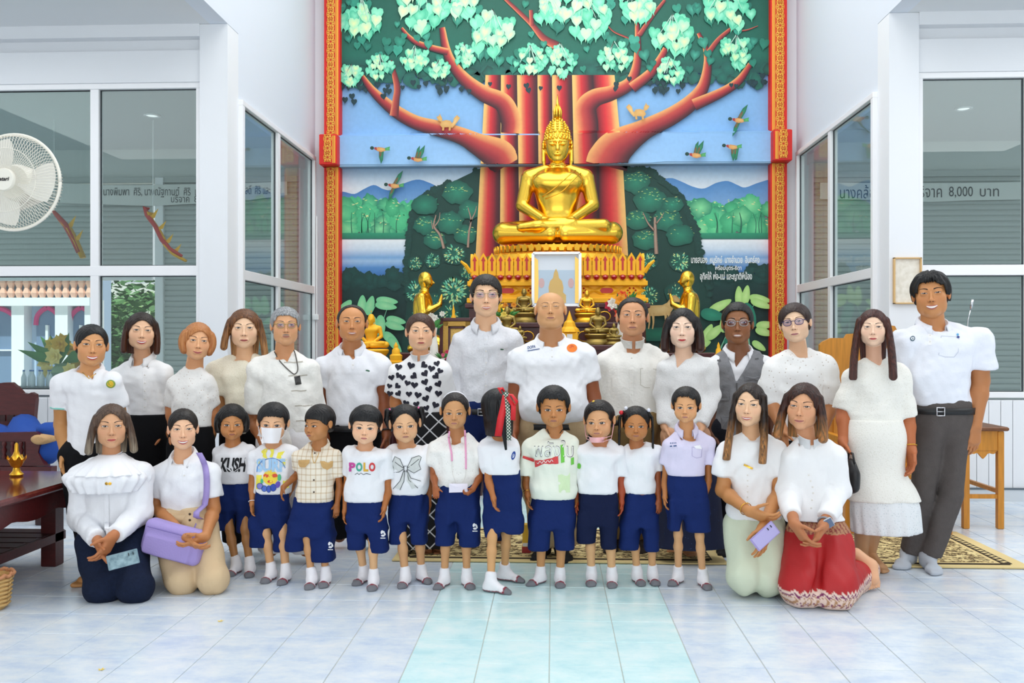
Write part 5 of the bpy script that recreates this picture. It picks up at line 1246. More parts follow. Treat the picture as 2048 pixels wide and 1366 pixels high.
def logo_shorts(x, y): 
    return print_polys('crest', [ell_px(x - 2, y - 5, 2.6, 4, 8, .3), ell_px(x + 3, y - 3, 2, 5, 8, -.4), ell_px(x, y + 2, 4, 2.2, 8), [(x - 5, y + 6), (x + 5, y + 6), (x + 5, y + 8), (x - 5, y + 8)]], WHITE, .003, 'shorts', 2, key='T')
SK_F, SK_A = '#eebd96', '#b87342'
def hem_paint(V):
    red, cr, pu, go = (np.array(srgb(q)) for q in ('#b31a1e', '#ecd0c0', '#7a2058', '#b88860')); C = np.tile(red, (len(V), 1)); u = V[:, 0] + .6 * V[:, 1]; tri = np.abs((u / .034) % 1 - .5) * 2
    t = V[:, 2] - .088 - .022 * tri; C[t < 0] = cr; C[(t < -.016) & (t > -.026)] = pu; C[t < -.034] = go; C[(t < -.040) & (tri > .35)] = cr; C[t < -.068] = pu; C[t < -.074] = cr
    z = V[:, 2]; b = (z > .345) & (z < .42); C[b] = go; C[b & ((np.abs(((V[:, 0]) / .022) % 1 - .5) * 2 + (z - .345) / .04) % 1 > .6)] = np.array(srgb('#8a3a34'))
    return C

# ---- back row, from the left
A1 = dict(Y=5.05, fem=1, label='person in white polo with teal sleeve trim standing beside the carved bench', bare=1,
  head=(183, 651, 733), tips=((101, 738), (243, 734)), el=((118, 850, .02), (240, 850, .05)), wr=((131, 912, -.05), (236, 912, 0)), nb=(178, 745), yaw=4, roll=2, fw=1.02,
  torso=[(790, 138, 222), (830, 137, 219), (865, 137, 222), (910, 133, 226)], skin=('#d79a66', '#c08850'), smile=1, open=.035, lip='#c04a48', browc='#20140f',
  hair=dict(kind='pony', c='#0b0a0c', t=.035, zh=.30, a=.27, p=2.0, xo=.05, tail=-.1), feet=((150, 1177, -.2), (196, 1176, .2)), hipw=.085,
  wear=polo(WHITE, (180, 763), .58) + [pants(BLACK, (.10, .085, .095), 1.05, 908),
   print_polys('emblem', [ell_px(222, 768, 9.5, 8.5), ell_px(222, 768, 7, 6)], PRINTV, cols=['#8aa04a', '#f0c030']),
   ring_on('armband', 0, .56, .006, mat('trim_teal', '#8fd8cc', .8), 'up', .015), ring_on('armband', 1, .56, .006, mat('trim_teal', '#8fd8cc', .8), 'up', .015),
   thing_px('necklace', [(165, 745, -.09), (178, 757, -.125), (192, 747, -.09)], .0025, GOLDJ)])
A2 = dict(Y=5.62, fem=1, label='person with dark shoulder-length hair in a white button blouse and black skirt by the window',
  head=(283, 627, 700), tips=((216, 727), (346, 722)), el=((228, 800, .05), (338, 800, .05)), wr=((236, 860, .02), (330, 865, .0)), nb=(286, 715), roll=3, yaw=2,
  torso=[(770, 240, 326), (800, 252, 326), (830, 260, 328), (850, 256, 334)], skin=('#f0c09a', SK_A), smile=1, open=.035, lip='#c03a44', fw=1.06,
  hair=dict(kind='long', c='#1d120d', tip='#4a2616', t=.04, zh=.31, a=.28, p=1.7, L=-.62, w=.075, dx=.03, ex=.40, tz=.3),
  wear=[shirt(WHITE2, 1.2, 'polo', vz=(288, 738)), collar(WHITE2, w=.03), skirt(BLACK, [(828, 258, 330), (880, 250, 340), (1000, 246, 346), (1060, 246, 346)])] + placket(290, 742, 822, 5, WHITE2, 8))
A3 = dict(Y=5.45, fem=1, label='person with a light brown bob in a white eyelet lace top and black skirt',
  head=(395, 648, 720), tips=((332, 742), (428, 736)), el=((340, 815, .04), (424, 815, .05)), wr=((346, 866, .0), (420, 866, .02)), nb=(388, 732), roll=5, yaw=4,
  torso=[(785, 348, 418), (820, 346, 420), (854, 342, 423)], skin=('#e8ae80', SK_A), smile=.8, open=0, lip='#c4605c',
  hair=dict(kind='bob', c='#a8683a', c2='#c98a52', t=.05, zh=.30, a=.28, p=1.8, L=-.36, w=.10, dx=.06, ex=.33, xo=.05, tip='#a06030'),
  wear=[shirt(lace_mat('eyelet_lace', '#f1efec', '#b89a84', 60, .18), .95, 'crew', nk=(1.2, .02), name='lace_top', sw=1.0, slack=.012), skirt(BLACK, [(852, 344, 422), (900, 338, 428), (1020, 336, 430), (1075, 336, 430)])])
A4 = dict(Y=5.68, fem=1, label='person with long brown hair in a cream textured short-sleeved blouse',
  head=(489, 621, 697), tips=((416, 712), (552, 714)), el=((437, 816, .02), (548, 816, .1)), wr=((423, 866, -.05), (540, 870, .05)), nb=(490, 712), yaw=-2, fw=1.05,
  torso=[(775, 448, 536), (820, 452, 536), (866, 450, 538)], skin=('#f2c8a4', '#cf9560', '#b87342', '#c08858'), smile=.1, lip='#b04a44', size=1.05,
  hair=dict(kind='long', c='#4a2c18', c2='#8a5a34', tip='#a87a4c', t=.045, zh=.30, a=.28, p=1.8, L=-.72, w=.085, dx=.06, ex=.50, LL=(-.55, -.75), tz=.1),
  wear=[shirt(lace_mat('cream_knit', '#f2ecd8', '#dcd2b4', 150, .3), .60, 'v', vz=(495, 728), sw=1.3, slack=.022, name='blouse'), pants(BLACK, top=862), ring_on('bracelet', 0, .9, .0025, GOLDJ)])
A5 = dict(Y=5.45, label='older grey-haired person with spectacles in a white toggle shirt and long bead necklace',
  head=(571, 617, 689), tips=((496, 713), (634, 712)), el=((506, 842, .03), (628, 830, .08)), wr=((530, 890, -.1), (622, 890, 0)), nb=(569, 703), fw=1.07, yaw=2,
  torso=[(775, 524, 622), (820, 522, 626), (880, 520, 630), (905, 520, 630)], skin=('#e0a678', '#b06c3c'), smile=.0, lip='#b06a5a', browc='#6a5a52', glasses='#b09a60', lens=(.80, .78, 1.0), moustache=1, size=1.08, fat=.5,
  hair=dict(kind='short', c='#6d6f72', c2='#b8babc', t=.05, zh=.30, a=.30, p=3, wob=.05),
  wear=[shirt(IVORY, .80, 'open', vz=(571, 727), sw=1.1, slack=.018), pants(cloth('white_trousers', '#e9e8ea'), (.10, .085, .08), 1.0, 900),
   cord_on('necklace', [(549, 703), (560, 722), (580, 742), (590, 748), (596, 738), (592, 712), (588, 700)], .0035, mat('wood_beads', '#5b5650', .5)),
   print_polys('pendant', [[(589, 753), (601, 751), (604, 768), (592, 770)]], mat('pendant_case', '#2c2a28', .3), .010, None)]
   + [print_lines('toggle', [[(x0, y), (x0 + 10, y - 1), (x0 + 19, y), (x0 + 28, y - 1), (x0 + 38, y - 2)]], 2.0, mat('toggle_cord', '#b9b2a6', .8)) for x0, y in ((568, 725), (577, 752), (583, 782), (590, 812), (592, 842))])
A6 = dict(Y=5.85, label='person with a receding hairline in a pale polo shirt with a tiny green motif', 
  head=(704, 611, 684), tips=((629, 706), (780, 706)), el=((641, 805, .0), (767, 800, 0)), wr=((652, 876, -.06), (773, 868, -.06)), nb=(703, 698), pitch=3, fw=1.12, jaw=1.1,
  torso=[(750, 655, 755), (790, 656, 757), (830, 656, 762), (850, 655, 764)], skin=('#d0905c', '#8a4a26'), smile=.35, open=.018, lip='#a8685c', size=1.08,
  hair=dict(kind='short', c='#191412', t=.022, zh=.44, a=.315, p=2.3, yo=.05),
  wear=polo(cloth('pale_pique', '#eef0f6', .3, 40), (706, 722), .56) + [pants(BLACK, top=846), print_polys('motif', [ell_px(735, 741, 4, 1.6, 10, .15), ell_px(738, 742, 2, 1.4, 8)], mat('motif_green', '#3f6b52', .8)), belt(LEATHER, 852), ring_on('watch_strap', 1, .9, .006, LEATHER)] + placket(706, 722, 738, 1, WHITE, 7))
A7 = dict(Y=5.72, fem=1, label='person in a white blouse with black hearts and a checked black skirt', bare=1,
  head=(841, 629, 701), tips=((779, 720), (900, 716)), el=((790, 806, .02), (888, 806, .08)), wr=((800, 870, -.05), (880, 870, .0)), nb=(841, 713), fw=1.08, yaw=2,
  torso=[(760, 800, 884), (795, 806, 884), (824, 806, 888)], skin=('#eebb94', '#c07a44', '#b07048'), smile=-.05, lip='#b84a48', feet=((845, 1114, -.2), (878, 1113, .1)),
  hair=dict(kind='pony', c='#3a241a', t=.035, zh=.30, a=.27, p=2.0, xo=-.06),
  wear=[shirt(WHITE2, .70, 'crew', nk=(1.12, .0), puff=.018, sw=1.35, slack=.024, name='heart_blouse'), collar(WHITE2, up=True, rise=.02), skirt(grid_mat('diamond_check', '#0b0b10', '#d8d8da', .075, .075, .10, math.radians(45)), [(822, 808, 887), (880, 800, 890), (1000, 800, 892), (1094, 802, 894)], folds=7, famp=.02),
   print_polys('hearts', [heart_px(x, y, s, r) for x, y, s, r in ((822, 731, 8.5, .3), (797, 734, 8, .2), (848, 730, 8, .9), (874, 727, 7, -.3), (828, 752, 8, -.9), (805, 755, 7, 0), (846, 729, 1, 0), (828, 734, 1, 0), (863, 737, 8, .2), (880, 742, 7, .5), (850, 747, 8, -.6), (829, 770, 8, .1), (850, 764, 8, -.4), (872, 752, 8, -.8), (877, 768, 8, -.5), (815, 766, 7, .3), (797, 751, 7, .6), (783, 755, 7, -.2), (836, 790, 8, .2), (858, 778, 8, -.3), (877, 787, 8, .1), (795, 772, 7, .8), (779, 772, 6, .3), (818, 788, 7, 0), (852, 797, 8, -.4), (871, 810, 8, .4), (833, 808, 7, -.2), (812, 806, 7, .3), (853, 816, 7, -.3), (780, 787, 7, .2), (797, 787, 7, -.6))], mat('heart_ink', '#1f1f2e', .8))])
A8 = dict(Y=5.85, label='tall person with wire spectacles in a pale grey long-sleeved shirt and dark jeans',
  head=(972, 553, 634), tips=((905, 660), (1042, 655)), el=((904, 745, .02), (1034, 745, .05)), wr=((908, 830, -.04), (1030, 830, .0)), nb=(972, 648), fw=1.0, yaw=1,
  torso=[(705, 922, 1016), (750, 922, 1016), (790, 922, 1014), (818, 920, 1016)], skin=('#f2c39c', '#d09a70'), smile=.4, open=.02, lip='#c2685c', glasses='#b8a88a', lens=(.97, .97, .97), eye=.9,
  hair=dict(kind='short', c='#17120f', t=.055, zh=.27, a=.30, p=3.2, wob=.06, xo=-.03),
  wear=[shirt(cloth('flecked_grey', '#e4e5ea', .45, 55, var=.08, vscale=120), 1.95, 'polo', vz=(971, 664)), collar(cloth('flecked_grey', '#e4e5ea', .45, 55), w=.042), pants(BLUEJ, top=812, tuck=True), belt(LEATHER, 818, 966), print_polys('motif', [ell_px(1004, 699, 3.6, 1.4, 10, .1)], mat('motif_green', '#3f6b52', .8))] + placket(972, 668, 806, 6, cloth('flecked_grey', '#e4e5ea', .45, 55), 8))
A9 = dict(Y=5.55, label='bald heavy-set person in a white polo with a round orange emblem and khaki trousers', 
  head=(1101, 584, 657), tips=((1019, 690), (1190, 684)), el=((1028, 798, .0), (1188, 796, .0)), wr=((1028, 860, -.1), (1196, 862, -.04)), nb=(1102, 682), pitch=9, fat=1.0, fw=1.14, jaw=1.15, rn=.30, hand=.9,
  torso=[(740, 1044, 1168), (770, 1041, 1170, .68), (805, 1038, 1176, .74, -.03), (832, 1042, 1172, .72, -.03), (846, 1046, 1168, .66)], skin=('#d7a06e', '#94502a'), smile=.05, lip='#b07060', eye=.35, size=1.12, browz=.0, browc='#7a5a44', noface=0,
  feet=((1072, 1126, -.25), (1136, 1128, .2)), hipw=.11,
  wear=polo(WHITE, (1104, 692), .60, mat('trim_grey_blue', '#9aa6bc', .8), slack=.022, wr=.003) + [pants(KHAKI2, (.105, .085, .075), .97, 838, tuck=True), belt(LEATHER, 846, None, .034), shoes_dark(),
   print_polys('emblem', [ell_px(1144, 696, 10.5, 8.5), ell_px(1143, 694, 5, 3.5)], PRINTV, cols=['#f08030', '#d85a40']), print_text('lettering', 'DOPA', (1055, 691, 1071, 697), INKN, bold=.02, rot=-3), print_lines('small_lettering', [[(1055 + 24 * t, 701 - 4 * t + 1.2 * (i % 2)) for i, t in enumerate(np.linspace(0, 1, 17))]], 1.6, INKN, .004)] + placket(1104, 694, 720, 2, WHITE, 7))
A10 = dict(Y=5.85, label='person with cropped dark hair in an off-white band-collar shirt',
  head=(1265, 597, 673), tips=((1190, 700), (1340, 698)), el=((1203, 785, .05), (1332, 782, .0)), wr=((1206, 850, .05), (1333, 856, -.10)), nb=(1265, 686), fw=1.10, jaw=1.1, pitch=3,
  torso=[(750, 1210, 1316), (780, 1209, 1314), (815, 1211, 1314), (838, 1212, 1318)], skin=('#d59a70', '#a06038'), smile=-.05, lip='#a8685c', size=1.08, feet=((1218, 1112, -.2), (1288, 1113, .2)),
  hair=dict(kind='short', c='#15100e', t=.028, zh=.38, a=.30, p=2.6),
  wear=[shirt(IVORY, 1.9, 'mandarin', nk=(1.1, .0)), collar(IVORY, up=True, rise=.026), pants(OLIVE, (.095, .075, .065), .97, 832, tuck=True), belt(LEATHER, 838, None), shoes_dark('#2a201c'),
   print_lines('pocket', [[(1281, 737), (1281, 770), (1290, 775), (1309, 776), (1312, 768), (1312, 738), (1281, 737)]], 1.4, mat('seam_ivory', '#cfccc2', .9))] + placket(1263, 704, 826, 5, IVORY, 9))
A11 = dict(Y=5.6, fem=1, label='person with black shoulder-length hair in white lace blouse and navy patterned skirt', bare=1,
  head=(1365, 620, 696), tips=((1318, 710), (1434, 708)), el=((1326, 790, .05), (1424, 790, .0)), wr=((1330, 850, .0), (1402, 852, -.08)), nb=(1368, 712), yaw=-2,
  torso=[(760, 1342, 1404), (800, 1342, 1402), (850, 1338, 1406), (878, 1334, 1408)], skin=('#f6d2b8', '#d9a27a', '#c98a58'), smile=.15, lip='#cc2430', eye=1.05, feet=((1344, 1110, -.3), (1386, 1118, .1)),
  hair=dict(kind='bob', c='#0d0a0b', tip='#3a1c16', t=.045, zh=.33, a=.275, p=1.6, L=-.60, w=.10, dx=.07, ex=.45, tz=.0),
  wear=[shirt(lace_mat('fine_lace', '#f0efee', '#d6d2d0', 130, .25), 1.95, 'v', vz=(1356, 738), name='lace_blouse'), skirt(lace_mat('navy_batik', '#1a2344', '#3e5a8a', 45, .12, .05), [(872, 1336, 1408), (930, 1326, 1424), (1010, 1318, 1440), (1092, 1314, 1450)], folds=8, famp=.02)])
A12 = dict(Y=5.9, label='person with dark skin and spectacles in a grey utility vest over a white collared shirt',
  head=(1475, 609, 688), tips=((1415, 706), (1546, 706)), el=((1424, 800, .06), (1544, 800, .08)), wr=((1428, 866, .0), (1544, 870, .02)), nb=(1477, 703), fw=1.0,
  torso=[(750, 1437, 1526), (800, 1437, 1524), (860, 1436, 1524), (905, 1434, 1524)], skin=('#94603c', '#6a3c22'), smile=.0, open=.02, lip='#a88078', glasses='#a8a8a4', lens=(.88, .86, 1.0), browc='#120c0a', feet=((1448, 1116, -.2), (1500, 1116, .2)),
  hair=dict(kind='short', c='#0c0a0a', t=.05, zh=.33, a=.29, p=3),
  wear=[shirt(WHITE, .6, 'polo', vz=(1474, 735), wr=.002), collar(WHITE, w=.042), pants(cloth('dark_trousers', '#1a1c26'), top=890), shoes_dark(),
   shirt(cloth('vest_grey', '#85868a', .35, 60), 0, 'v', vz=(1473, 766), inflate=.014, name='utility_vest', vw=1.55, kz=.01),
   print_each('vest_pocket', [[(1446, 770), (1458, 770), (1458, 801), (1436, 801), (1436, 772)], [(1489, 752), (1523, 752), (1523, 764), (1489, 762)], [(1440, 832), (1460, 832), (1458, 862), (1440, 862)]], cloth('vest_pocket_grey', '#77787c', .35, 60), .008, 'utility_vest', 4),
   print_lines('vest_zip', [[(1473, 766), (1474, 800), (1475, 850), (1475, 900)]], 3, mat('zip_dark', '#4a4a4c', .5), .004, None), print_lines('strap_loop', [[(1434, 721), (1441, 720)], [(1510, 718), (1517, 717)]], 3, mat('zip_dark', '#4a4a4c', .5), .004, None)])
A13 = dict(Y=5.5, fem=1, label='person with tied hair and violet-tinted glasses in a white flower lace top with wide sleeves',
  head=(1590, 610, 684), tips=((1530, 712), (1672, 706)), el=((1540, 800, .0), (1664, 806, .03)), wr=((1566, 860, -.14), (1644, 866, -.12)), nb=(1597, 700), roll=-7, fw=1.08, yaw=-6,
  torso=[(750, 1552, 1646), (800, 1553, 1646), (850, 1550, 1650), (880, 1548, 1652)], skin=('#f0c8a6', '#b87848'), smile=-.02, lip='#c0787a', glasses='#44406a', lens=(.80, .76, 1.0), size=1.08,
  hair=dict(kind='pony', c='#2a1c18', t=.05, zh=.30, a=.27, p=2.0, xo=.03),
  wear=[shirt(lace_mat('flower_lace', '#f3f2f0', '#c9beb4', 42, .20), 1.05, 'crew', nk=(1.15, .015), sw=1.3, slack=.022, name='lace_top'), skirt(BLACK, [(878, 1550, 1650), (950, 1544, 1656), (1060, 1542, 1658)])])
A14 = dict(Y=5.3, fem=1, label='slim person with very long straight hair in a white lace midi dress, barefoot', bare=1,
  head=(1746, 622, 692), tips=((1686, 730), (1820, 722)), el=((1690, 822, .0), (1818, 836, .0)), wr=((1686, 880, -.04), (1822, 896, -.04)), nb=(1748, 716), nd=.02, fw=1.02, hands=('hang', 'hang'),
  torso=[(770, 1701, 1796), (820, 1698, 1799), (850, 1694, 1805)], skin=('#f4cdb0', '#b8683c', '#c8966a'), smile=.05, lip='#c8484a', iris='#3a2418', feet=((1751, 1153, .1), (1776, 1148, .25)), hipw=.06, size=1.0,
  hair=dict(kind='long', c='#2a1512', c2='#5a2e24', t=.035, zh=.31, a=.27, p=2.0, L=-1.3, LL=(-1.45, -1.42), w=.10, dx=.10, ex=.50, fy=-.10, ey=-.42, bk=.9, gap=.24),
  wear=[shirt(lace_mat('dress_lace', '#f2f0e8', '#dedacc', 110, .25), .95, 'crew', nk=(1.25, .01), sw=1.08, slack=.014, name='dress_bodice'),
   skirt(lace_mat('dress_lace', '#f2f0e8', '#dedacc', 110, .25), [(838, 1695, 1801), (876, 1690, 1809), (935, 1700, 1806), (975, 1698, 1824), (1000, 1699, 1836)], 'dress_skirt', 0, 0),
   skirt(lace_mat('dress_tulle', '#e9ecee', '#c6d0d4', 80, .25), [(985, 1706, 1820), (1003, 1703, 1832), (1030, 1702, 1838), (1064, 1706, 1842)], 'dress_flounce', 16, .03, key='T2'), ring_on('bracelet', 1, .92, .003, GOLDJ)])
A15 = dict(Y=5.45, label='tall smiling person with thick wavy hair in pale polo and grey trousers', 
  head=(1862, 549, 632), tips=((1788, 658), (1982, 656)), el=((1796, 760, .06), (1964, 762, .0)), wr=((1800, 840, .06), (1950, 852, -.05)), nb=(1866, 650), roll=-4, fw=1.06, fat=.6, tq=1.25, arm=(.058, .046, .032),
  torso=[(700, 1806, 1936), (750, 1808, 1938), (790, 1822, 1940), (812, 1830, 1942)], skin=('#c98a56', '#b87848'), smile=1, open=.045, lip='#b0605a', browc='#120c0a', eye=.7, size=1.1, feet=((1797, 1141, -.8), (1876, 1153, -.1)), hipw=.06, kneex=(1854, 1901), leg=(.064, .046, .038),
  hair=dict(kind='short', c='#0a090a', t=.075, zh=.30, a=.30, p=3, up=.06, wob=.08, strand=.016, freq=14), hands=('hang', 'back'),
  wear=polo(cloth('pale_blue_pique', '#eceff8', .3, 40), (1860, 662), .68, mat('trim_violet', '#5a5a92', .8), slack=.026, sw=1.1) + [pants(GREYP, (.086, .064, .060), .97, 806, tuck=True, k=.012), belt(LEATHER, 814, 1864, .038), socks(plain='#b9bfc8', cuff=.10),
   ring_on('armband', 1, .62, .004, mat('trim_violet', '#5a5a92', .8), 'up', .026), print_lines('pocket', [[(1882, 672), (1877, 710), (1890, 714), (1908, 714), (1916, 704), (1918, 674), (1882, 672)]], 1.3, mat('seam_blue', '#c6ccda', .9)),
   print_polys('emblem', [ell_px(1825, 677, 5, 5.5, 14, .4), ell_px(1825, 677, 3.6, 4, 14, .4), ell_px(1825, 677, 1.5, 2.6, 8, .6)], PRINTV, cols=['#3a5a6a', '#eef1f6', '#3a5a6a']), print_polys('badge', [ell_px(1915, 669, 2.5, 2.5, 8), ell_px(1916, 674, 3, 2.4, 8)], PRINTV, cols=['#5aa8d8', '#3a4a8a'])] + placket(1860, 664, 690, 2, WHITE, 8))
# ---- kneeling
K1 = dict(Y=4.86, fem=1, label='kneeling person in a white ruffled blouse and navy trousers holding a phone',
  head=(223, 811, 895), tips=((136, 922), (302, 918)), el=((156, 1040, -.02), (277, 1026, -.02)), wr=((196, 1082, -.26), (226, 1072, -.28)), nb=(223, 914), fw=1.0, yaw=0,
  torso=[(970, 168, 262), (1010, 172, 262), (1050, 172, 266), (1080, 168, 270)], skin=('#d9a47c', '#b87244'), smile=.0, lip='#c8504c', iris='#3a2a1e',
  hands=((( .45, -.3, -.85), (.3, -1, .2), (.6, .5, -.2)), ((-.35, -.35, -.85), (-.3, -1, .1), (-.3, .6, -.4))),
  kneel=(((190, 1082, -.02), (206, 1180, -.22), (215, 1180, .30)), ((256, 1080, -.02), (270, 1174, -.22), (262, 1180, .30))),
  hair=dict(kind='long', c='#3a2a22', c2='#6a5242', tip='#8a7e6c', t=.04, zh=.33, a=.275, p=1.7, L=-.66, w=.085, dx=.06, ex=.50, tz=-.1, xo=-.02),
  wear=[shirt(WHITE, 1.93, 'crew', nk=(1.1, .0), slack=.022, sw=1.1, name='blouse'), pants(JEANS, (.106, .094, .07), top=1074, k=.012, wr=.004), 
   skirt(WHITE, [(916, 196, 250, .8, .0), (930, 170, 277, .8), (950, 138, 300, .74, -.01), (978, 158, 284, .86, -.02)], 'ruffle', 22, .05, key='RF', wr=.002), skirt(WHITE, [(908, 203, 243, .8, 0), (922, 180, 266, .86, -.01), (944, 150, 296, .84, -.015)], 'ruffle', 18, .06, key='RF2', wr=.002), collar(WHITE, up=True, rise=.028),
   print_lines('frill', [[(214, 950 + t * 120) for t in np.linspace(0, 1, 10)]], 9, WHITE, .004, None), print_polys('butterfly_brooch', [ell_px(214, 967, 3.5, 3.2, 8, .5), ell_px(221, 967, 3.5, 3.2, 8, -.5)], GOLDJ, .006, None, key='RF')])
K2 = dict(Y=5.0, fem=1, label='kneeling person in a white polo and khaki trousers with a lilac bag at the hip',
  head=(366, 820, 898), tips=((293, 922), (438, 918)), el=((306, 1016, 0), (425, 1020, 0)), wr=((372, 1074, -.25), (412, 1072, -.24)), nb=(366, 915), fw=.98,
  torso=[(970, 323, 412), (1000, 326, 410), (1026, 330, 408), (1050, 322, 414)], skin=('#efbd98', '#c4824e'), smile=1, open=.035, lip='#b8484c',
  hands=(((.75, -.35, -.45), (.1, -1, .6), (.45, .5, -.6)), ((-.75, -.35, -.45), (-.1, -1, .6), (-.45, .5, -.6))),
  kneel=(((340, 1056, -.02), (364, 1164, -.20), (345, 1180, .32)), ((400, 1052, -.02), (426, 1158, -.20), (415, 1180, .32))),
  hair=dict(kind='pony', c='#15100e', t=.035, zh=.28, a=.27, p=2.2),
  wear=polo(WHITE, (368, 940), .62) + [pants(KHAKI, (.108, .090, .07), top=1020, tuck=True, k=.012), belt(KHAKI, 1030, None, .05), buttons([(380, 1028), (380, 1040), (380, 1056)], .007, BTND, key='T', parent='trousers')] + placket(369, 940, 962, 1, WHITE, 7))
K3 = dict(Y=4.98, fem=1, label='kneeling person in a white puff-sleeved blouse and pale green trousers holding a lilac phone',
  head=(1499, 770, 851), tips=((1438, 876), (1572, 872)), el=((1446, 982, -.02), (1560, 984, -.02)), wr=((1497, 1022, -.24), (1526, 1054, -.26)), nb=(1504, 864), yaw=-8, roll=3, fw=.96,
  torso=[(930, 1458, 1540), (980, 1462, 1538), (1010, 1456, 1552), (1036, 1454, 1566)], skin=('#edc09a', '#c4854e'), smile=.7, open=.02, lip='#b85a58',
  hands=(((.8, -.3, -.3), (.2, -.7, .6), (.2, .6, -.7)), ((-.1, -.4, -.9), (-.8, -.5, .1), (.0, .8, -.5))),
  kneel=(((1482, 1050, .02), (1490, 1152, -.14), (1490, 1170, .34)), ((1536, 1050, .02), (1538, 1156, -.14), (1534, 1170, .34))),
  hair=dict(kind='long', c='#15100f', c2='#3a2a20', tip='#9a6a3c', t=.035, zh=.34, a=.27, p=1.6, L=-1.2, LL=(-1.38, -1.38), w=.085, dx=.04, ex=.44, fy=-.08, ey=-.30, bk=.85, xo=-.06, tz=-.35),
  wear=[shirt(WHITE2, .62, 'scoop', nk=(1.55, .045), puff=.025, sw=1.15, slack=.024, name='blouse'), pants(cloth('sage_green', '#d3dcc4', .4, 24), (.100, .096, .07), top=1030, k=.006),
   print_lines('brooch', [[(1487, 929), (1492, 931), (1500, 935), (1505, 937)]], 4, GOLDJ, .008, None), buttons([(1495, 950 + 11 * i) for i in range(6)], .004, BTN), ring_on('bracelet', 0, .9, .0025, GOLDJ), ring_on('bracelet', 1, .86, .003, SILV)])
K4 = dict(Y=4.9, fem=1, label='kneeling person in a white fitted jacket and red patterned skirt wearing a smartwatch',
  head=(1606, 771, 857), tips=((1568, 888), (1690, 882)), el=((1578, 985, .0), (1678, 982, -.02)), wr=((1588, 1046, -.24), (1648, 1050, -.22)), nb=(1616, 872), yaw=-10, roll=3, fw=1.0,
  torso=[(945, 1586, 1660), (985, 1588, 1658), (1015, 1582, 1674), (1038, 1580, 1690)], skin=('#dca27a', '#b8754a'), smile=.3, open=0, lip='#c07068', eye=.75,
  hands=(((.45, -.35, -.8), (.2, -1, .2), (.5, .4, -.5)), ((-.55, -.35, -.75), (-.1, -1, .3), (-.4, .6, -.5))),
  kneel=(((1612, 1070, .02), (1604, 1172, -.20), (1640, 1175, .34)), ((1662, 1070, .02), (1668, 1178, -.22), (1728, 1165, .30))),
  hair=dict(kind='long', c='#1d1210', c2='#4a2418', tip='#a06a3a', t=.045, zh=.32, a=.27, p=1.7, L=-.72, LL=(-.76, -.76), w=.095, dx=.06, ex=.50, fy=-.06, ey=-.1, xo=.05, tz=-.1),
  wear=[shirt(WHITE2, 1.80, 'v', vz=(1606, 897), puff=.012, name='jacket', slack=.026), collar(WHITE2, up=True, rise=.03, low=.12), pants(vcol_mat('red_silk', .6, .2, 40), (.110, .112, .085), top=1040, k=.02, name='wrap_skirt', wr=.005, h=.0075, split=(1632, 1090, 1618, 1195, .03), paint=hem_paint),
   buttons([(1617, 950), (1621, 962), (1625, 974), (1626, 986), (1624, 1000), (1622, 1016)], .0045, BTN, parent='jacket'), ring_on('watch_strap', 1, .93, .006, mat('strap_grey', '#8f929a', .5))])
# ---- the children
S4 = ['#f4f4f8']
def kid(**k):
    D = dict(kid=1, skin=('#dca06c', '#b06a36', '#d09a6a')); D.update(k); return D
C1 = kid(Y=5.28, fem=1, label='child with a dark bob and a white tee lettered KUSH',
  head=(464, 811, 879), tips=((424, 893), (508, 890)), el=((432, 966, .05), (505, 962, .05)), wr=((438, 1004, .02), (506, 1000, .02)), nb=(467, 890), yaw=0, fw=1.0,
  torso=[(925, 434, 500), (945, 434, 500), (966, 436, 499)], skin=('#c98a54', '#a8642e', '#b88250'), feet=((456, 1155, 471), (498, 1157, 500)), lip='#a8604c',
  hair=dict(kind='bob', c='#0c0a0a', t=.05, zh=.22, a=.28, p=1.8, L=-.30, w=.08, dx=.02, ex=.36),
  wear=[shirt(WHITE, .62, 'crew', nk=(1.5, .035)), shorts(NAVY, (963, 436, 500), (1053, 1058), (431, 508), 472), socks(), print_text('lettering', 'KUSH', (439, 915, 494, 944), INKB, .25, .045), print_polys('leaf_motif', [[(466, 946), (462, 934), (463, 928), (467, 936)], [(466, 946), (456, 938), (453, 934), (461, 938)], [(466, 946), (472, 934), (474, 929), (470, 938)], [(466, 946), (477, 938), (480, 935), (472, 940)]], WHITE, .005, None, 2)])
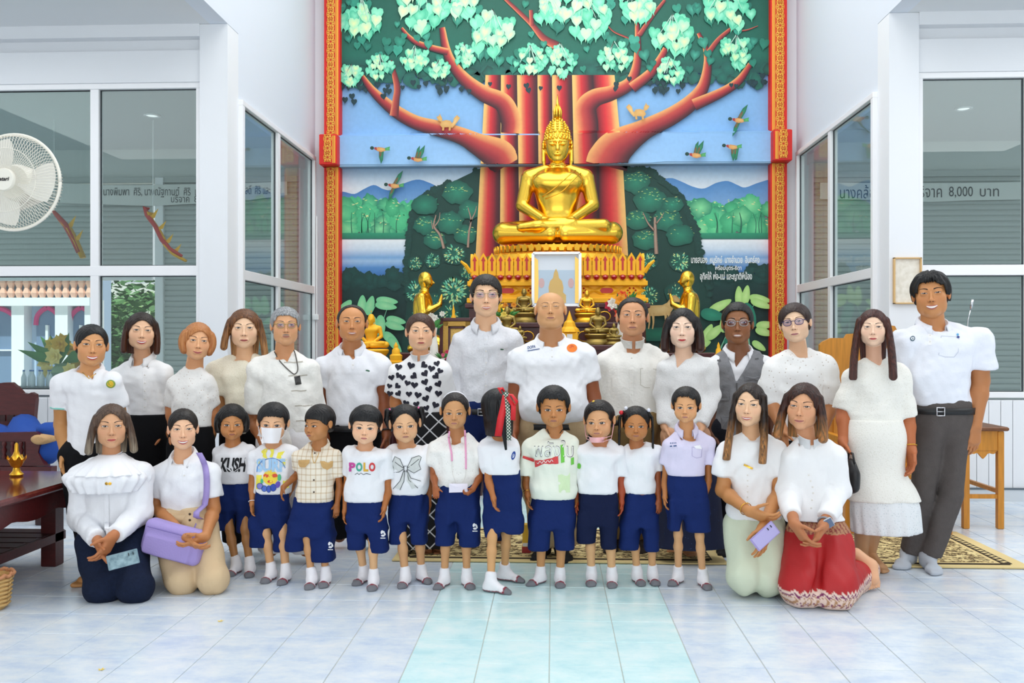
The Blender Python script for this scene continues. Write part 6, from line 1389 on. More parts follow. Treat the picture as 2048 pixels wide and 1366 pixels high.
C2 = kid(Y=5.12, label='child in a white face mask and a tee with a yellow and blue print',
  head=(546, 809, 882), tips=((497, 899), (594, 895)), el=((502, 968, 0), (584, 965, .06)), wr=((505, 1006, -.03), (570, 1004, .04)), nb=(549, 893), yaw=-6, roll=2, mask=1, skin=('#e8b48a', '#b87642', '#dca878'),
  torso=[(930, 514, 580), (955, 512, 580), (986, 510, 580)], feet=((526, 1169, 541), (561, 1172, 571)), hair=dict(kind='fringe', c='#09090b', t=.06, zh=.20, p=3, a=.30, wob=.06, xo=.04),
  wear=[shirt(WHITE, .66, 'crew', nk=(1.4, .03), sw=1.2), shorts(NAVY, (983, 510, 579), (1086, 1094), (502, 580), 545), socks(),
   print_polys('sun_rays', [[(523, 902), (530, 897), (537, 898), (532, 907), (535, 918), (526, 914)], [(540, 898), (548, 898), (548, 906), (545, 915), (539, 914), (543, 905)], [(556, 905), (570, 902), (566, 908), (562, 918), (553, 916)], [(512, 925), (520, 918), (518, 932)], [(513, 950), (524, 950), (522, 978), (512, 978)], [(563, 925), (574, 918), (580, 922), (570, 935)], [(566, 962), (576, 952), (578, 975), (566, 978)]], mat('print_yellow', '#f4ea5a', .8), rings=2),
   print_text('lettering', 'SURF', (513, 917, 571, 944), mat('print_sky', '#a9d0f2', .8), 0, .05, .0038), print_lines('lettering_outline', [[(514, 944), (516, 932), (524, 922), (534, 918), (546, 916), (556, 919), (566, 926), (571, 936)]], 1.4, mat('print_blue', '#3f7ac4', .8), .0042),
   print_polys('face_print', [ell_px(541, 955, 15, 15), ell_px(534, 951, 7, 4, 12), ell_px(549, 951, 7, 4, 12), ell_px(541, 963, 6, 3.2, 12), ell_px(559, 955, 4, 7, 10), ell_px(524, 962, 3, 5, 10)], PRINTV, .0036, cols=['#f4d84a', '#e0583a', '#e0583a', '#d84a34', '#5cc08a', '#5cc08a']),
   print_polys('bubble_letters', [ell_px(520, 972, 6, 6, 12, .3), ell_px(529, 977, 5.5, 6, 12), ell_px(538, 978, 4.5, 7, 12), ell_px(547, 975, 6, 7.5, 12, .3), ell_px(556, 969, 5, 7, 12, .4)], PRINTV, .004, cols=['#8a8ad8', '#5a78d0', '#4a62c0', '#3a54b8', '#6a58c0']), print_lines('bubble_outline', [[(x + a * math.cos(t), y + b * math.sin(t)) for t in np.linspace(0, 6.28, 13)] for x, y, a, b in ((520, 972, 6, 6), (529, 977, 5.5, 6), (538, 978, 4.5, 7), (547, 975, 6, 7.5))], .9, INKN, .005), ring_on('bracelet', 0, .92, .002, WHITE)])
C3 = kid(Y=5.03, label='child in a beige checked shirt with tan pockets looking to one side',
  head=(637, 813, 881), tips=((584, 899), (680, 897)), el=((594, 950, .03), (678, 974, 0)), wr=((567, 974, -.04), (674, 1010, -.02)), nb=(638, 892), yaw=-42, fw=1.02, skin=('#c08450', '#a0602e', '#cc9664'), gaze=-.3,
  torso=[(930, 600, 666), (955, 598, 664), (985, 594, 664), (1002, 590, 664)], feet=((617, 1181, 623), (645, 1178, 651)), hair=dict(kind='fringe', c='#0a0809', t=.06, zh=.15, p=4, a=.29, yo=.0), hands=(((-.2, -.3, -.95), (.3, -.9, 0), (.9, 0, 0)), 'back'),
  wear=[shirt(grid_mat('beige_check', '#f0e6d4', '#dccab0', .028, .034, .22, 0, '#cdb494'), .66, 'polo', vz=(634, 905), sw=1.15), collar(grid_mat('beige_check', '#f0e6d4', '#dccab0', .028, .034, .22, 0, '#cdb494'), w=.032), shorts(NAVY, (1000, 590, 664), (1092, 1112), (572, 671), 620), socks(),
   print_each('pocket_flap', [[(597, 920), (620, 919), (619, 926), (610, 935), (600, 934), (597, 928)], [(640, 922), (667, 922), (666, 933), (655, 940), (645, 935)]], cloth('tan_flap', '#d2a970', .3), .005), buttons([(630, 906), (628, 960), (628, 984)], .005, BTND), cord_on('necklace', [(625, 895), (625, 912), (629, 926), (636, 912), (640, 897)], .0015, GOLDJ), logo_shorts(661, 1092)])
C4 = kid(Y=5.0, label='child with a bowl fringe and a white tee lettered POLO in many colours', skin=('#f2c09a', '#b06a34', '#e0b080'),
  head=(731, 815, 887), tips=((686, 895), (783, 900)), el=((692, 975, .03), (775, 985, 0)), wr=((690, 1022, -.01), (768, 1017, -.04)), nb=(731, 898), roll=4, fw=1.06, yaw=-3, gaze=.2,
  torso=[(930, 697, 764), (955, 697, 763), (980, 693, 765), (1002, 691, 766)], feet=((709, 1173, 727), (743, 1184, 747)), lip='#d07870', hair=dict(kind='fringe', c='#08080a', t=.065, zh=.14, p=5, a=.29), hands=('hang', 'hang'),
  wear=[shirt(WHITE, .62, 'v', vz=(726, 906), nk=(1.45, .02), sw=1.2), shorts(NAVY, (998, 694, 764), (1088, 1094), (697, 779), 736), socks(), logo_shorts(766, 1069),
   print_text('lettering', 'P', (698, 925, 711, 943), mat('print_magenta', '#c84a9a', .8), 0, .05), print_text('lettering', 'O', (712, 925, 725, 943), mat('print_teal', '#4aa890', .8), 0, .05), print_text('lettering', 'L', (727, 925, 737, 943), mat('print_gold', '#e0b040', .8), 0, .05), print_text('lettering', 'O', (738, 925, 751, 943), mat('print_red', '#d8484a', .8), 0, .05),
   print_lines('signature', [[(710, 949), (715, 946), (718, 949), (722, 946), (727, 949), (733, 947), (742, 949)]], 1.0, INKB)])
C5 = kid(Y=5.06, fem=1, label='child with two looped pigtails and a white tee printed with a grey bow', skin=('#e2b084', '#a8622e', '#d4a070'),
  head=(810, 811, 884), tips=((770, 893), (862, 891)), el=((778, 965, .05), (858, 965, .05)), wr=((782, 1010, .03), (857, 1010, .04)), nb=(814, 895), fw=1.0, roll=-3, lip='#b87868', smile=-.1,
  torso=[(925, 780, 855), (955, 781, 854), (988, 784, 851)], feet=((802, 1179, 810), (860, 1170, 842)), hair=dict(kind='pigtails', c='#0c0a0b', t=.03, zh=.30, a=.27, p=1.8, pig=[(.30, .15, .38), (.46, .12, .36), (.50, .12, .12), (.44, .14, -.06)], pw=.085),
  wear=[shirt(WHITE, .62, 'crew', nk=(1.5, .03)), shorts(NAVY, (984, 783, 852), (1077, 1077), (779, 856), 818), socks(),
   print_polys('bow_print', [[(808, 936), (800, 918), (790, 913), (784, 926), (787, 936), (783, 945), (798, 944)], [(814, 936), (824, 916), (838, 911), (843, 914), (838, 928), (842, 938), (828, 946)], [(808, 940), (800, 962), (790, 976), (800, 978), (808, 962)], [(814, 940), (822, 960), (834, 974), (824, 978), (814, 962)]], mat('print_grey', '#d5d8d6', .8), .003, rings=3),
   print_lines('bow_lines', [[(808, 936), (800, 918), (790, 913), (784, 926), (787, 936), (783, 945), (798, 944), (808, 938)], [(814, 936), (824, 916), (838, 911), (843, 914), (838, 928), (842, 938), (828, 946), (814, 938)], [(808, 940), (800, 962), (786, 978)], [(810, 940), (808, 962), (800, 980)], [(813, 940), (818, 960), (836, 976)], [(814, 940), (822, 956), (842, 962)], [(807, 936), (798, 930), (790, 924)], [(815, 936), (826, 928), (838, 918)], [(808, 932), (815, 932), (815, 943), (808, 943), (808, 932)]], 1.1, mat('print_dark_grey', '#3c4044', .8), .0042),
   lambda c: hair_bobble(c, [(-.40, .10, .40), (.40, .10, .40)], '#e86aa0')])
C6 = kid(Y=5.02, fem=1, label='child with a white headband and pink lanyard in a white lace blouse', skin=('#cc9462', '#a0582a', '#d09a68'), bare=0,
  head=(910, 787, 857), tips=((856, 886), (962, 882)), el=((866, 950, -.02), (962, 950, -.02)), wr=((871, 976, -.10), (946, 978, -.12)), nb=(916, 868), yaw=-4, lip='#b87468', smile=-.12, gaze=.2,
  torso=[(915, 874, 954), (945, 874, 954), (972, 878, 950)], feet=((872, 1181, 888), (943, 1181, 934)), hair=dict(kind='pony', c='#17100e', t=.03, zh=.31, a=.28, p=2.2),
  hands=(((.15, -.55, -.8), (1, -.1, .1), (0, -.9, .4)), ((-.55, -.5, -.5), (.2, -.8, .5), (-.4, .5, -.6), dict(curl=(50, 60, 40)))),
  wear=[shirt(lace_mat('child_lace', '#f4f2ee', '#d8d4ce', 75, .2), .55, 'scoop', nk=(1.75, .03), puff=.022, sw=1.2, name='lace_blouse'), shorts(NAVY, (972, 878, 958), (1078, 1080), (871, 961), 914), socks(), logo_shorts(950, 1055),
   cord_on('lanyard', [(899, 862), (898, 880), (903, 905), (904, 922)], .005, mat('ribbon_pink', '#f2a8cc', .7)), cord_on('lanyard', [(930, 860), (931, 880), (932, 915), (932, 938)], .005, mat('ribbon_pink', '#f2a8cc', .7)), cord_on('lanyard_string', [(904, 922), (905, 945), (912, 966)], .001, BTN), cord_on('lanyard_string', [(932, 938), (931, 952), (926, 964)], .001, BTN),
   print_polys('badge', [[(899, 966), (936, 966), (936, 983), (899, 984)]], mat('badge_card', '#ece6f4', .4), .022, None, 3), lambda c: headband(c, '#eceaf2')])
C7 = kid(Y=5.0, fem=1, label='child turned away with a red ribbon bow in long black hair', noface=1,
  head=(999, 781, 853), tips=((961, 880), (1036, 874)), el=((976, 962, -.085), (1022, 950, .1)), wr=((987, 996, -.125), (1036, 985, .1)), nb=(999, 866), yaw=125, skin=('#b8763e', '#b06c38', '#d8a26c'),
  torso=[(900, 962, 1036, .8), (925, 962, 1037, .8), (946, 966, 1038, .8)], feet=((1024, 1189, 2.2), (1050, 1166, 2.2)), hair=dict(kind='long', c='#0a090b', t=.05, zh=.28, a=.26, p=2, L=-.75, w=.09, dx=.0, ex=.34, bk=1.0), kneex=(986, 1012), hipw=.035, foot=1.12,
  wear=[shirt(WHITE, .66, 'crew', nk=(1.3, .02), sw=1.25), shorts(NAVY, (946, 966, 1040), (1062, 1054), (970, 1047), 1006, 1056, flare=.75), socks(), print_polys('crest', [ell_px(1027, 911, 4, 9, 12, .25), ell_px(1027, 911, 2, 5, 10, .25)], PRINTV, cols=['#2a4a9a', '#dfe6f4']), lambda c: ribbon_bow(c)])
C8 = kid(Y=5.05, label='child with black cord necklace in pale green tee with large Thai lettering', skin=('#c48650', '#a0602e', '#c8905c'),
  head=(1107, 776, 853), tips=((1046, 878), (1154, 875)), el=((1052, 966, 0), (1146, 966, .06)), wr=((1055, 990, -.02), (1152, 1000, .03)), nb=(1110, 864), fw=1.0, lip='#a86a58', smile=-.12, browc='#140e0c',
  torso=[(915, 1064, 1150), (950, 1064, 1149), (980, 1062, 1150), (996, 1064, 1149)], feet=((1057, 1174, 1083), (1121, 1178, 1120)), hair=dict(kind='fringe', c='#070709', t=.06, zh=.23, p=3.4, a=.30, wob=.09), 
  wear=[shirt(cloth('pale_green_tee', '#eef2e4', .3, 20), .78, 'crew', nk=(1.4, .025), sw=1.2), shorts(NAVY, (992, 1064, 1150), (1086, 1084), (1055, 1149), 1104), socks(), cord_on('necklace', [(1094, 858), (1099, 868), (1108, 874), (1118, 868), (1126, 858)], .0022, INKB),
   print_polys('tee_block', [[(1116, 950), (1140, 945), (1140, 985), (1118, 985)]], mat('print_pale_green', '#d8ecc0', .8), .0025),
   print_text('lettering', 'พลังใบ', (1068, 880, 1147, 914), mat('print_dark_grey', '#3c4044', .8), 0, .0, .004), print_text('lettering', 'พลังใบ', (1069, 881.5, 1146, 913), mat('print_white', '#f6f7f4', .8), 0, -.012, .0055), print_polys('lettering_fill', [[(1121, 890), (1128, 888), (1129, 924), (1122, 926)], [(1142, 916), (1148, 914), (1148, 928), (1142, 930)]], mat('print_green', '#72c84a', .8), .006),
   print_polys('red_panel', [[(1069, 920), (1116, 912), (1117, 927), (1070, 934)]], mat('print_red', '#d8484a', .8), .0065, rings=4), print_lines('script_line', [[(1074 + 32 * t, 925 - 4 * t + 2.2 * math.sin(26 * t)) for t in np.linspace(0, 1, 40)]], 1.1, mat('print_white', '#f6f7f4', .8), .0085), print_polys('arm_stripe', [[(1046, 911), (1068, 918), (1068, 924), (1045, 916)]], mat('print_red', '#d8484a', .8), .004, rings=3), ring_on('bracelet', 0, .75, .002, GOLDJ)])
C9 = kid(Y=5.07, fem=1, label='child with a pink mask pulled under the chin and a plain white tee', skin=('#d8a072', '#a4441e', '#e0ae7c'),
  head=(1198, 804, 877), tips=((1150, 890), (1250, 890)), el=((1153, 972, .02), (1244, 975, 0)), wr=((1153, 1006, 0), (1243, 1004, -.02)), nb=(1199, 887), yaw=-10, roll=-2, fw=1.0, gaze=-.3, lip='#c08070',
  torso=[(930, 1162, 1234), (955, 1160, 1233), (986, 1158, 1234)], feet=((1182, 1175, 1183), (1224, 1178, 1224)), hair=dict(kind='pony', c='#100b0a', t=.045, zh=.29, a=.28, p=2.4, xo=.05, tail=-.35),
  wear=[shirt(WHITE, .68, 'crew', nk=(1.35, .02), sw=1.15), shorts(NAVYD, (983, 1158, 1234), (1072, 1082), (1152, 1233), 1196), socks(), lambda c: chin_mask(c), lambda c: hair_bobble(c, [(-.12, -.05, .50)], '#e8c040', .05), print_polys('sleeve_motif', [ell_px(1158, 932, 4, 6, 8)], mat('print_green', '#72c84a', .8))])
C10 = kid(Y=5.09, fem=1, label='child with thin braids and red and white hair ties in a plain white tee', skin=('#bc7c46', '#984e26', '#d8a472'),
  head=(1272, 815, 881), tips=((1240, 893), (1326, 891)), el=((1250, 966, .06), (1316, 968, 0)), wr=((1250, 1008, .05), (1318, 1002, -.03)), nb=(1273, 892), fw=1.04, smile=.25, lip='#a86a58',
  torso=[(925, 1250, 1310), (955, 1251, 1307), (986, 1251, 1309)], feet=((1285, 1174, 1275), (1313, 1174, 1306)), hands=('hang', 'back'), hair=dict(kind='pigtails', c='#0c0909', t=.03, zh=.31, a=.28, p=1.8, pig=[(.36, .05, .36), (.48, .02, .2), (.50, .0, -.2), (.50, .0, -.75)], pw=.045),
  wear=[shirt(WHITE, .60, 'crew', nk=(1.3, .02), sw=1.2), shorts(NAVY, (982, 1251, 1310), (1083, 1086), (1236, 1318), 1282), socks(), lambda c: hair_bobble(c, [(-.44, .0, .34)], '#d82a34', .07), lambda c: hair_bobble(c, [(.38, .0, .42), (-.30, .0, .47)], '#e4e6f2', .06)])
C11 = kid(Y=5.02, label='child in lilac school shirt with an embroidered name and high-waisted shorts', skin=('#dca270', '#b8743e', '#dca878'),
  head=(1372, 778, 844), tips=((1326, 876), (1430, 876)), el=((1331, 962, .02), (1418, 963, 0)), wr=((1330, 994, -.02), (1408, 1000, -.03)), nb=(1373, 857), fw=1.0, lip='#b8786a', yaw=-4,
  torso=[(905, 1336, 1408), (925, 1334, 1407), (950, 1337, 1407)], feet=((1341, 1174, 1357), (1418, 1182, 1407)), hands=('hang', 'back'), hair=dict(kind='fringe', c='#0b0909', t=.06, zh=.28, p=2.6, a=.30, wob=.09),
  wear=[shirt(cloth('lilac_poplin', '#dcd6ee', .35, 24), .52, 'polo', vz=(1365, 886), sw=1.35), collar(cloth('lilac_poplin', '#dcd6ee', .35, 24), w=.05), shorts(NAVY, (944, 1337, 1407), (1045, 1048), (1334, 1421), 1364, 1020), socks(),
   print_lines('embroidery', [[(x, 886 - .1 * i), (x + 1.8, 886 - .1 * i)] for i, x in enumerate((1340, 1343.5, 1347, 1350.5))], 2.4, INKN, .004), print_lines('embroidery', [[(1339.5, 892.5), (1344, 892)], [(1346.5, 891.8), (1353, 891.2)]], 2.2, INKN, .004), print_lines('pocket', [[(1384, 894), (1384, 912), (1393, 916), (1403, 914), (1404, 896), (1384, 894)]], 1.2, mat('seam_lilac', '#b9b2d4', .9)), print_polys('pocket_slip', [[(1387, 892), (1400, 890), (1404, 898), (1392, 897)]], WHITE, .004), buttons([(1342, 944), (1392, 950)], .006, BTN, key='T', parent='shorts')])

# ---- small worn pieces in head space
def hair_bobble(c, pts, color, r=.045):
    for q in pts:
        b = MB(); b.lathe((0, 0, 0), [(.0001, -r), (r * .7, -r * .7), (r, 0), (r * .7, r * .7), (.0001, r)], 10)
        c['PT'].put('hair_tie', c['toW'](np.array(b.V) + np.array(q)), b.F, mat('bobble_' + color, color, .5), True)
def headband(c, color):
    b = MB(); b.tube([c['toW']((.39 * math.cos(t), .04, .08 + .46 * math.sin(t))) for t in np.linspace(-.1, PI + .1, 20)], .006, 6); c['PT'].put('headband', b.V, b.F, mat('headband', color, .6), True)
def mask_mesh(c, name, z0, z1, a, color, zc=None, y_off=.02, n=13, mrows=6):
    H = c['H']; V = []; F = []
    for i in range(mrows):
        t = i / (mrows - 1); z = z1 + (z0 - z1) * t; w = a * (1 - .25 * t ** 2)
        for j in range(n):
            x = w * (2 * j / (n - 1) - 1); y = H.front(np.array([x * .96]), np.array([max(z, -.47)]))[0] - y_off - .02 * math.sin(PI * t) * (1 - (x / a) ** 2) - (.03 if z < -.42 else 0); V.append((x, y, z))
    # keep it a smooth cup over nose and mouth
    V = np.array(V).reshape(mrows, n, 3); V[:, :, 1] = np.minimum(V[:, :, 1], (-.36 - .12 * (1 - (V[:, :, 0] / a) ** 2) + .10 * (np.abs(V[:, :, 0]) / a) ** 2)); V = V.reshape(-1, 3)
    for i in range(mrows - 1):
        for j in range(n - 1): F.append((i * n + j, (i + 1) * n + j, (i + 1) * n + j + 1, i * n + j + 1))
    o = c['PT'].put(name, c['toW'](V), F, mat('mask_' + color, color, .8, bump=.2, bscale=60), True)
    b = MB()
    for s, j in ((-1, 0), (1, n - 1)):
        b.tube([c['toW'](V[j]), c['toW']((s * .36, -.12, (z1 + z0) / 2 + .08)), c['toW']((s * .40, .03, -.05))], .0018, 5); b.tube([c['toW'](V[(mrows - 2) * n + j]), c['toW']((s * .34, -.12, (z1 + z0) / 2)), c['toW']((s * .40, .05, -.12))], .0018, 5)
    c['PT'].put('ear_loop', b.V, b.F, mat('mask_' + color, color, .8), True, None, None, o)
def face_mask(c): mask_mesh(c, 'face_mask', -.52, -.10, .27, '#f3f1f4')
def chin_mask(c): mask_mesh(c, 'chin_mask', -.56, -.42, .24, '#f2b8bc', y_off=.03, mrows=4)
C2['wear'].append(face_mask)
def ribbon_bow(c):
    """red ribbon with patterned edge tied at the back of the head, tails down the hair"""
    Y = c['Y'] - .14; red = mat('ribbon_red', '#d8222a', .5); pat = grid_mat('ribbon_pattern', '#f0e6da', '#2e5a4a', .012, .012, .4, .8)
    def strip(pts, wd, m, name):
        b = MB(); V = []
        for x, y, d in pts: V += [P(x - wd / 2, y, Y + d), P(x + wd / 2, y + 1, Y + d)]
        o = c['PT'].put(name, V, [(2 * i, 2 * i + 1, 2 * i + 3, 2 * i + 2) for i in range(len(pts) - 1)], m, True); s = o.modifiers.new('thick', 'SOLIDIFY'); s.thickness = .002
    strip([(1012, 790, 0), (1008, 812, -.02), (1002, 835, -.02), (996, 872, -.01)], 14, red, 'ribbon_tail'); strip([(1013, 790, 0), (1016, 820, -.03), (1017, 850, -.03), (1018, 880, -.02)], 9, pat, 'ribbon_tail')
    strip([(1014, 790, -.01), (1027, 812, -.03), (1026, 840, -.03)], 10, red, 'ribbon_tail')
    for s, q in ((-1, [(1012, 788), (1004, 776), (998, 778), (1002, 786)]), (1, [(1012, 788), (1024, 790), (1034, 804), (1030, 812), (1018, 798)])):
        b = MB(); b.tube([P(x, y, Y - .02 - .02 * math.sin(i)) for i, (x, y) in enumerate(q)], [.008, .014, .016, .012, .008][:len(q)], 8, squash=.4); c['PT'].put('ribbon_loop', b.V, b.F, red, True)
    b = MB(); b.tube([P(1008, 785, Y - .03), P(1016, 792, Y - .03)], .012, 8); c['PT'].put('ribbon_knot', b.V, b.F, pat, True)
    b = MB(); b.tube([P(1004, 800, Y + .02), P(1006, 850, Y + .0), P(1012, 900, Y - .005)], [.022, .018, .006], 8); c['PT'].put('hair_strand', b.V, b.F, hair_mat('#0a090b'), True, np.ones((len(b.V), 3)))
ALL = [A1, A2, A3, A4, A5, A6, A7, A8, A9, A10, A11, A12, A13, A14, A15, K1, K2, K3, K4, C1, C2, C3, C4, C5, C6, C7, C8, C9, C10, C11]
CTX = [person(d) for d in ALL]
# ---------------------------------------------------------------- the altar
GOLD = mat('polished_gold', '#f9cb4c', .24, 1.0, bump=.02, bscale=30); GOLDM = mat('satin_gold', '#efb63c', .34, .9, bump=.05, bscale=60); GOLDP = mat('gold_paint', '#f6b51e', .5, .25, bump=.08, bscale=90)
BRONZE = mat('old_bronze', '#9c8548', .36, .85, bump=.08, bscale=80); REDL = mat('red_lacquer', '#c2241c', .4); MAROON = mat('maroon_lacquer', '#4a1216', .35, var=.3, vscale=20); GEM = mat('red_glass_bead', '#b01418', .12, spec=.8)
def sdf_obj(name, prims, h, m, parent=None, origin=(0, 0, 0), disp=None, cuts=()):
    F = Field.of([p for p, _ in prims], h)
    for p, k in prims: F.add(p, k)
    if disp: F.disp(disp)
    for c in cuts: F.cut(*c)
    V, Fa = F.nets(); me = mesh(name, V - np.array(origin), Fa, m, True); return link(name, me, parent)
def buddha_prims(s=1.0):
    """seated figure, legs crossed, hands in the lap; s = height; base at z=0, facing -y"""
    S = lambda *a: tuple(x * s for x in a); pr = []
    R = lambda a, b, ra, rb, k=.02, ky=1.0: pr.append((Rc(S(*a), S(*b), ra * s, rb * s, ky), k * s))
    R((-.33, -.05, .085), (.33, -.05, .085), .055, .055); pr.append((El(S(0, .05, .10), S(.26, .17, .095)), .03 * s))
    for q in (-1, 1):
        R((q * .12, .06, .12), (q * .355, -.03, .10), .085, .075, .02); R((q * .36, -.04, .095), (q * .05, -.17, .075), .07, .052, .015)
    R((.30, -.10, .135), (-.14, -.20, .125), .05, .036, .012); R((-.12, -.205, .128), (-.24, -.19, .118), .036, .028, .01)
    pr.append((Loft([(z * s, 0, y * s, rx * s, ry * s) for z, y, rx, ry in ((.12, .05, .15, .12), (.24, .05, .128, .10), (.34, .04, .145, .105), (.44, .03, .168, .11), (.50, .035, .15, .09), (.545, .045, .07, .06))], 2.2), .02 * s))
    for q in (-1, 1):
        R((q * .08, .045, .525), (q * .185, .045, .485), .048, .055, .03); R((q * .195, .045, .475), (q * .235, .03, .30), .052, .044, .015); R((q * .235, .03, .29), (q * .075, -.13, .165), .042, .030, .012)
        R((q * .09, -.125, .168), (-q * .045, -.165, .16), .03, .026, .008)
        pr.append((El(S(q * .08, -.045, .44), S(.075, .035, .05)), .05 * s))
    R((-.10, -.165, .152), (.10, -.165, .152), .024, .024, .01); R((0, .04, .52), (0, .03, .60), .052, .048, .015)
    for z in (.548, .566): pr.append((El(S(0, .033, z), S(.058, .056, .012)), .004 * s))
    return pr
def buddha_head(s, zc):
    S = lambda x, y, z: (x * s, y * s, (z + zc) * s); pr = [(El(S(0, .03, .10), (.082 * s, .09 * s, .10 * s)), 0), (El(S(0, .01, .05), (.066 * s, .075 * s, .085 * s)), .02 * s), (El(S(0, -.035, -.01), (.03 * s, .03 * s, .025 * s)), .02 * s),
        (Rc(S(0, -.065, .085), S(0, -.080, .045), .008 * s, .013 * s), .008 * s), (El(S(0, -.066, .015), (.025 * s, .012 * s, .010 * s)), .004 * s), (El(S(0, .03, .175), (.058 * s, .06 * s, .045 * s)), .02 * s)]
    for q in (-1, 1): pr += [(Rc(S(q * .085, .03, .10), S(q * .084, .02, -.01), .012 * s, .014 * s), .006 * s), (Rc(S(q * .084, .02, -.01), S(q * .080, .015, -.045), .012 * s, .007 * s), .004 * s), (Rc(S(q * .012, -.072, .095), S(q * .052, -.055, .095), .005 * s, .004 * s), .004 * s), (El(S(q * .032, -.062, .078), (.022 * s, .012 * s, .010 * s)), .004 * s)]
    return pr
def place(o, loc, rz=0, label=None, cat=None, group=None):
    o.location = loc; o.rotation_euler.z = rz; return tag(o, label, cat, group)
def seat_z(py, Y): return P(1024, py, Y)[2]
# great gilded image
YG = 9.95; base = P(1115, 497, YG); top = P(1114, 186, YG); hgt = (top[2] - base[2]); sB = (P(1115, 258, YG)[2] - base[2]) / .80      # crown of the curls at .80 of the unit
body = sdf_obj('golden_buddha', buddha_prims(sB), .0115, GOLD)
place(body, base, 0, 'great golden seated Buddha statue before the painted tree', 'statue')
hd = sdf_obj('head', [(p, k) for p, k in buddha_head(sB * 1.1, .60 / 1.1)], .0075, GOLD, body)
cu = MB()
for lv in range(13):
    th = lv / 12 * 1.25; z = .70 + .012; 
    n = max(5, int(26 * math.cos(th * 1.05)))
    for i in range(n):
        a = 2 * PI * (i + .5 * (lv % 2)) / n
        if math.sin(a) < -.25 and lv < 4: continue
        r = .098 * math.cos(th) * sB; zz = (.678 + .125 * math.sin(th)) * sB
        cu.lathe((r * math.cos(a), .03 * sB + r * 1.06 * math.sin(a), zz), [(.0001, -.010 * sB), (.009 * sB, -.006 * sB), (.011 * sB, 0), (.008 * sB, .007 * sB), (.0001, .011 * sB)], 6)
for lv in range(6):
    n = 14 - 2 * lv; r = (.060 - .009 * lv) * sB; zz = (.79 + .015 * lv) * sB
    for i in range(n):
        a = 2 * PI * (i + .5 * (lv % 2)) / n; cu.lathe((r * math.cos(a), .03 * sB + r * math.sin(a), zz), [(.0001, -.010 * sB), (.010 * sB, 0), (.0001, .011 * sB)], 6)
for t in np.linspace(0, 1, 8)[:-1]:
    r = np.interp(t, [0, .35, .7, .92, 1], [.085, .075, .05, .022, .004]) * sB; n = max(5, int(r / sB * 210))
    for i in range(n): a = 2 * PI * (i + t * 3.5) / n; cu.lathe((r * math.cos(a), .03 * sB + r * math.sin(a), (.755 + .13 * t) * sB), [(.0001, -.011 * sB), (.011 * sB, 0), (.0001, .012 * sB)], 6)
cu.lathe((0, .03 * sB, .755 * sB), [(.085 * sB, 0), (.075 * sB, .04 * sB), (.05 * sB, .09 * sB), (.022 * sB, .12 * sB), (.001, .13 * sB)], 16)
c_ = cu.build('curls', GOLD, body, True); c_['kind'] = 'stuff'
fl_ = MB(); ft = hgt / sB
for i in range(7):
    a = 2 * PI * i / 7; z0 = .875; fl_.tube([(.020 * sB * math.cos(a), .03 * sB + .020 * sB * math.sin(a), z0 * sB), (.024 * sB * math.cos(a), .03 * sB + .024 * sB * math.sin(a), (z0 + .05) * sB), (.010 * sB * math.cos(a), .03 * sB + .010 * sB * math.sin(a), (z0 + .10) * sB)], [.010 * sB, .009 * sB, .002], 6)
fl_.tube([(0, .03 * sB, .86 * sB), (0, .03 * sB, .95 * sB), (0, .03 * sB, ft * sB)], [.020 * sB, .014 * sB, .002], 8); fl_.build('flame_finial', GOLD, body, True)
rb = MB(); F_ = Field.of([p for p, _ in buddha_prims(sB)], .02)
for p, k in buddha_prims(sB): F_.add(p, k)
for pts in ([(.12, .52), (.06, .46), (-.02, .39), (-.10, .34)], [(.155, .50), (.10, .44), (.03, .37), (-.08, .325)]):
    q = _catmull(pts, 16) * sB; rb.tube([(x, y - .004, z) for (x, z), y in zip(q, F_.front(q[:, 0], q[:, 1]))], .007, 6)
rb.build('robe_edge', GOLD, body, True)
# lotus seat, palisade throne
def loc_(py): return P(1115, py, YG)[2]
lt = MB(); cxB = base[0]; lt.lathe((cxB, YG - .02, loc_(507)), [(.66, 0), (.69, .02), (.69, .05), (.64, base[2] - loc_(507))], 44, None, 1, .68); lt.lathe((cxB, YG - .02, loc_(530)), [(.80, 0), (.84, .03), (.80, .08), (.70, .11), (.66, .14)], 44, None, 1, .66)
lotus = lt.build('lotus_seat', GOLDM, None, False); auto_smooth(lotus); tag(lotus, 'round gilded lotus seat carrying the great golden Buddha', 'pedestal')
pm = MB(); pm.prism([(-.024, 0), (.024, 0), (.030, .03), (.020, .06), (0, .078), (-.020, .06), (-.030, .03)], -.012, .006); pme = mesh('petal', pm.V, pm.F, GOLDM)
for i in range(54):
    a = 2 * PI * i / 54
    if math.sin(a) < .35: o = link('petal', pme, lotus, (cxB + .69 * math.cos(a), YG - .02 + .475 * math.sin(a), loc_(508) - .01)); o.rotation_euler = (0, 0, a + PI / 2)
YT = 9.30; L_, R_ = P(941, 560, YT)[0], P(1289, 560, YT)[0]; zt = lambda py: P(1115, py, YT)[2]
th = MB(); th.box(*span(L_ + .03, R_ - .03, YT + .03, 10.55, zt(606), zt(530)))
for py0, py1, e in ((572, 562, .03), (606, 596, .035), (598, 590, .01), (564, 558, .012)): th.box(*span(L_ - e, R_ + e, YT - e, 10.58, zt(py0), zt(py1)), 0, None, .006)
throne = th.build('altar_throne', GOLDP); tag(throne, 'gilded and red carved throne table under the great golden Buddha', 'altar')
n = 20; w = (R_ - L_) / n; pal = MB(); pal.prism([(-w * .46, 0), (w * .46, 0), (w * .46, .16), (w * .36, .185), (0, .235), (-w * .36, .185), (-w * .46, .16)], -.012, .012); palm = mesh('petal_panel', pal.V, pal.F, GOLDP)
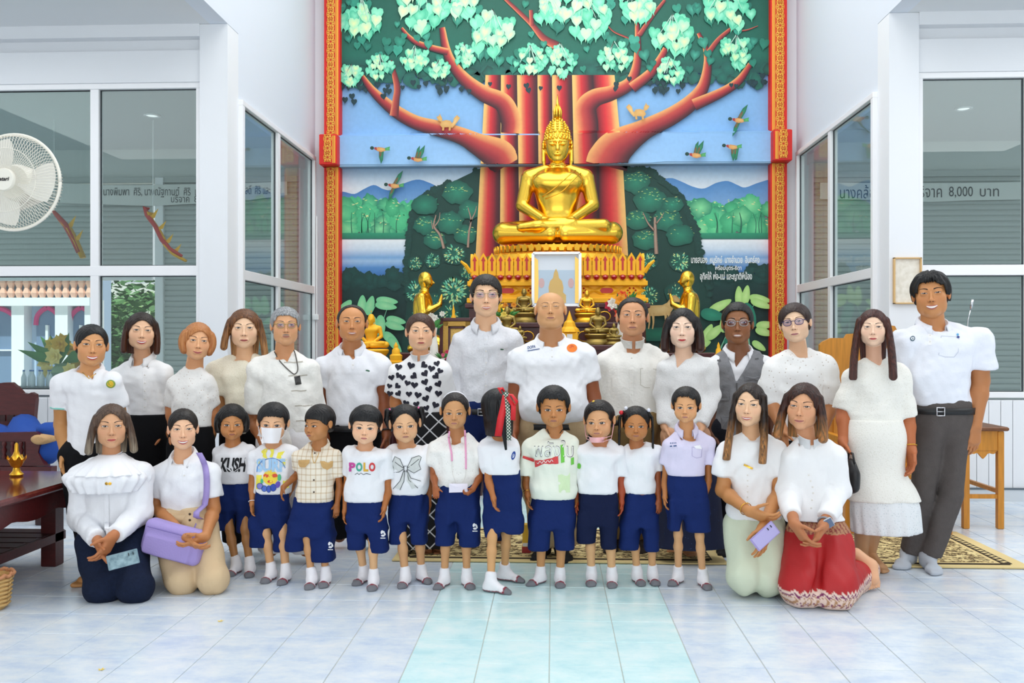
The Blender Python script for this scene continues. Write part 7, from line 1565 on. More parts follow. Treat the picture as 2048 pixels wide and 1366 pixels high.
inl = MB(); inl.prism([(-.010, .05), (.010, .05), (.010, .15), (.022, .155), (0, .20), (-.022, .155), (-.010, .15)], -.017, -.010); inm = mesh('inlay', inl.V, inl.F, REDL)
gm = MB(); gm.lathe((0, 0, 0), [(.0001, -.030), (.022, -.022), (.032, 0), (.024, .020), (.0001, .030)], 10); gme = mesh('bead', gm.V, gm.F, GEM)
for i in range(n):
    x = L_ + w * (i + .5); o = link('petal_panel', palm, throne, (x, YT, zt(551))); link('inlay', inm, o, (0, 0, 0)); g = link('bead', gme, throne, (x, YT - .028, zt(555)))
for i in range(9):
    o = link('petal_panel', palm, throne, (L_ + .005, YT + .06 + w * (i + .5), zt(551))); o.rotation_euler.z = PI / 2; o = link('petal_panel', palm, throne, (R_ - .005, YT + .06 + w * (i + .5), zt(551))); o.rotation_euler.z = PI / 2
dm = MB(); dm.add([(0, -.006, .075), (.15, -.006, 0), (0, -.006, -.075), (-.15, -.006, 0), (0, -.016, .05), (.10, -.016, 0), (0, -.016, -.05), (-.10, -.016, 0)], [(0, 4, 5, 1), (1, 5, 6, 2), (2, 6, 7, 3), (3, 7, 4, 0), (4, 7, 6, 5)]); dme = mesh('diamond_carving', dm.V, dm.F, GOLDP)
rmb = MB(); rmb.prism([(-.07, 0), (-.05, .026), (.05, .026), (.07, 0), (.05, -.026), (-.05, -.026)], -.012, 0); rme = mesh('inlay', rmb.V, rmb.F, REDL)
for i in range(7):
    x = L_ + .13 + (R_ - L_ - .26) * i / 6; o = link('diamond_carving', dme, throne, (x, YT + .028, zt(581)))
    if i % 2: link('inlay', rme, o, (0, -.012, 0))
    else:
        f = MB(); [f.lathe((.04 * math.cos(a), -.018, .025 * math.sin(a)), [(.0001, -.012), (.013, 0), (.0001, .012)], 6) for a in np.linspace(0, 2 * PI, 7)[:-1]]; f.build('rosette', REDL, o)
for s in (-1, 1):
    h_ = MB(); x = L_ if s < 0 else R_; h_.tube([(x, YT, zt(545)), (x + s * .05, YT - .02, zt(530)), (x + s * .10, YT - .02, zt(522))], [.025, .02, .012], 6); h_.build('corner_finial', GOLDP, throne)
# stepped maroon tables below
def tier(name, x0, x1, y0, y1, z, label, leg=.0):
    b = MB(); b.box(*span(x0, x1, y0, y1, z - .05, z), 0, None, .008); r = b.build(name, MAROON); tag(r, label, 'table')
    a = MB(); a.box(*span(x0 + .04, x1 - .04, y0 + .03, y1 - .03, z - .22, z - .05)); a.build('apron', MAROON, r)
    gl = MB(); [gl.tube([(x0 + .10 + (x1 - x0 - .2) * (i + .5) / 7 + .06 * math.cos(t), y0 + .026, z - .135 + .05 * math.sin(t)) for t in np.linspace(0, 2 * PI, 13)], .006, 5) for i in range(7)]; q = gl.build('gilt_scroll', GOLDM, r)
    for px in (x0 + .08, x1 - .08):
        for py in (y0 + .08, y1 - .08): l = MB(); l.tube([(px, py, z - .2), (px, py, (z - .2) * .5), (px, py, .0)], [.045, .05, .06], 8); l.build('leg', MAROON, r)
    return z
Z1 = tier('altar_table', L_ - .05, R_ + .05, 9.22, 10.60, zt(607), 'tall maroon altar table under the gilded throne')
Z2 = tier('altar_table', -.62, .86, 8.72, 9.20, seat_z(646, 8.95), 'maroon altar table holding the middle row of Buddha images')
Z3 = tier('altar_table', -.66, .92, 8.20, 8.70, seat_z(690, 8.45), 'lowest maroon altar table in front of the other altar tables')
# smaller images: one mesh each, shared shapes
def small_buddha(px, top, bot, Y, m, label, pedestal=True, bw=1.0, group=None):
    zb, ztp = P(px, bot, Y)[2], P(px, top, Y)[2]; H = ztp - zb; ped = .26 * H if pedestal else 0; s = (H - ped) / .93; c = P(px, bot, Y)
    key = '_sb%s' % m.name
    if key not in MATS:
        pr = buddha_prims(1.0) + buddha_head(1.0, .60) + [(Rc((0, .03, .86), (0, .03, .93), .018, .004), .01)]; F = Field.of([p for p, _ in pr], .017)
        for p, k in pr: F.add(p, k)
        V, Fa = F.nets(); MATS[key] = mesh('buddha_image', V, Fa, m, True)
    b = MB(); R0 = .40 * s * bw
    if pedestal: b.lathe((0, 0, 0), [(R0 * 1.12, 0), (R0 * 1.12, ped * .18), (R0 * .95, ped * .3), (R0 * .86, ped * .5), (R0 * 1.02, ped * .72), (R0 * 1.06, ped * .9), (R0 * .98, ped)], 28, None, 1, .72)
    else: b.lathe((0, 0, 0), [(R0 * .9, -.004), (R0 * .9, .004)], 20, None, 1, .6)
    r = b.build('buddha_image', m, None, False, (c[0], Y, zb)); auto_smooth(r); tag(r, label, 'statue', group); o = link('figure', MATS[key], r, (0, 0, ped)); o.scale = (s, s, s)
    return r
small_buddha(1048, 570, 645, 8.95, BRONZE, 'bronze Buddha image left of the glass case behind the bald person'); small_buddha(1174, 574, 645, 8.95, GOLDM, 'bright gold Buddha image on a tall pedestal right of the glass case', bw=1.05)
small_buddha(1196, 607, 689, 8.45, BRONZE, 'dark bronze Buddha image on the lowest table beside the flower vase'); small_buddha(1014, 605, 689, 8.45, BRONZE, 'bronze Buddha image by the shoulder of the tall spectacled person')
small_buddha(1004, 604, 646, 8.90, GOLDM, 'little gold Buddha image half hidden behind the tall person'); small_buddha(1040, 648, 690, 8.30, BRONZE, 'tiny dark bronze Buddha image on the front edge of the lowest table', bw=.8)
small_buddha(1228, 642, 689, 8.32, BRONZE, 'small dark image beside the white flower vase'); small_buddha(742, 618, 726, 8.1, GOLDP, 'golden Buddha image behind the shoulder of the person with receding hair')
def stand(px, top, Y, w, label, d=.4):
    c = P(px, top, Y); b = MB(); b.box((0, 0, c[2] - .02), (w, d, .04), 0, None, .006); r = b.build('offering_stand', MAROON, None, False, (c[0], Y, 0)); tag(r, label, 'stand')
    a = MB(); a.box((0, 0, c[2] - .12), (w * .8, d * .8, .16)); a.build('apron', MAROON, r)
    for x in (-1, 1):
        for y in (-1, 1): l = MB(); l.tube([(x * w * .4, y * d * .4, c[2] - .05), (x * w * .4, y * d * .4, 0)], [.03, .035], 8); l.build('leg', MAROON, r)
stand(742, 726, 8.1, .46, 'maroon stand under the golden image beside the left border')
# shrine house, candles, cones
def spire(px, top, bot, Y, m, r, label, cat='ornament'):
    c = P(px, bot, Y); H = P(px, top, Y)[2] - c[2]; b = MB(); b.lathe((0, 0, 0), [(r, 0), (r, H * .06), (r * .7, H * .12), (r * .85, H * .30), (r * .6, H * .34), (r * .66, H * .52), (r * .42, H * .58), (r * .40, H * .72), (r * .2, H * .80), (r * .24, H * .86), (.001, H)], 16)
    o = b.build('golden_spire', m, None, False, (c[0], Y, c[2])); auto_smooth(o, 50); return tag(o, label, cat)
spire(907, 610, 700, 8.35, GOLDP, .06, 'slim orange-gold spire behind the ornate picture frame'); spire(792, 684, 740, 7.72, GOLDP, .085, 'golden cone between the polo wearer and the heart blouse'); spire(1437, 684, 740, 8.0, GOLDP, .06, 'small golden cone beside the grey vest')
for px, w in ((907, .16), (792, .26), (1437, .3)): stand(px, 700 if px == 907 else 740, {907: 8.35, 792: 7.72, 1437: 8.0}[px], w, {907: 'narrow maroon stand under the slim spire', 792: 'maroon stand under the golden cone on the left', 1437: 'maroon stand under the small golden cone on the right'}[px], .18)
c = P(1139, 690, 8.4); b = MB(); b.box((0, 0, .06), (.15, .15, .12), 0, None, .01); b.lathe((0, 0, .12), [(.10, 0), (.085, .03), (.06, .05), (.05, .09), (.03, .11), (.001, .2)], 12); o = b.build('shrine_model', GOLDP, None, False, c); tag(o, 'small golden shrine model right of the bald person', 'ornament'); d = MB(); d.box((0, -.078, .06), (.05, .008, .08)); d.build('niche', IVORY, o)
# glass case with the printed image
YC = 9.05; a, bq = P(1066, 507, YC), P(1160, 612, YC); cw = bq[0] - a[0]; chh = a[2] - bq[2]; b = MB()
for x in (0, cw): b.box((x, 0, chh / 2), (.028, .05, chh), 0, None, .004)
for z in (0, chh): b.box((cw / 2, 0, z), (cw, .05, .028), 0, None, .004)
case = b.build('display_case', mat('case_silver', '#dfe3e6', .3, .4), None, False, (a[0], YC, bq[2])); tag(case, 'silver framed display case with a printed Buddha picture at the altar centre', 'display case')
bk = MB(); bk.box((cw / 2, .02, chh / 2), (cw - .03, .006, chh - .03)); bk.build('back_panel', mat('case_panel', '#e6ecf2', .5), case)
fr_ = [P(x, y, YC)[[0, 2]] - np.array((a[0], bq[2])) for x, y in [(0, 0)]]
def pp(name, pts, m, off): 
    bb = MB(); V = [P(x, y, YC) - np.array((a[0], YC, bq[2])) for x, y in pts]; cc = np.mean(V, axis=0); bb.add([(cc[0], off, cc[2])] + [(v[0], off, v[2]) for v in V], [(0, i + 1, (i + 1) % len(V) + 1) for i in range(len(V))]); return bb.build(name, m, case)
pp('printed_sky', [(1076, 540), (1150, 540), (1150, 606), (1076, 606)], mat('print_pale_blue', '#b9cfe0', .5), .014)
pp('printed_buddha', [(1112, 537), (1116, 545), (1118, 556), (1124, 562), (1127, 575), (1126, 585), (1132, 590), (1132, 606), (1092, 606), (1092, 590), (1098, 585), (1097, 575), (1100, 562), (1106, 556), (1108, 545)], mat('print_gold', '#e0b040', .5), .012)
for x in (1083, 1142): pp('printed_rosette', ell_px(x, 566, 6, 10, 14), mat('print_rose', '#d8a8a4', .5), .011)
for x0, x1 in ((1067, 1076), (1150, 1159)): pp('gilt_side', [(x0, 512), (x1, 520), (x1 + (1 if x0 < 1100 else -1), 560), (x1, 606), (x0, 606)], GOLDM, .010)
gl = MB(); gl.box((cw / 2, -.018, chh / 2), (cw - .03, .004, chh - .03)); gl.build('glass', glass_mat('case_glass', (.98, .99, 1), .8), case)
sp_ = MB(); sp_.box((P(1113, 612, YC)[0], YC, (bq[2] + Z2) / 2 - .004), (cw * .9, .12, bq[2] - Z2), 0, None, .005); tag(sp_.build('display_plinth', MAROON), 'maroon plinth raising the display case', 'plinth')
# ornate picture frame on the left
YP = 8.0; a = P(880, 636, YP); bq = P(948, 720, YP); fw_, fh_ = bq[0] - a[0], a[2] - bq[2]
def frame_obj(name, w, h, ws, mats, label, loc, rx=0.0, pic=None, cat='picture'):
    r = None; x0 = 0
    for i, (wd, m) in enumerate(zip(ws, mats)):
        bb = MB(); d = .03 - .006 * i; y = -d / 2
        for x in (-w / 2 + x0 + wd / 2, w / 2 - x0 - wd / 2): bb.box((x, y, 0), (wd, d, h - 2 * x0), 0, None, .003)
        for z in (-h / 2 + x0 + wd / 2, h / 2 - x0 - wd / 2): bb.box((0, y, z), (w - 2 * x0, d, wd), 0, None, .003)
        o = bb.build(name if r is None else 'inner_moulding', m, r, False, loc if r is None else None)
        if r is None: r = o; tag(r, label, cat); r.rotation_euler.x = rx
        x0 += wd
    q = MB(); q.box((0, -.004, 0), (w - 2 * x0, .008, h - 2 * x0)); q.build('picture_sheet', pic, r); return r
frame_obj('picture_frame', fw_, fh_, (.03, .045, .02), (MAROON, mat('frame_gilt', '#c49a4c', .4, .6, bump=.5, bscale=120), MAROON), 'ornate maroon and gilt picture frame between the heart blouse and the tall person', ((a[0] + bq[0]) / 2, YP, (a[2] + bq[2]) / 2), -.06, lace_mat('frame_sheet', '#d8b060', '#6a3c20', 60, .2, .4))
stand(914, 722, 8.02, .5, 'maroon stand under the ornate picture frame', .2)
# flowers
def bouquet(px, py, Y, n, cols, r, label, vase_bot, vm, greens=8, cat='flowers', seed=3):
    rr = random.Random(seed); c = P(px, py, Y); zb = P(px, vase_bot, Y)[2]; v = MB(); H = c[2] - zb; R0 = r * .42
    v.lathe((0, 0, 0), [(R0 * .7, 0), (R0, H * .25), (R0 * .8, H * .5), (R0 * .5, H * .72), (R0 * .7, H * .85)], 16); root = v.build('flower_vase', vm, None, False, (c[0], Y, zb)); auto_smooth(root, 60); tag(root, label, cat)
    for i in range(n):
        a = rr.uniform(0, 2 * PI); q = r * math.sqrt(rr.random()); x, y, z = q * math.cos(a), q * .6 * math.sin(a), H + r * rr.uniform(-.5, .8) * (1 - .3 * q / r); fm = MB(); s = r * rr.uniform(.28, .42)
        for ring, (k, e) in enumerate(((7, .25), (6, .7), (4, 1.1))):
            for j in range(k):
                t = 2 * PI * (j + ring * .5) / k; d = np.array((math.cos(t) * math.cos(e), -math.sin(e) * .8, math.sin(t) * math.cos(e))); u = np.array((-math.sin(t), 0, math.cos(t))); p0 = np.array((x, y, z)); L2 = s * (1 - .2 * ring)
                fm.add([p0, p0 + d * L2 * .6 + u * L2 * .34, p0 + d * L2, p0 + d * L2 * .6 - u * L2 * .34], [(0, 1, 2, 3)])
        fm.build('flower', mat('petal_' + cols[i % len(cols)], cols[i % len(cols)], .6), root)
    for i in range(greens):
        a = rr.uniform(-1.2, 1.2) + (0 if i % 2 else PI * 0); lm = MB(); p0 = np.array((0, 0, H * .8)); d = np.array((math.sin(a), rr.uniform(-.5, .3), math.cos(a) * .9)); u = _nrm(np.cross(d, (0, 1, 0))); L2 = r * rr.uniform(1.0, 1.7)
        lm.add([p0, p0 + d * L2 * .5 + u * L2 * .13, p0 + d * L2, p0 + d * L2 * .5 - u * L2 * .13, p0 + d * L2 * .5 + (0, -.01, 0)], [(0, 1, 4), (1, 2, 4), (2, 3, 4), (3, 0, 4)]); lm.build('leaf', mat('leaf_green', '#3f8a3c', .5, var=.3), root)
    return root
bouquet(1246, 612, 8.46, 9, ['#f08a20', '#e8502a', '#f2a430', '#c8324a', '#f0e8dc'], .16, 'orange and red artificial flowers in a white vase right of the altar', 690, WHITE2 and mat('vase_white', '#ece6dc', .25), 10)
bouquet(1010, 622, 8.5, 6, ['#f2c030', '#f0d868', '#e89a30'], .11, 'yellow flowers half hidden behind the tall spectacled person', 690, mat('vase_green', '#8aa88a', .3), 8, seed=5)
bouquet(868, 640, 7.74, 5, ['#f4f2ea', '#e8e4d8'], .10, 'white flowers behind the heart blouse', 740, mat('vase_white', '#ece6dc', .25), 6, seed=9); bouquet(886, 712, 7.70, 4, ['#e86a8a', '#d84a6a'], .06, 'pink flowers at the foot of the ornate frame', 740, mat('vase_white', '#ece6dc', .25), 4, seed=4)
stand(877, 740, 7.72, .3, 'maroon stand under the white and pink flowers', .2)
# gilded disciples, kneeling with joined hands
def disciple(px, top, bot, Y, face, label):
    c = P(px, bot, Y); H = P(px, top, Y)[2] - c[2]; s = H; f = face; S = lambda x, y, z: (x * f * s, y * s, z * s); pr = []
    R = lambda a, b, ra, rb, k=.02, ky=1: pr.append((Rc(S(*a), S(*b), ra * s, rb * s, ky), k * s))
    pr += [(El(S(-.005, 0, .885), (.085 * s, .078 * s, .105 * s)), 0), (El(S(.035, 0, .845), (.055 * s, .055 * s, .06 * s)), .02 * s), (Rc(S(.088, 0, .865), S(.105, 0, .845), .012 * s, .014 * s), .01 * s)]
    R((0, 0, .80), (-.02, 0, .72), .045, .06, .02)
    pr.append((Loft([(z * s, x * f * s, 0, rx * s, ry * s) for z, x, rx, ry in ((.20, -.02, .13, .15), (.35, -.03, .115, .135), (.5, -.03, .12, .15), (.62, -.03, .115, .16), (.70, -.03, .09, .13), (.74, -.02, .05, .07))], 2.2), .02 * s))
    for q in (-1, 1): R((-.03, q * .14, .67), (-.01, q * .16, .48), .055, .048, .02); R((-.01, q * .16, .47), (.17, q * .03, .58), .045, .03, .02); R((.17, q * .018, .57), (.20, q * .012, .70), .028, .014, .01); R((-.02, q * .07, .18), (.24, q * .09, .08), .10, .08, .03); R((.24, q * .09, .06), (-.16, q * .09, .05), .07, .05, .02)
    R((.01, -.05, .12), (.01, .05, .12), .12, .12, .05)
    for q in (-1, 1): pr.append((El(S(-.01, q * .082, .88), (.02 * s, .014 * s, .038 * s)), .006 * s))
    o = sdf_obj('disciple_statue', pr, .0125, GOLD, cuts=[((0, 0, .001), (0, 0, -1))]); place(o, c, 0, label, 'statue')
    zt_ = c[2]; b = MB(); b.box((0, 0, zt_ - .03), (.62, .5, .06), 0, None, .01); b.box((0, 0, zt_ / 2 - .03), (.5, .4, zt_ - .06)); r = b.build('statue_plinth', MAROON, None, False, (c[0], Y, 0)); tag(r, 'maroon plinth under the golden kneeling figure on the %s' % ('left' if f > 0 else 'right'), 'plinth')
disciple(851, 541, 705, 9.2, 1, 'golden kneeling disciple facing right, hands joined, left of the altar'); disciple(1374, 539, 705, 9.2, -1, 'golden kneeling disciple facing left, hands joined, right of the altar')
# ---------------------------------------------------------------- furniture and fittings
OAK = mat('orange_wood', '#d8902e', .4, var=.25, vscale=7, stretch=(8, 8, .8)); OAKD = mat('brown_wood', '#7a4a28', .4, var=.3, vscale=9, stretch=(6, 1, 6)); ROSE = mat('rosewood', '#5a2020', .28, var=.35, vscale=8, stretch=(2, 8, 8)); ROSED = mat('rosewood_dark', '#32100f', .3)
BLUEC = mat('blue_cloth', '#1c4aa0', .85, bump=.5, bscale=14)
# carpets
def carpet_mat():
    m, N, L, b = new_mat('carpet_pile'); tc = N.new('ShaderNodeTexCoord'); v = N.new('ShaderNodeTexVoronoi'); v.feature = 'DISTANCE_TO_EDGE'; v.inputs['Scale'].default_value = 13; n = N.new('ShaderNodeTexNoise'); n.inputs['Scale'].default_value = 16; n.inputs['Detail'].default_value = 5
    mp = N.new('ShaderNodeMapping'); mp.inputs['Scale'].default_value = (1, 1.5, 1); L.new(tc.outputs['Object'], mp.inputs[0]); L.new(mp.outputs[0], n.inputs['Vector'])
    ad = N.new('ShaderNodeMix'); ad.data_type = 'VECTOR'; ad.inputs[0].default_value = .25; L.new(mp.outputs[0], ad.inputs[4]); L.new(n.outputs['Color'], ad.inputs[5]); L.new(ad.outputs[1], v.inputs['Vector'])
    r = N.new('ShaderNodeValToRGB'); e = r.color_ramp.elements; e[0].position = .0; e[0].color = (*srgb('#2c2418'), 1); e[1].position = .22; e[1].color = (*srgb('#e2cc92'), 1); k = e.new(.09); k.color = (*srgb('#7a6038'), 1); L.new(v.outputs['Distance'], r.inputs[0])
    r2 = N.new('ShaderNodeValToRGB'); r2.color_ramp.interpolation = 'CONSTANT'; e = r2.color_ramp.elements; e[0].color = (0, 0, 0, 1); e[1].position = .56; e[1].color = (1, 1, 1, 1); L.new(n.outputs[0], r2.inputs[0])
    mx = N.new('ShaderNodeMix'); mx.data_type = 'RGBA'; L.new(r2.outputs[0], mx.inputs[0]); L.new(r.outputs[0], mx.inputs[6]); mx.inputs[7].default_value = (*srgb('#e6d298'), 1); L.new(mx.outputs[2], b.inputs['Base Color']); b.inputs['Roughness'].default_value = .95
    return m
CARP = carpet_mat(); CREAM = mat('carpet_border', '#e3cc92', .95); CDARK = mat('carpet_band', '#3a2e1e', .95)
def carpet(x0, x1, y0, y1, label):
    b = MB(); b.box((0, 0, .0), (x1 - x0, y1 - y0, .008)); r = b.build('carpet', CREAM, None, False, ((x0 + x1) / 2, (y0 + y1) / 2, .008)); tag(r, label, 'carpet'); w, d = x1 - x0, y1 - y0
    f = MB(); f.box((0, 0, .005), (w - .34, d - .24, .004)); f.build('field', CARP, r)
    q = MB(); [q.box((sx * (w / 2 - .11), 0, .005), (.06, d - .16, .004)) for sx in (-1, 1)]; [q.box((0, sy * (d / 2 - .07), .005), (w - .2, .03, .004)) for sy in (-1, 1)]; q.build('border_band', CDARK, r)
    n = int((d - .2) / .05); t = MB(); [t.box((sx * (w / 2 - .11), -d / 2 + .12 + i * .05, .0075), (.04, .022, .002), .6) for sx in (-1, 1) for i in range(n)]; z = t.build('border_motif', CREAM, r); z['kind'] = 'stuff'
carpet(G(782, 1126)[0], G(1452, 1126)[0], 5.52, 6.5, 'patterned beige carpet under the standing adults in the middle'); carpet(G(1690, 1128)[0], G(2046, 1130)[0], 5.5, 6.52, 'patterned beige carpet at the right by the wooden desk')
# long desk on the right
def leg_box(r, x, y, z0, z1, w, m, name='leg'): l = MB(); l.box((x, y, (z0 + z1) / 2), (w, w, z1 - z0), 0, None, .005); return l.build(name, m, r)
p0 = G(1930, 1058); p1 = G(2016, 1063); dx, dy, dH = p1[0] - p0[0], .86, .74; r = MB().box((dx / 2, dy / 2, dH - .0125), (dx + .06, dy + .06, .03), 0, None, .008).build('wooden_desk', OAKD, None, False, (p0[0], p0[1], 0)); tag(r, 'narrow orange wooden desk with a dark top behind the tall smiling person', 'desk')
a = MB(); a.box((dx / 2, .02, dH - .10), (dx, .03, .14)); a.box((dx / 2, dy - .02, dH - .10), (dx, .03, .14)); [a.box((x, dy / 2, dH - .10), (.03, dy, .14)) for x in (.01, dx - .01)]; a.build('apron', OAK, r)
br = MB(); br.prism([(dx / 2 + .11 * t, dH - .17 - .05 * (1 - abs(t)) - .012 * math.cos(9 * t)) for t in np.linspace(-1, 1, 15)] + [(dx / 2 + .11, dH - .15), (dx / 2 - .11, dH - .15)], .01, .03); br.build('carved_bracket', OAK, r)
for x in (.012, dx - .012):
    for y in (.02, dy - .02): leg_box(r, x, y, 0, dH - .03, .042, OAK)
st = MB(); [st.box((dx / 2, y, z), (dx, .025, .03)) for y, z in ((.02, .235), (dy - .02, .30))]; [st.box((x, dy / 2, .27), (.025, dy, .03)) for x in (.012, dx - .012)]; st.build('stretcher', OAK, r)
c = P(1977, 853, p0[1] + .25); z = dH + .003; b = MB(); b.lathe((0, 0, 0), [(.055, 0), (.06, .02), (.045, .045), (.02, .055)], 18); m_ = b.build('desk_microphone', mat('mic_black', '#16181a', .4), None, True, (p0[0] + dx * .45, p0[1] + .25, z)); tag(m_, 'black desk microphone with thin gooseneck on the wooden desk', 'microphone'); g = MB(); g.tube([(0, 0, .05), (0, 0, .2), (-.01, -.01, .5), (.005, -.02, .78), (.02, -.03, .86)], .004, 6); g.build('gooseneck', SILV, m_, True); g = MB(); g.tube([(.02, -.03, .86), (.03, -.04, .93)], .010, 8); g.build('microphone_head', SILV, m_, True)
c = P(1992, 853, p0[1] + .55); b = MB(); b.box((0, .05, .08), (.16, .02, .16)); b.box((0, 0, .01), (.18, .12, .02)); b.prism([(-.09, .0), (.09, 0), (.09, .10), (0, .17), (-.09, .10)], .06, .08); o = b.build('book_stand', OAKD, None, False, (p0[0] + dx * .62, p0[1] + .62, dH + .003)); tag(o, 'small dark wooden book stand behind the desk microphone', 'stand')
# preaching seat behind the women on the right
YS2 = 6.95; q = lambda x, y: (P(x, y, YS2)[0], P(x, y, YS2)[2]); out = [q(1640, 690), q(1645, 684), q(1662, 676), q(1690, 676), q(1695, 668), q(1712, 667), q(1722, 650), q(1745, 641), q(1768, 649), q(1790, 652), q(1798, 668), q(1840, 672), q(1848, 690)]; zf = .42
b = MB(); b.prism(out + [(out[-1][0], zf), (out[0][0], zf)], YS2, YS2 + .04); r = b.build('wooden_bench', OAK); tag(r, 'orange wooden bench with a stepped carved back behind the lace wearers', 'bench'); xa, xb = out[0][0], out[-1][0]
b = MB(); b.box(((xa + xb) / 2, YS2 - .28, zf), (xb - xa, .6, .04), 0, None, .006); b.build('seat', OAK, r); [leg_box(r, x, y, 0, zf, .06, OAK) for x in (xa + .05, xb - .05) for y in (YS2 - .5, YS2)]
for e in (xa + .03, xb - .03): b = MB(); b.box((e, YS2 - .25, zf + .24), (.05, .5, .04)); b.box((e, YS2 - .46, zf + .12), (.05, .05, .24)); b.build('armrest', OAK, r)
b = MB(); b.prism([(xa + .10, zf + .15), (xb - .10, zf + .15), (xb - .10, zf + .62), (xa + .10, zf + .62)], YS2 - .012, YS2 + .002); b.build('back_panel', OAKD and OAK, r)
# notice frame on the right pillar
a, bq = P(1787, 515, YF - .02), P(1843, 608, YF - .02); frame_obj('notice_frame', bq[0] - a[0], a[2] - bq[2], (.012,), (mat('thin_gold_frame', '#d8b27a', .4, .3),), 'thin gold framed notice on the right pillar', ((a[0] + bq[0]) / 2, YF - .002, (a[2] + bq[2]) / 2), 0, mat('notice_paper', '#efeadf', .6, color2='#d9d2c2', vscale=22))
# carved bench on the left: back, blue cloth, front side panel with spindles
YL = 7.15; q = lambda x, y, Y=YL: (P(x, y, Y)[0], P(x, y, Y)[2]); out = [q(-95, 800), q(-60, 778), q(-20, 769), q(8, 765), q(22, 765), q(34, 775), q(44, 786), q(56, 788), q(62, 785), q(70, 789), q(71, 800), q(68, 832)]
b = MB(); zl = .40; b.prism(out + [(out[-1][0], zl), (out[0][0], zl)], YL, YL + .05); r = b.build('carved_bench', ROSE); tag(r, 'dark red carved bench with a curved crest at the left edge', 'bench'); xa, xb = out[0][0], q(100, 900)[0]
def spindle(r, x, y, z0, z1, w): s_ = MB(); H = z1 - z0; s_.lathe((x, y, z0), [(w * .6, 0), (w, H * .15), (w * .5, H * .3), (w * 1.1, H * .5), (w * .5, H * .7), (w, H * .85), (w * .6, H)], 8); o = s_.build('spindle', ROSE, r); auto_smooth(o, 60)
for i, x in enumerate((5, 22, 38)):
    pxx = q(x, 836)[0]; hb = MB(); hb.box((pxx, YL - .004, q(0, 836)[1]), (.055, .012, .05)); hb.build('panel_opening', ROSED, r)
b = MB(); b.box(((xa + xb) / 2, YL - .33, zl), (xb - xa, .7, .06), 0, None, .01); b.build('seat', ROSE, r); b = MB(); b.box(((xa + xb) / 2, YL - .66, zl - .10), (xb - xa, .04, .16), 0, None, .006); b.build('apron', ROSE, r)
for x in (xa + .08, xb - .06):
    for y in (YL - .6, YL): leg_box(r, x, y, 0, zl, .08, ROSED)
YA = 6.5; sd = [P(x, y, YA) for x, y in ((-90, 868), (70, 864), (82, 870), (80, 888), (76, 905), (84, 922), (90, 932), (-90, 932))]; b = MB(); b.prism([(p[0], p[2]) for p in sd], YA, YA + .05); b.build('side_panel', ROSE, r)
sl = MB(); z0, z1 = P(0, 918, YA)[2], P(0, 883, YA)[2]; sl.box(((P(-60, 0, YA)[0] + P(50, 0, YA)[0]) / 2, YA - .002, (z0 + z1) / 2), (P(50, 0, YA)[0] - P(-60, 0, YA)[0], .012, z1 - z0)); sl.build('panel_opening', ROSED, r)
for x in (-50, -30, -10, 10, 27, 43): spindle(r, P(x, 0, YA)[0], YA - .012, z0, z1, .018)
b = MB(); b.box((P(0, 0, YA)[0] - .1, YA + .02, P(0, 945, YA)[2]), (1.0, .08, .09)); b.build('side_rail', ROSE, r)
for px in (-80, 82): leg_box(r, P(px, 0, YA)[0], YA + .02, 0, P(0, 935, YA)[2], .07, ROSED)
V = []; F = []; rr = random.Random(8); n_, k_ = 14, 7
for i in range(n_):
    x = -60 + 168 * i / (n_ - 1)
    for j in range(k_): t = j / (k_ - 1); w = P(x, (852 - .04 * x * 0 - (16 if 20 < x < 75 else 0)) + 42 * t + 4 * math.sin(i * 1.3 + j), 6.95 - .38 * t + .02 * math.sin(i * 2.1)); V.append(w)
for i in range(n_ - 1):
    for j in range(k_ - 1): F.append((i * k_ + j, (i + 1) * k_ + j, (i + 1) * k_ + j + 1, i * k_ + j + 1))
o = link('cloth', mesh('cloth', V, F, BLUEC, True)); so = o.modifiers.new('thick', 'SOLIDIFY'); so.thickness = .02; tag(o, 'blue cloth thrown over the carved bench', 'cloth')
c = P(97, 915, 6.62); F = Field.of([El((0, 0, 0), (.09, .11, .12))], .014); F.add(El((0, 0, -.03), (.09, .11, .13))); F.add(El((.0, 0, .10), (.085, .09, .06)), .03); F.disp(sine_noise(4, 40, .006)); V, Fa = F.nets(); o = link('bundle', mesh('bundle', V, Fa, BLUEC, True), None, (c[0], 6.62, zl + .19)); tag(o, 'blue bundle on the end of the carved bench', 'bundle'); F = Field.of([El((0, 0, .0), (.085, .09, .05))], .012); F.add(El((0, -.04, .0), (.085, .09, .045))); F.disp(sine_noise(6, 60, .006)); V, Fa = F.nets(); link('tan_wrap', mesh('tan_wrap', V, Fa, mat('tan_cloth', '#c8a070', .8, bump=.4), True), o, (0, -.03, .04))
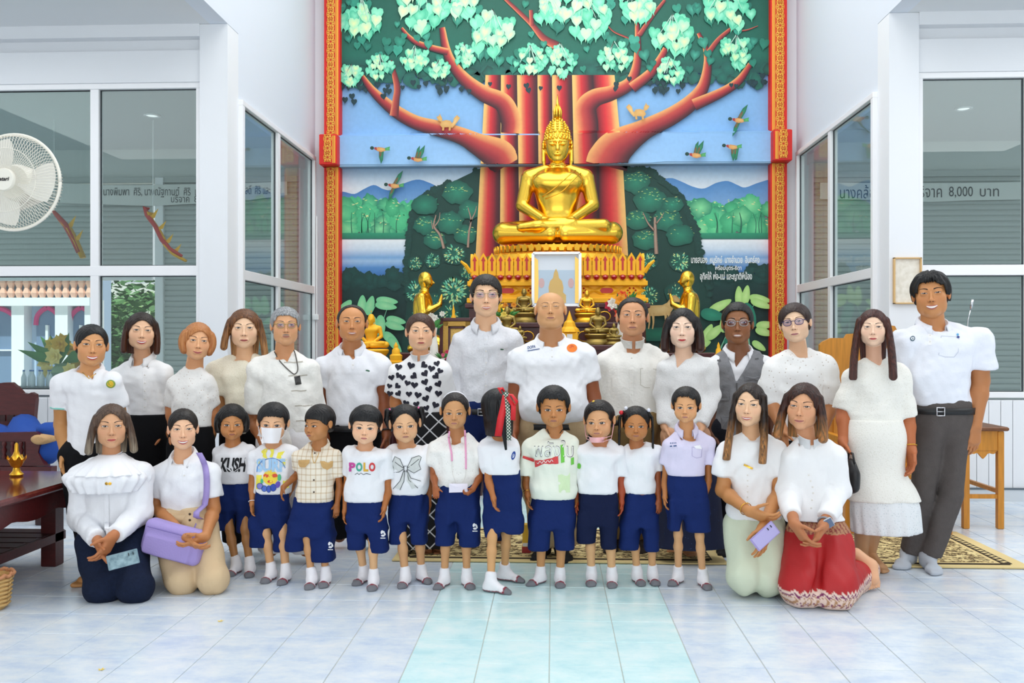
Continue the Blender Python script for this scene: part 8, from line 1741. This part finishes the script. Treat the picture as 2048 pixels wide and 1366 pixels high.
# low table in front of it, gilt pedestal, basket
x1, x0, y0, y1, zt_ = -2.80, -4.3, 4.15, 5.50, .55; b = MB(); b.box(((x0 + x1) / 2, (y0 + y1) / 2, zt_ - .02), (x1 - x0, y1 - y0, .04), 0, None, .012); r = b.build('low_table', mat('rosewood_polished', '#6a2a26', .12, var=.3, vscale=6, stretch=(2, 8, 8))); tag(r, 'polished dark red low table with a slatted shelf at the left edge', 'table')
sc = [(y0 + .06, zt_ - .04), (y1 - .06, zt_ - .04), (y1 - .06, zt_ - .15)] + [(y1 - .06 - (y1 - y0 - .12) * t, zt_ - .14 - .03 * abs(math.sin(t * 9.4)) * (1 if .15 < t < .85 else .3)) for t in np.linspace(0, 1, 26)]
for xx in (x1 - .07, x0 + .05): a = MB(); a.add([(xx, y, z) for y, z in sc] + [(xx + .03, y, z) for y, z in sc], [tuple(range(len(sc))), tuple(range(2 * len(sc) - 1, len(sc) - 1, -1))] + [(i, (i + 1) % len(sc), (i + 1) % len(sc) + len(sc), i + len(sc)) for i in range(len(sc))]); a.build('apron', ROSE, r)
for xx in (x1 - .24, x0 + .2):
    for yy in (y0 + .2, y1 - .16): leg_box(r, xx, yy, 0, zt_ - .04, .09, ROSE)
[MB().box((xx, (y0 + y1) / 2 + .02, .175), (.05, y1 - y0 - .22, .05)).build('shelf_rail', ROSE, r) for xx in (x1 - .22, x0 + .2)]
sm = MB(); sm.box((0, 0, 0), (x1 - x0 - .42, .115, .025), 0, None, .004); sme = mesh('slat', sm.V, sm.F, ROSED)
for i in range(9): link('slat', sme, r, ((x0 + x1) / 2, y0 + .18 + i * .13, .19))
c = G(33, 952, .55); b = MB(); b.lathe((0, 0, 0), [(.035, 0), (.04, .01), (.022, .03), (.018, .05), (.03, .06), (.042, .085), (.046, .10), (.03, .115), (.02, .13), (.012, .15), (.010, .19), (.004, .20)], 20); o = b.build('golden_pedestal_bowl', GOLDM, None, False, c + np.array((0, 0, .001))); auto_smooth(o, 50); tag(o, 'small golden lidded pedestal bowl on the low table', 'bowl'); pt_ = MB()
for i in range(8): a = 2 * PI * i / 8; u = np.array((math.cos(a), math.sin(a), 0)); v = np.array((-math.sin(a), math.cos(a), 0)); pt_.add([u * .040 + v * .014 + (0, 0, .085), u * .040 - v * .014 + (0, 0, .085), u * .052 - v * .012 + (0, 0, .105), u * .056 + (0, 0, .125), u * .052 + v * .012 + (0, 0, .105)], [(0, 1, 2, 3, 4)])
pt_.build('rim_petals', GOLDM, o)
c = G(-22, 1218); b = MB(); wk = mat('wicker', '#d8b070', .7, bump=.5, bscale=60); b.lathe((0, 0, 0), [(.07, 0), (.085, .02), (.10, .16), (.105, .17), (.095, .17), (.08, .03)], 20); o = b.build('wicker_basket', wk, None, False, c); tag(o, 'small wicker basket on the floor at the left edge', 'basket')
for i in range(7): w_ = MB(); z = .025 + i * .021; rr_ = .086 + .018 * (z / .17); w_.tube([((rr_ + .004 * math.cos(10 * t)) * math.cos(t), (rr_ + .004 * math.cos(10 * t)) * math.sin(t), z) for t in np.linspace(0, 2 * PI, 41)], .008, 5); w_.build('weave', wk, o, True)
w_ = MB(); w_.tube([((.108 + .006 * math.cos(14 * t)) * math.cos(t), (.108 + .006 * math.cos(14 * t)) * math.sin(t), .175 + .006 * math.sin(14 * t)) for t in np.linspace(0, 2 * PI, 57)], .010, 5); w_.build('braided_rim', mat('wicker_rim', '#c88a60', .7), o, True)
# wall fan at the left edge
YFN = 4.6; c = P(25, 364, YFN); R0 = P(118, 364, YFN)[0] - c[0]; CRM = mat('fan_cream', '#eeeade', .4); b = MB(); b.lathe((0, 0, 0), [(.001, -.03), (.085, -.03), (.10, .0), (.10, .08), (.07, .16), (.001, .17)], 24); Rm = Matrix.Rotation(-PI / 2, 3, 'X'); V = np.array(b.V) @ np.array(Rm).T
fan = link('wall_fan', mesh('wall_fan', V, b.F, CRM), None, (c[0], YFN + .03, c[2])); auto_smooth(fan); tag(fan, 'cream round wall fan at the left edge in front of the window', 'fan')
for ln in range(2):
    g = MB(); [g.tube([(R0 * .24 * math.cos(t), -.10 if ln == 0 else .05, R0 * .24 * math.sin(t)), (R0 * .65 * math.cos(t + .09), (-.10 if ln == 0 else .06), R0 * .65 * math.sin(t + .09)), (R0 * .93 * math.cos(t + .14), (-.075 if ln == 0 else .04), R0 * .93 * math.sin(t + .14)), (R0 * .99 * math.cos(t + .15), -.02, R0 * .99 * math.sin(t + .15))], .0015, 4, None, False) for t in np.linspace(0, 2 * PI, 89)[:-1]]; w = g.build('guard_wires', CRM, fan, True); w['kind'] = 'stuff'
g = MB(); g.tube([(R0 * math.cos(t), -.02, R0 * math.sin(t)) for t in np.linspace(0, 2 * PI, 65)], .009, 8); g.tube([(R0 * .66 * math.cos(t), -.10, R0 * .66 * math.sin(t)) for t in np.linspace(0, 2 * PI, 49)], .002, 5); g.build('guard_ring', CRM, fan, True)
g = MB(); g.lathe((0, 0, 0), [(.001, .012), (R0 * .22, .010), (R0 * .24, .0), (R0 * .24, -.01)], 28); V = np.array(g.V); h_ = link('hub_cap', mesh('hub_cap', np.c_[V[:, 0], -.105 - V[:, 2], V[:, 1]], g.F, CRM), fan); auto_smooth(h_)
v, f = text_mesh('Hatari', 0, .25, .03); lo, hi = v.min(0), v.max(0); link('lettering', mesh('lettering', np.c_[(v[:, 0] - (lo[0] + hi[0]) / 2) * .028, np.full(len(v), -.119), (v[:, 1] - .3) * .028], f, INKB), fan)
for k in range(3):
    g = MB(); a0 = k * 2 * PI / 3; V = []; 
    for i in range(8):
        for j in range(6): rr_ = R0 * (.12 + .78 * i / 7); an = a0 + (j - 2.5) * .20 * (1 + .3 * math.sin(i / 7 * PI)); V.append((rr_ * math.cos(an), -.02 + .028 * (j - 2.5) / 2.5, rr_ * math.sin(an)))
    bl = link('blade', mesh('blade', V, [(i * 6 + j, (i + 1) * 6 + j, (i + 1) * 6 + j + 1, i * 6 + j + 1) for i in range(7) for j in range(5)], mat('fan_blade', '#e6e4dc', .35), True), fan)
g = MB(); g.tube([(0, .14, 0), (0, .22, -.05), (-.2, .24, -.12), (-.46, .24, -.12)], .022, 8); g.box((-.47, .24, -.12), (.04, .16, .2)); g.build('wall_bracket', CRM, fan, True)
bs('pillar_hall_left', c[0] - .80, c[0] - .49, YFN + .1, YFN + .42, 0, ZC, M_WALL, None, .006)
# junction box and conduit by the left border
c = P(645, 634, YB - .3); b = MB(); b.box((0, 0, 0), (.07, .04, .07), 0, None, .006); b.box((0, .0, 0), (.05, .05, .05)); o = b.build('junction_box', M_ALU, None, False, (-2.80, YB - .16, c[2])); tag(o, 'small white junction box beside the left red border', 'box'); b = MB(); b.tube([(0, .02, .03), (0, .02, 1.2)], .009, 6); b.tube([(0, .02, -.03), (0, .02, -c[2])], .009, 6); b.build('conduit', M_ALU, o)
# held and worn things that lift away
def phone(name, px, py, Y, w, h, ang, tilt, m, m2, label):
    c = P(px, py, Y); b = MB(); b.box((0, 0, 0), (w, .008, h), 0, None, .003); R = Matrix.Rotation(math.radians(ang), 3, 'Y') @ Matrix.Rotation(math.radians(tilt), 3, 'X'); V = np.array(b.V) @ np.array(R).T; o = link(name, mesh(name, V, b.F, m), None, c); tag(o, label, 'phone')
    s = MB(); s.box((0, -.005, 0), (w * .88, .002, h * .9)); V = np.array(s.V) @ np.array(R).T; link('screen', mesh('screen', V, s.F, m2), o); s = MB(); [s.lathe((-w * .25, -.0055, h * .34 - q * .022), [(.008, 0), (.0075, .003), (.001, .003)], 10) for q in range(2)]; V = np.array(s.V) @ np.array(R).T; link('camera_lens', mesh('camera_lens', V, s.F, INKB), o)
phone('mobile_phone', 246, 1119, 4.52, .075, .15, 78, -25, mat('phone_case', '#7e9aa6', .3), mat('phone_screen', '#a8c4cc', .1, color2='#5c7884', vscale=30), 'grey mobile phone lying in the hands of the kneeling ruffled blouse'); phone('mobile_phone', 1530, 1072, 4.66, .075, .155, 52, -15, mat('phone_lilac', '#a99ad0', .25), mat('phone_lilac_back', '#b8b0e0', .2), 'lilac mobile phone in the hand of the kneeling puff-sleeved blouse')
LIL = mat('lilac_canvas', '#a795d2', .7, bump=.25, bscale=120); F = Field.of([Bx((0, 0, 0), (.33, .10, .19), .03)], .008); F.add(Bx((0, 0, 0), (.33, .10, .19), .035)); F.add(Bx((-.01, -.05, -.03), (.27, .04, .11), .02), .008); F.disp(sine_noise(12, 40, .003)); V, Fa = F.nets(); R = np.array(Matrix.Rotation(math.radians(14), 3, 'Y')); c = P(348, 1083, 4.78); o = link('shoulder_bag', mesh('shoulder_bag', V @ R.T, Fa, LIL, True), None, c); tag(o, 'lilac canvas shoulder bag on the lap of the kneeling khaki trousers', 'bag')
b = MB(); ctx2 = CTX[16]; pts = [(399, 905), (409, 925), (414, 950), (414, 985), (409, 1020), (406, 1060), (400, 1078)]; q_ = _catmull(pts, 30); W3 = onto(ctx2, q_, None, .006); W3[q_[:, 1] > 1015, 1] = np.minimum(W3[q_[:, 1] > 1015, 1], np.linspace(W3[q_[:, 1] <= 1015, 1][-1], 4.74, (q_[:, 1] > 1015).sum())); WT = onto(ctx2, q_, ctx2['T'], .008); W3[q_[:, 1] > 1012, 1] = np.minimum(W3[q_[:, 1] > 1012, 1], WT[q_[:, 1] > 1012, 1]); nn = np.array((.017, 0, .0)); V = []; 
for w in W3: V += [w - nn - c, w + nn - c]
s_ = link('strap', mesh('strap', V, [(2 * i, 2 * i + 1, 2 * i + 3, 2 * i + 2) for i in range(len(W3) - 1)], LIL, True), o); m_ = s_.modifiers.new('thick', 'SOLIDIFY'); m_.thickness = .004; zp = MB(); zp.tube([R @ np.array((x, -.052, .06)) for x in (-.14, .14)], .003, 5); zp.build('zip', mat('zip_lilac', '#8474b4', .5), o)
c = CTX[18]['wr'][1]; e = CTX[18]['el'][1]; d = _nrm(e - c); p = c + d * .03; b = MB(); b.box((0, 0, 0), (.044, .014, .05), 0, None, .005); R = np.array(Matrix.Rotation(math.radians(-28), 3, 'Y')); V = np.array(b.V) @ R.T; root = CTX[18]['root']; o = link('smartwatch', mesh('smartwatch', V + p + (.006, -.036, .0) - np.array(root.location), b.F, mat('watch_case', '#b4b8bc', .25, .7)), root); s = MB(); s.box((0, -.008, 0), (.036, .003, .042)); V = np.array(s.V) @ R.T; link('watch_face', mesh('watch_face', V + p + (.006, -.036, 0) - np.array(root.location), s.F, mat('watch_glass', '#5a6a86', .1)), o)
# bare feet behind the red skirt, soles turned to the side
K = CTX[18]; pr = [(Rc(P(1712, 1108, 5.06), P(1741, 1132, 5.02), .034, .036), .02), (Rc(P(1741, 1132, 5.02), P(1746, 1158, 4.98), .036, .034), .02)] + [(Rc(P(1734 + 6 * i, 1162, 4.99 + .008 * i), P(1737 + 5.2 * i, 1177 - .8 * i, 4.955 + .01 * i), .012 - .001 * i, .010 - .0008 * i), .006) for i in range(5)]
F = Field.of([p for p, _ in pr], .006)
for p, k_ in pr: F.add(p, k_)
F.cut((0, 0, .002), (0, 0, -1)); V, Fa = F.nets(); K['PT'].put('foot', V, Fa, skin_mat(), True, np.tile(np.array(srgb('#e6b088')), (len(V), 1)))
c = P(1702, 952, 5.16); F = Field.of([El((0, 0, 0), (.035, .09, .10))], .009); F.add(El((0, 0, 0), (.035, .09, .10))); F.add(Bx((0, 0, -.02), (.06, .16, .13), .03), .02); V, Fa = F.nets(); o = link('handbag', mesh('handbag', V, Fa, LEATHER, True), None, c); tag(o, 'small black handbag hanging from the hand of the white lace dress', 'bag'); b = MB(); b.tube([(0, -.06, .08), (0, -.03, .13), (0, .03, .13), (0, .06, .08)], .006, 6); b.build('handle', LEATHER, o, True)
for i, (x, y) in enumerate(((441, 1243), (203, 1340))):
    c = G(x, y); b = MB(); [b.add([(0, 0, .003), (.009 * math.cos(t), .009 * math.sin(t), .002), (.018 * math.cos(t + .4), .018 * math.sin(t + .4), .005), (.009 * math.cos(t + .8), .009 * math.sin(t + .8), .002)], [(0, 1, 2, 3)]) for t in np.linspace(0, 2 * PI, 6)[:-1]]; o = b.build('fallen_flower', mat('petal_floor', '#f0cc3a', .6), None, False, c); tag(o, ('tiny yellow flower fallen on the tiles before the checked shirt', 'tiny yellow flower fallen near the lower left of the floor')[i], 'flower')
c = P(1053, 1060, 5.75); b = MB(); b.box((0, 0, .11), (.05, .05, .15), 0, None, .006); o = b.build('offering_box', mat('box_yellow', '#f0c030', .5), None, False, (c[0], 5.75, .012)); tag(o, 'small yellow and red box on the carpet behind the ribboned child', 'box'); b = MB(); b.box((0, 0, .02), (.056, .056, .04)); b.build('red_base', mat('box_red', '#a8282a', .5), o); b = MB(); b.box((0, -.026, .055), (.046, .004, .022)); b.build('label_panel', WHITE, o)
# ---------------------------------------------------------------- the courtyard seen through the left window
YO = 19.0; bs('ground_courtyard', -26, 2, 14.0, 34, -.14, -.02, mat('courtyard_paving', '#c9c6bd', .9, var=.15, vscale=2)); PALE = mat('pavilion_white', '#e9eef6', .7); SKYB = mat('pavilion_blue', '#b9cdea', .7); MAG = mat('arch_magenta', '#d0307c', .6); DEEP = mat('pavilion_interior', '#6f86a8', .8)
X0, X1 = P(-160, 0, YO)[0], P(186, 0, YO)[0]; q = lambda x, y, Y=YO: (P(x, y, Y)[0], P(x, y, Y)[2]); pav = MB(); pav.box(*span(X0, X1, YO + .25, YO + .8, 0, q(0, 552)[1])); pv = pav.build('pavilion', SKYB); tag(pv, 'pale blue and white pavilion with magenta pointed arches across the courtyard', 'building')
for x in (-70, 38, 125, 184): b = MB(); xx = q(x, 0)[0]; b.box(*span(xx - .14, xx + .14, YO - .05, YO + .25, 0, q(0, 600)[1])); b.build('column', PALE, pv)
b = MB(); b.box(*span(X0, X1, YO - .15, YO + .26, q(0, 612)[1], q(0, 596)[1])); b.box(*span(X0, X1, YO - .1, YO + .26, q(0, 556)[1], q(0, 550)[1])); b.build('balcony_rail', PALE, pv)
bm = MB(); H = q(0, 556)[1] - q(0, 596)[1]; bm.lathe((0, 0, 0), [(.05, 0), (.09, H * .25), (.05, H * .5), (.09, H * .75), (.05, H)], 8); bme = mesh('baluster', bm.V, bm.F, mat('baluster_peach', '#e6b6a0', .7))
for i in range(22): link('baluster', bme, pv, (X0 + .1 + (X1 - X0 - .2) * i / 21, YO + .05, q(0, 596)[1]))
for x, w in ((-15, 40), (87, 25), (155, 24)):
    zb, zt_ = q(0, 650)[1], q(0, 611)[1]; xc = q(x, 0)[0]; hw = w * YO / FPX; arc = [(xc - hw, q(0, 800)[1]), (xc - hw, zb), (xc - hw * .9, zb + (zt_ - zb) * .45), (xc - hw * .5, zb + (zt_ - zb) * .75), (xc - hw * .12, zb + (zt_ - zb) * .88), (xc, zt_), (xc + hw * .12, zb + (zt_ - zb) * .88), (xc + hw * .5, zb + (zt_ - zb) * .75), (xc + hw * .9, zb + (zt_ - zb) * .45), (xc + hw, zb), (xc + hw, q(0, 800)[1])]
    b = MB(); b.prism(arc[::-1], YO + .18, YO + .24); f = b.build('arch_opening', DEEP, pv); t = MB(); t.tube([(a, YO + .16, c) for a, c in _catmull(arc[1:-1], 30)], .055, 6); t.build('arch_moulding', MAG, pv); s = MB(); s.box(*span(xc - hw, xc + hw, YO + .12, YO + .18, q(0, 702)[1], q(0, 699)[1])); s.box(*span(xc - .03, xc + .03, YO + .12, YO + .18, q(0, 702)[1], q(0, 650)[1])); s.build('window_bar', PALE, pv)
# offering table just outside the glass
YQ = 12.4; c = P(72, 760, YQ); b = MB(); b.box((0, 0, .36), (1.4, .6, .72), 0, None, .02); o = b.build('counter', mat('counter_dark', '#4c5560', .5), None, False, (c[0], YQ, 0)); tag(o, 'dark counter outside the lower left window pane', 'counter'); zc_ = .721
for i in range(9):
    bb = MB(); bb.lathe((0, 0, 0), [(.032, 0), (.035, .02), (.035, .14), (.014, .19), (.016, .22)], 10); o = bb.build('bottle', mat('bottle_clear', '#dfe9f4', .2), None, True, (P(56 + 9 * i, 700, YQ)[0], YQ - .1 + .05 * (i % 2), zc_)); tag(o, 'clear water bottle on the counter outside the left window', 'bottle', 'water bottles on the counter outside'); cp = MB(); cp.lathe((0, 0, .22), [(.016, 0), (.016, .02), (.001, .022)], 8); cp.build('cap', mat('bottle_cap', '#4a78c0', .4), o)
bouquet(122, 722, YQ, 12, ['#f0d050', '#e8bc38', '#f6e08a'], .36, 'yellow flower arrangement outside the left window', 752, mat('vase_green', '#8aa88a', .3), 10, seed=21)
def tree(px, top, Y, r, label, seed, n=1500):
    rr = random.Random(seed); c = P(px, top, Y); z = c[2] - r; t = MB(); t.tube([(0, 0, 0), (.1, 0, z * .5), (0, .1, z)], [.22, .17, .12], 8); root = t.build('tree', mat('bark', '#6a5848', .9), None, True, (c[0], Y, -.02)); tag(root, label, 'tree'); f = MB()
    for i in range(n):
        d = np.array([rr.gauss(0, 1) for _ in range(3)]); d = d / np.linalg.norm(d) * r * rr.random() ** .4; p = np.array((0, 0, z)) + d * (1.1, 1, .95); a, e = rr.uniform(0, 6.3), rr.uniform(-1, 1); u = np.array((math.cos(a), math.sin(a), .3 * e)) * .16; v = np.array((-math.sin(a) * .5, math.cos(a) * .5, e)) * .08; f.add([p - u, p + v, p + u, p - v], [(0, 1, 2, 3)])
    o = f.build('foliage', mat('foliage_%d' % seed, ['#6f9a58', '#4f8046', '#86ac68'][seed % 3], .7, var=.5, vscale=1.5), root); o['kind'] = 'stuff'
tree(262, 540, 22.0, 1.6, 'leafy green tree beyond the courtyard seen through the window', 1); tree(306, 572, 26.0, 1.5, 'lighter leafy tree right of the other courtyard tree', 2); tree(215, 600, 24.0, 1.2, 'low leafy tree behind the pavilion corner', 0)
wl = P(330, 0, 20)[0]; bs('wall_courtyard', P(190, 0, 28)[0], P(420, 0, 28)[0], 28, 28.2, 0, 3.2, mat('courtyard_wall', '#cfd4cf', .9, var=.2, vscale=1))
# solid stand-ins, added behind the glass, for reflections of the temple roof serpents
def naga_reflection(pts, label):
    RG = mat('naga_red', '#c8342c', .5); Yn = 9.4; b = MB(); w = [P(x, y, Yn) for x, y, _ in pts]; b.tube(w, [r for _, _, r in pts], 8, None, True, .5); o = b.build('serpent_reflection', GOLDP, None, True, None, w[0]); tag(o, label, 'ornament'); rd = MB(); rd.tube([x - w[0] + np.array((-.03, -.03, .05)) for x in w], [r * .5 for _, _, r in pts], 6); rd.build('red_spine', RG, o, True)
    k = MB()
    for i in range(2, len(w) - 1): p = w[i] - w[0]; r = pts[i][2]; k.add([p + (-.04, -.02, .0), p + (.05, -.02, .02), p + (.09, -.02, r * 2.4)], [(0, 1, 2)])
    k.build('flame_scales', GOLDP, o); rod = MB(); rod.tube([np.zeros(3), (0, 0, 3.72 - w[0][2])], .006, 5); rod.build('standin_rod', M_ALU, o)
naga_reflection([(108, 424, .02), (122, 440, .05), (138, 458, .06), (152, 484, .055), (166, 515, .05)], 'red and gold serpent shape standing in for a reflection in the left pane'); naga_reflection([(306, 428, .03), (298, 424, .05), (302, 440, .05), (318, 462, .045), (332, 490, .05), (348, 508, .045), (372, 522, .03)], 'gold serpent shape standing in for a faint reflection in the second left pane')
late_banners()
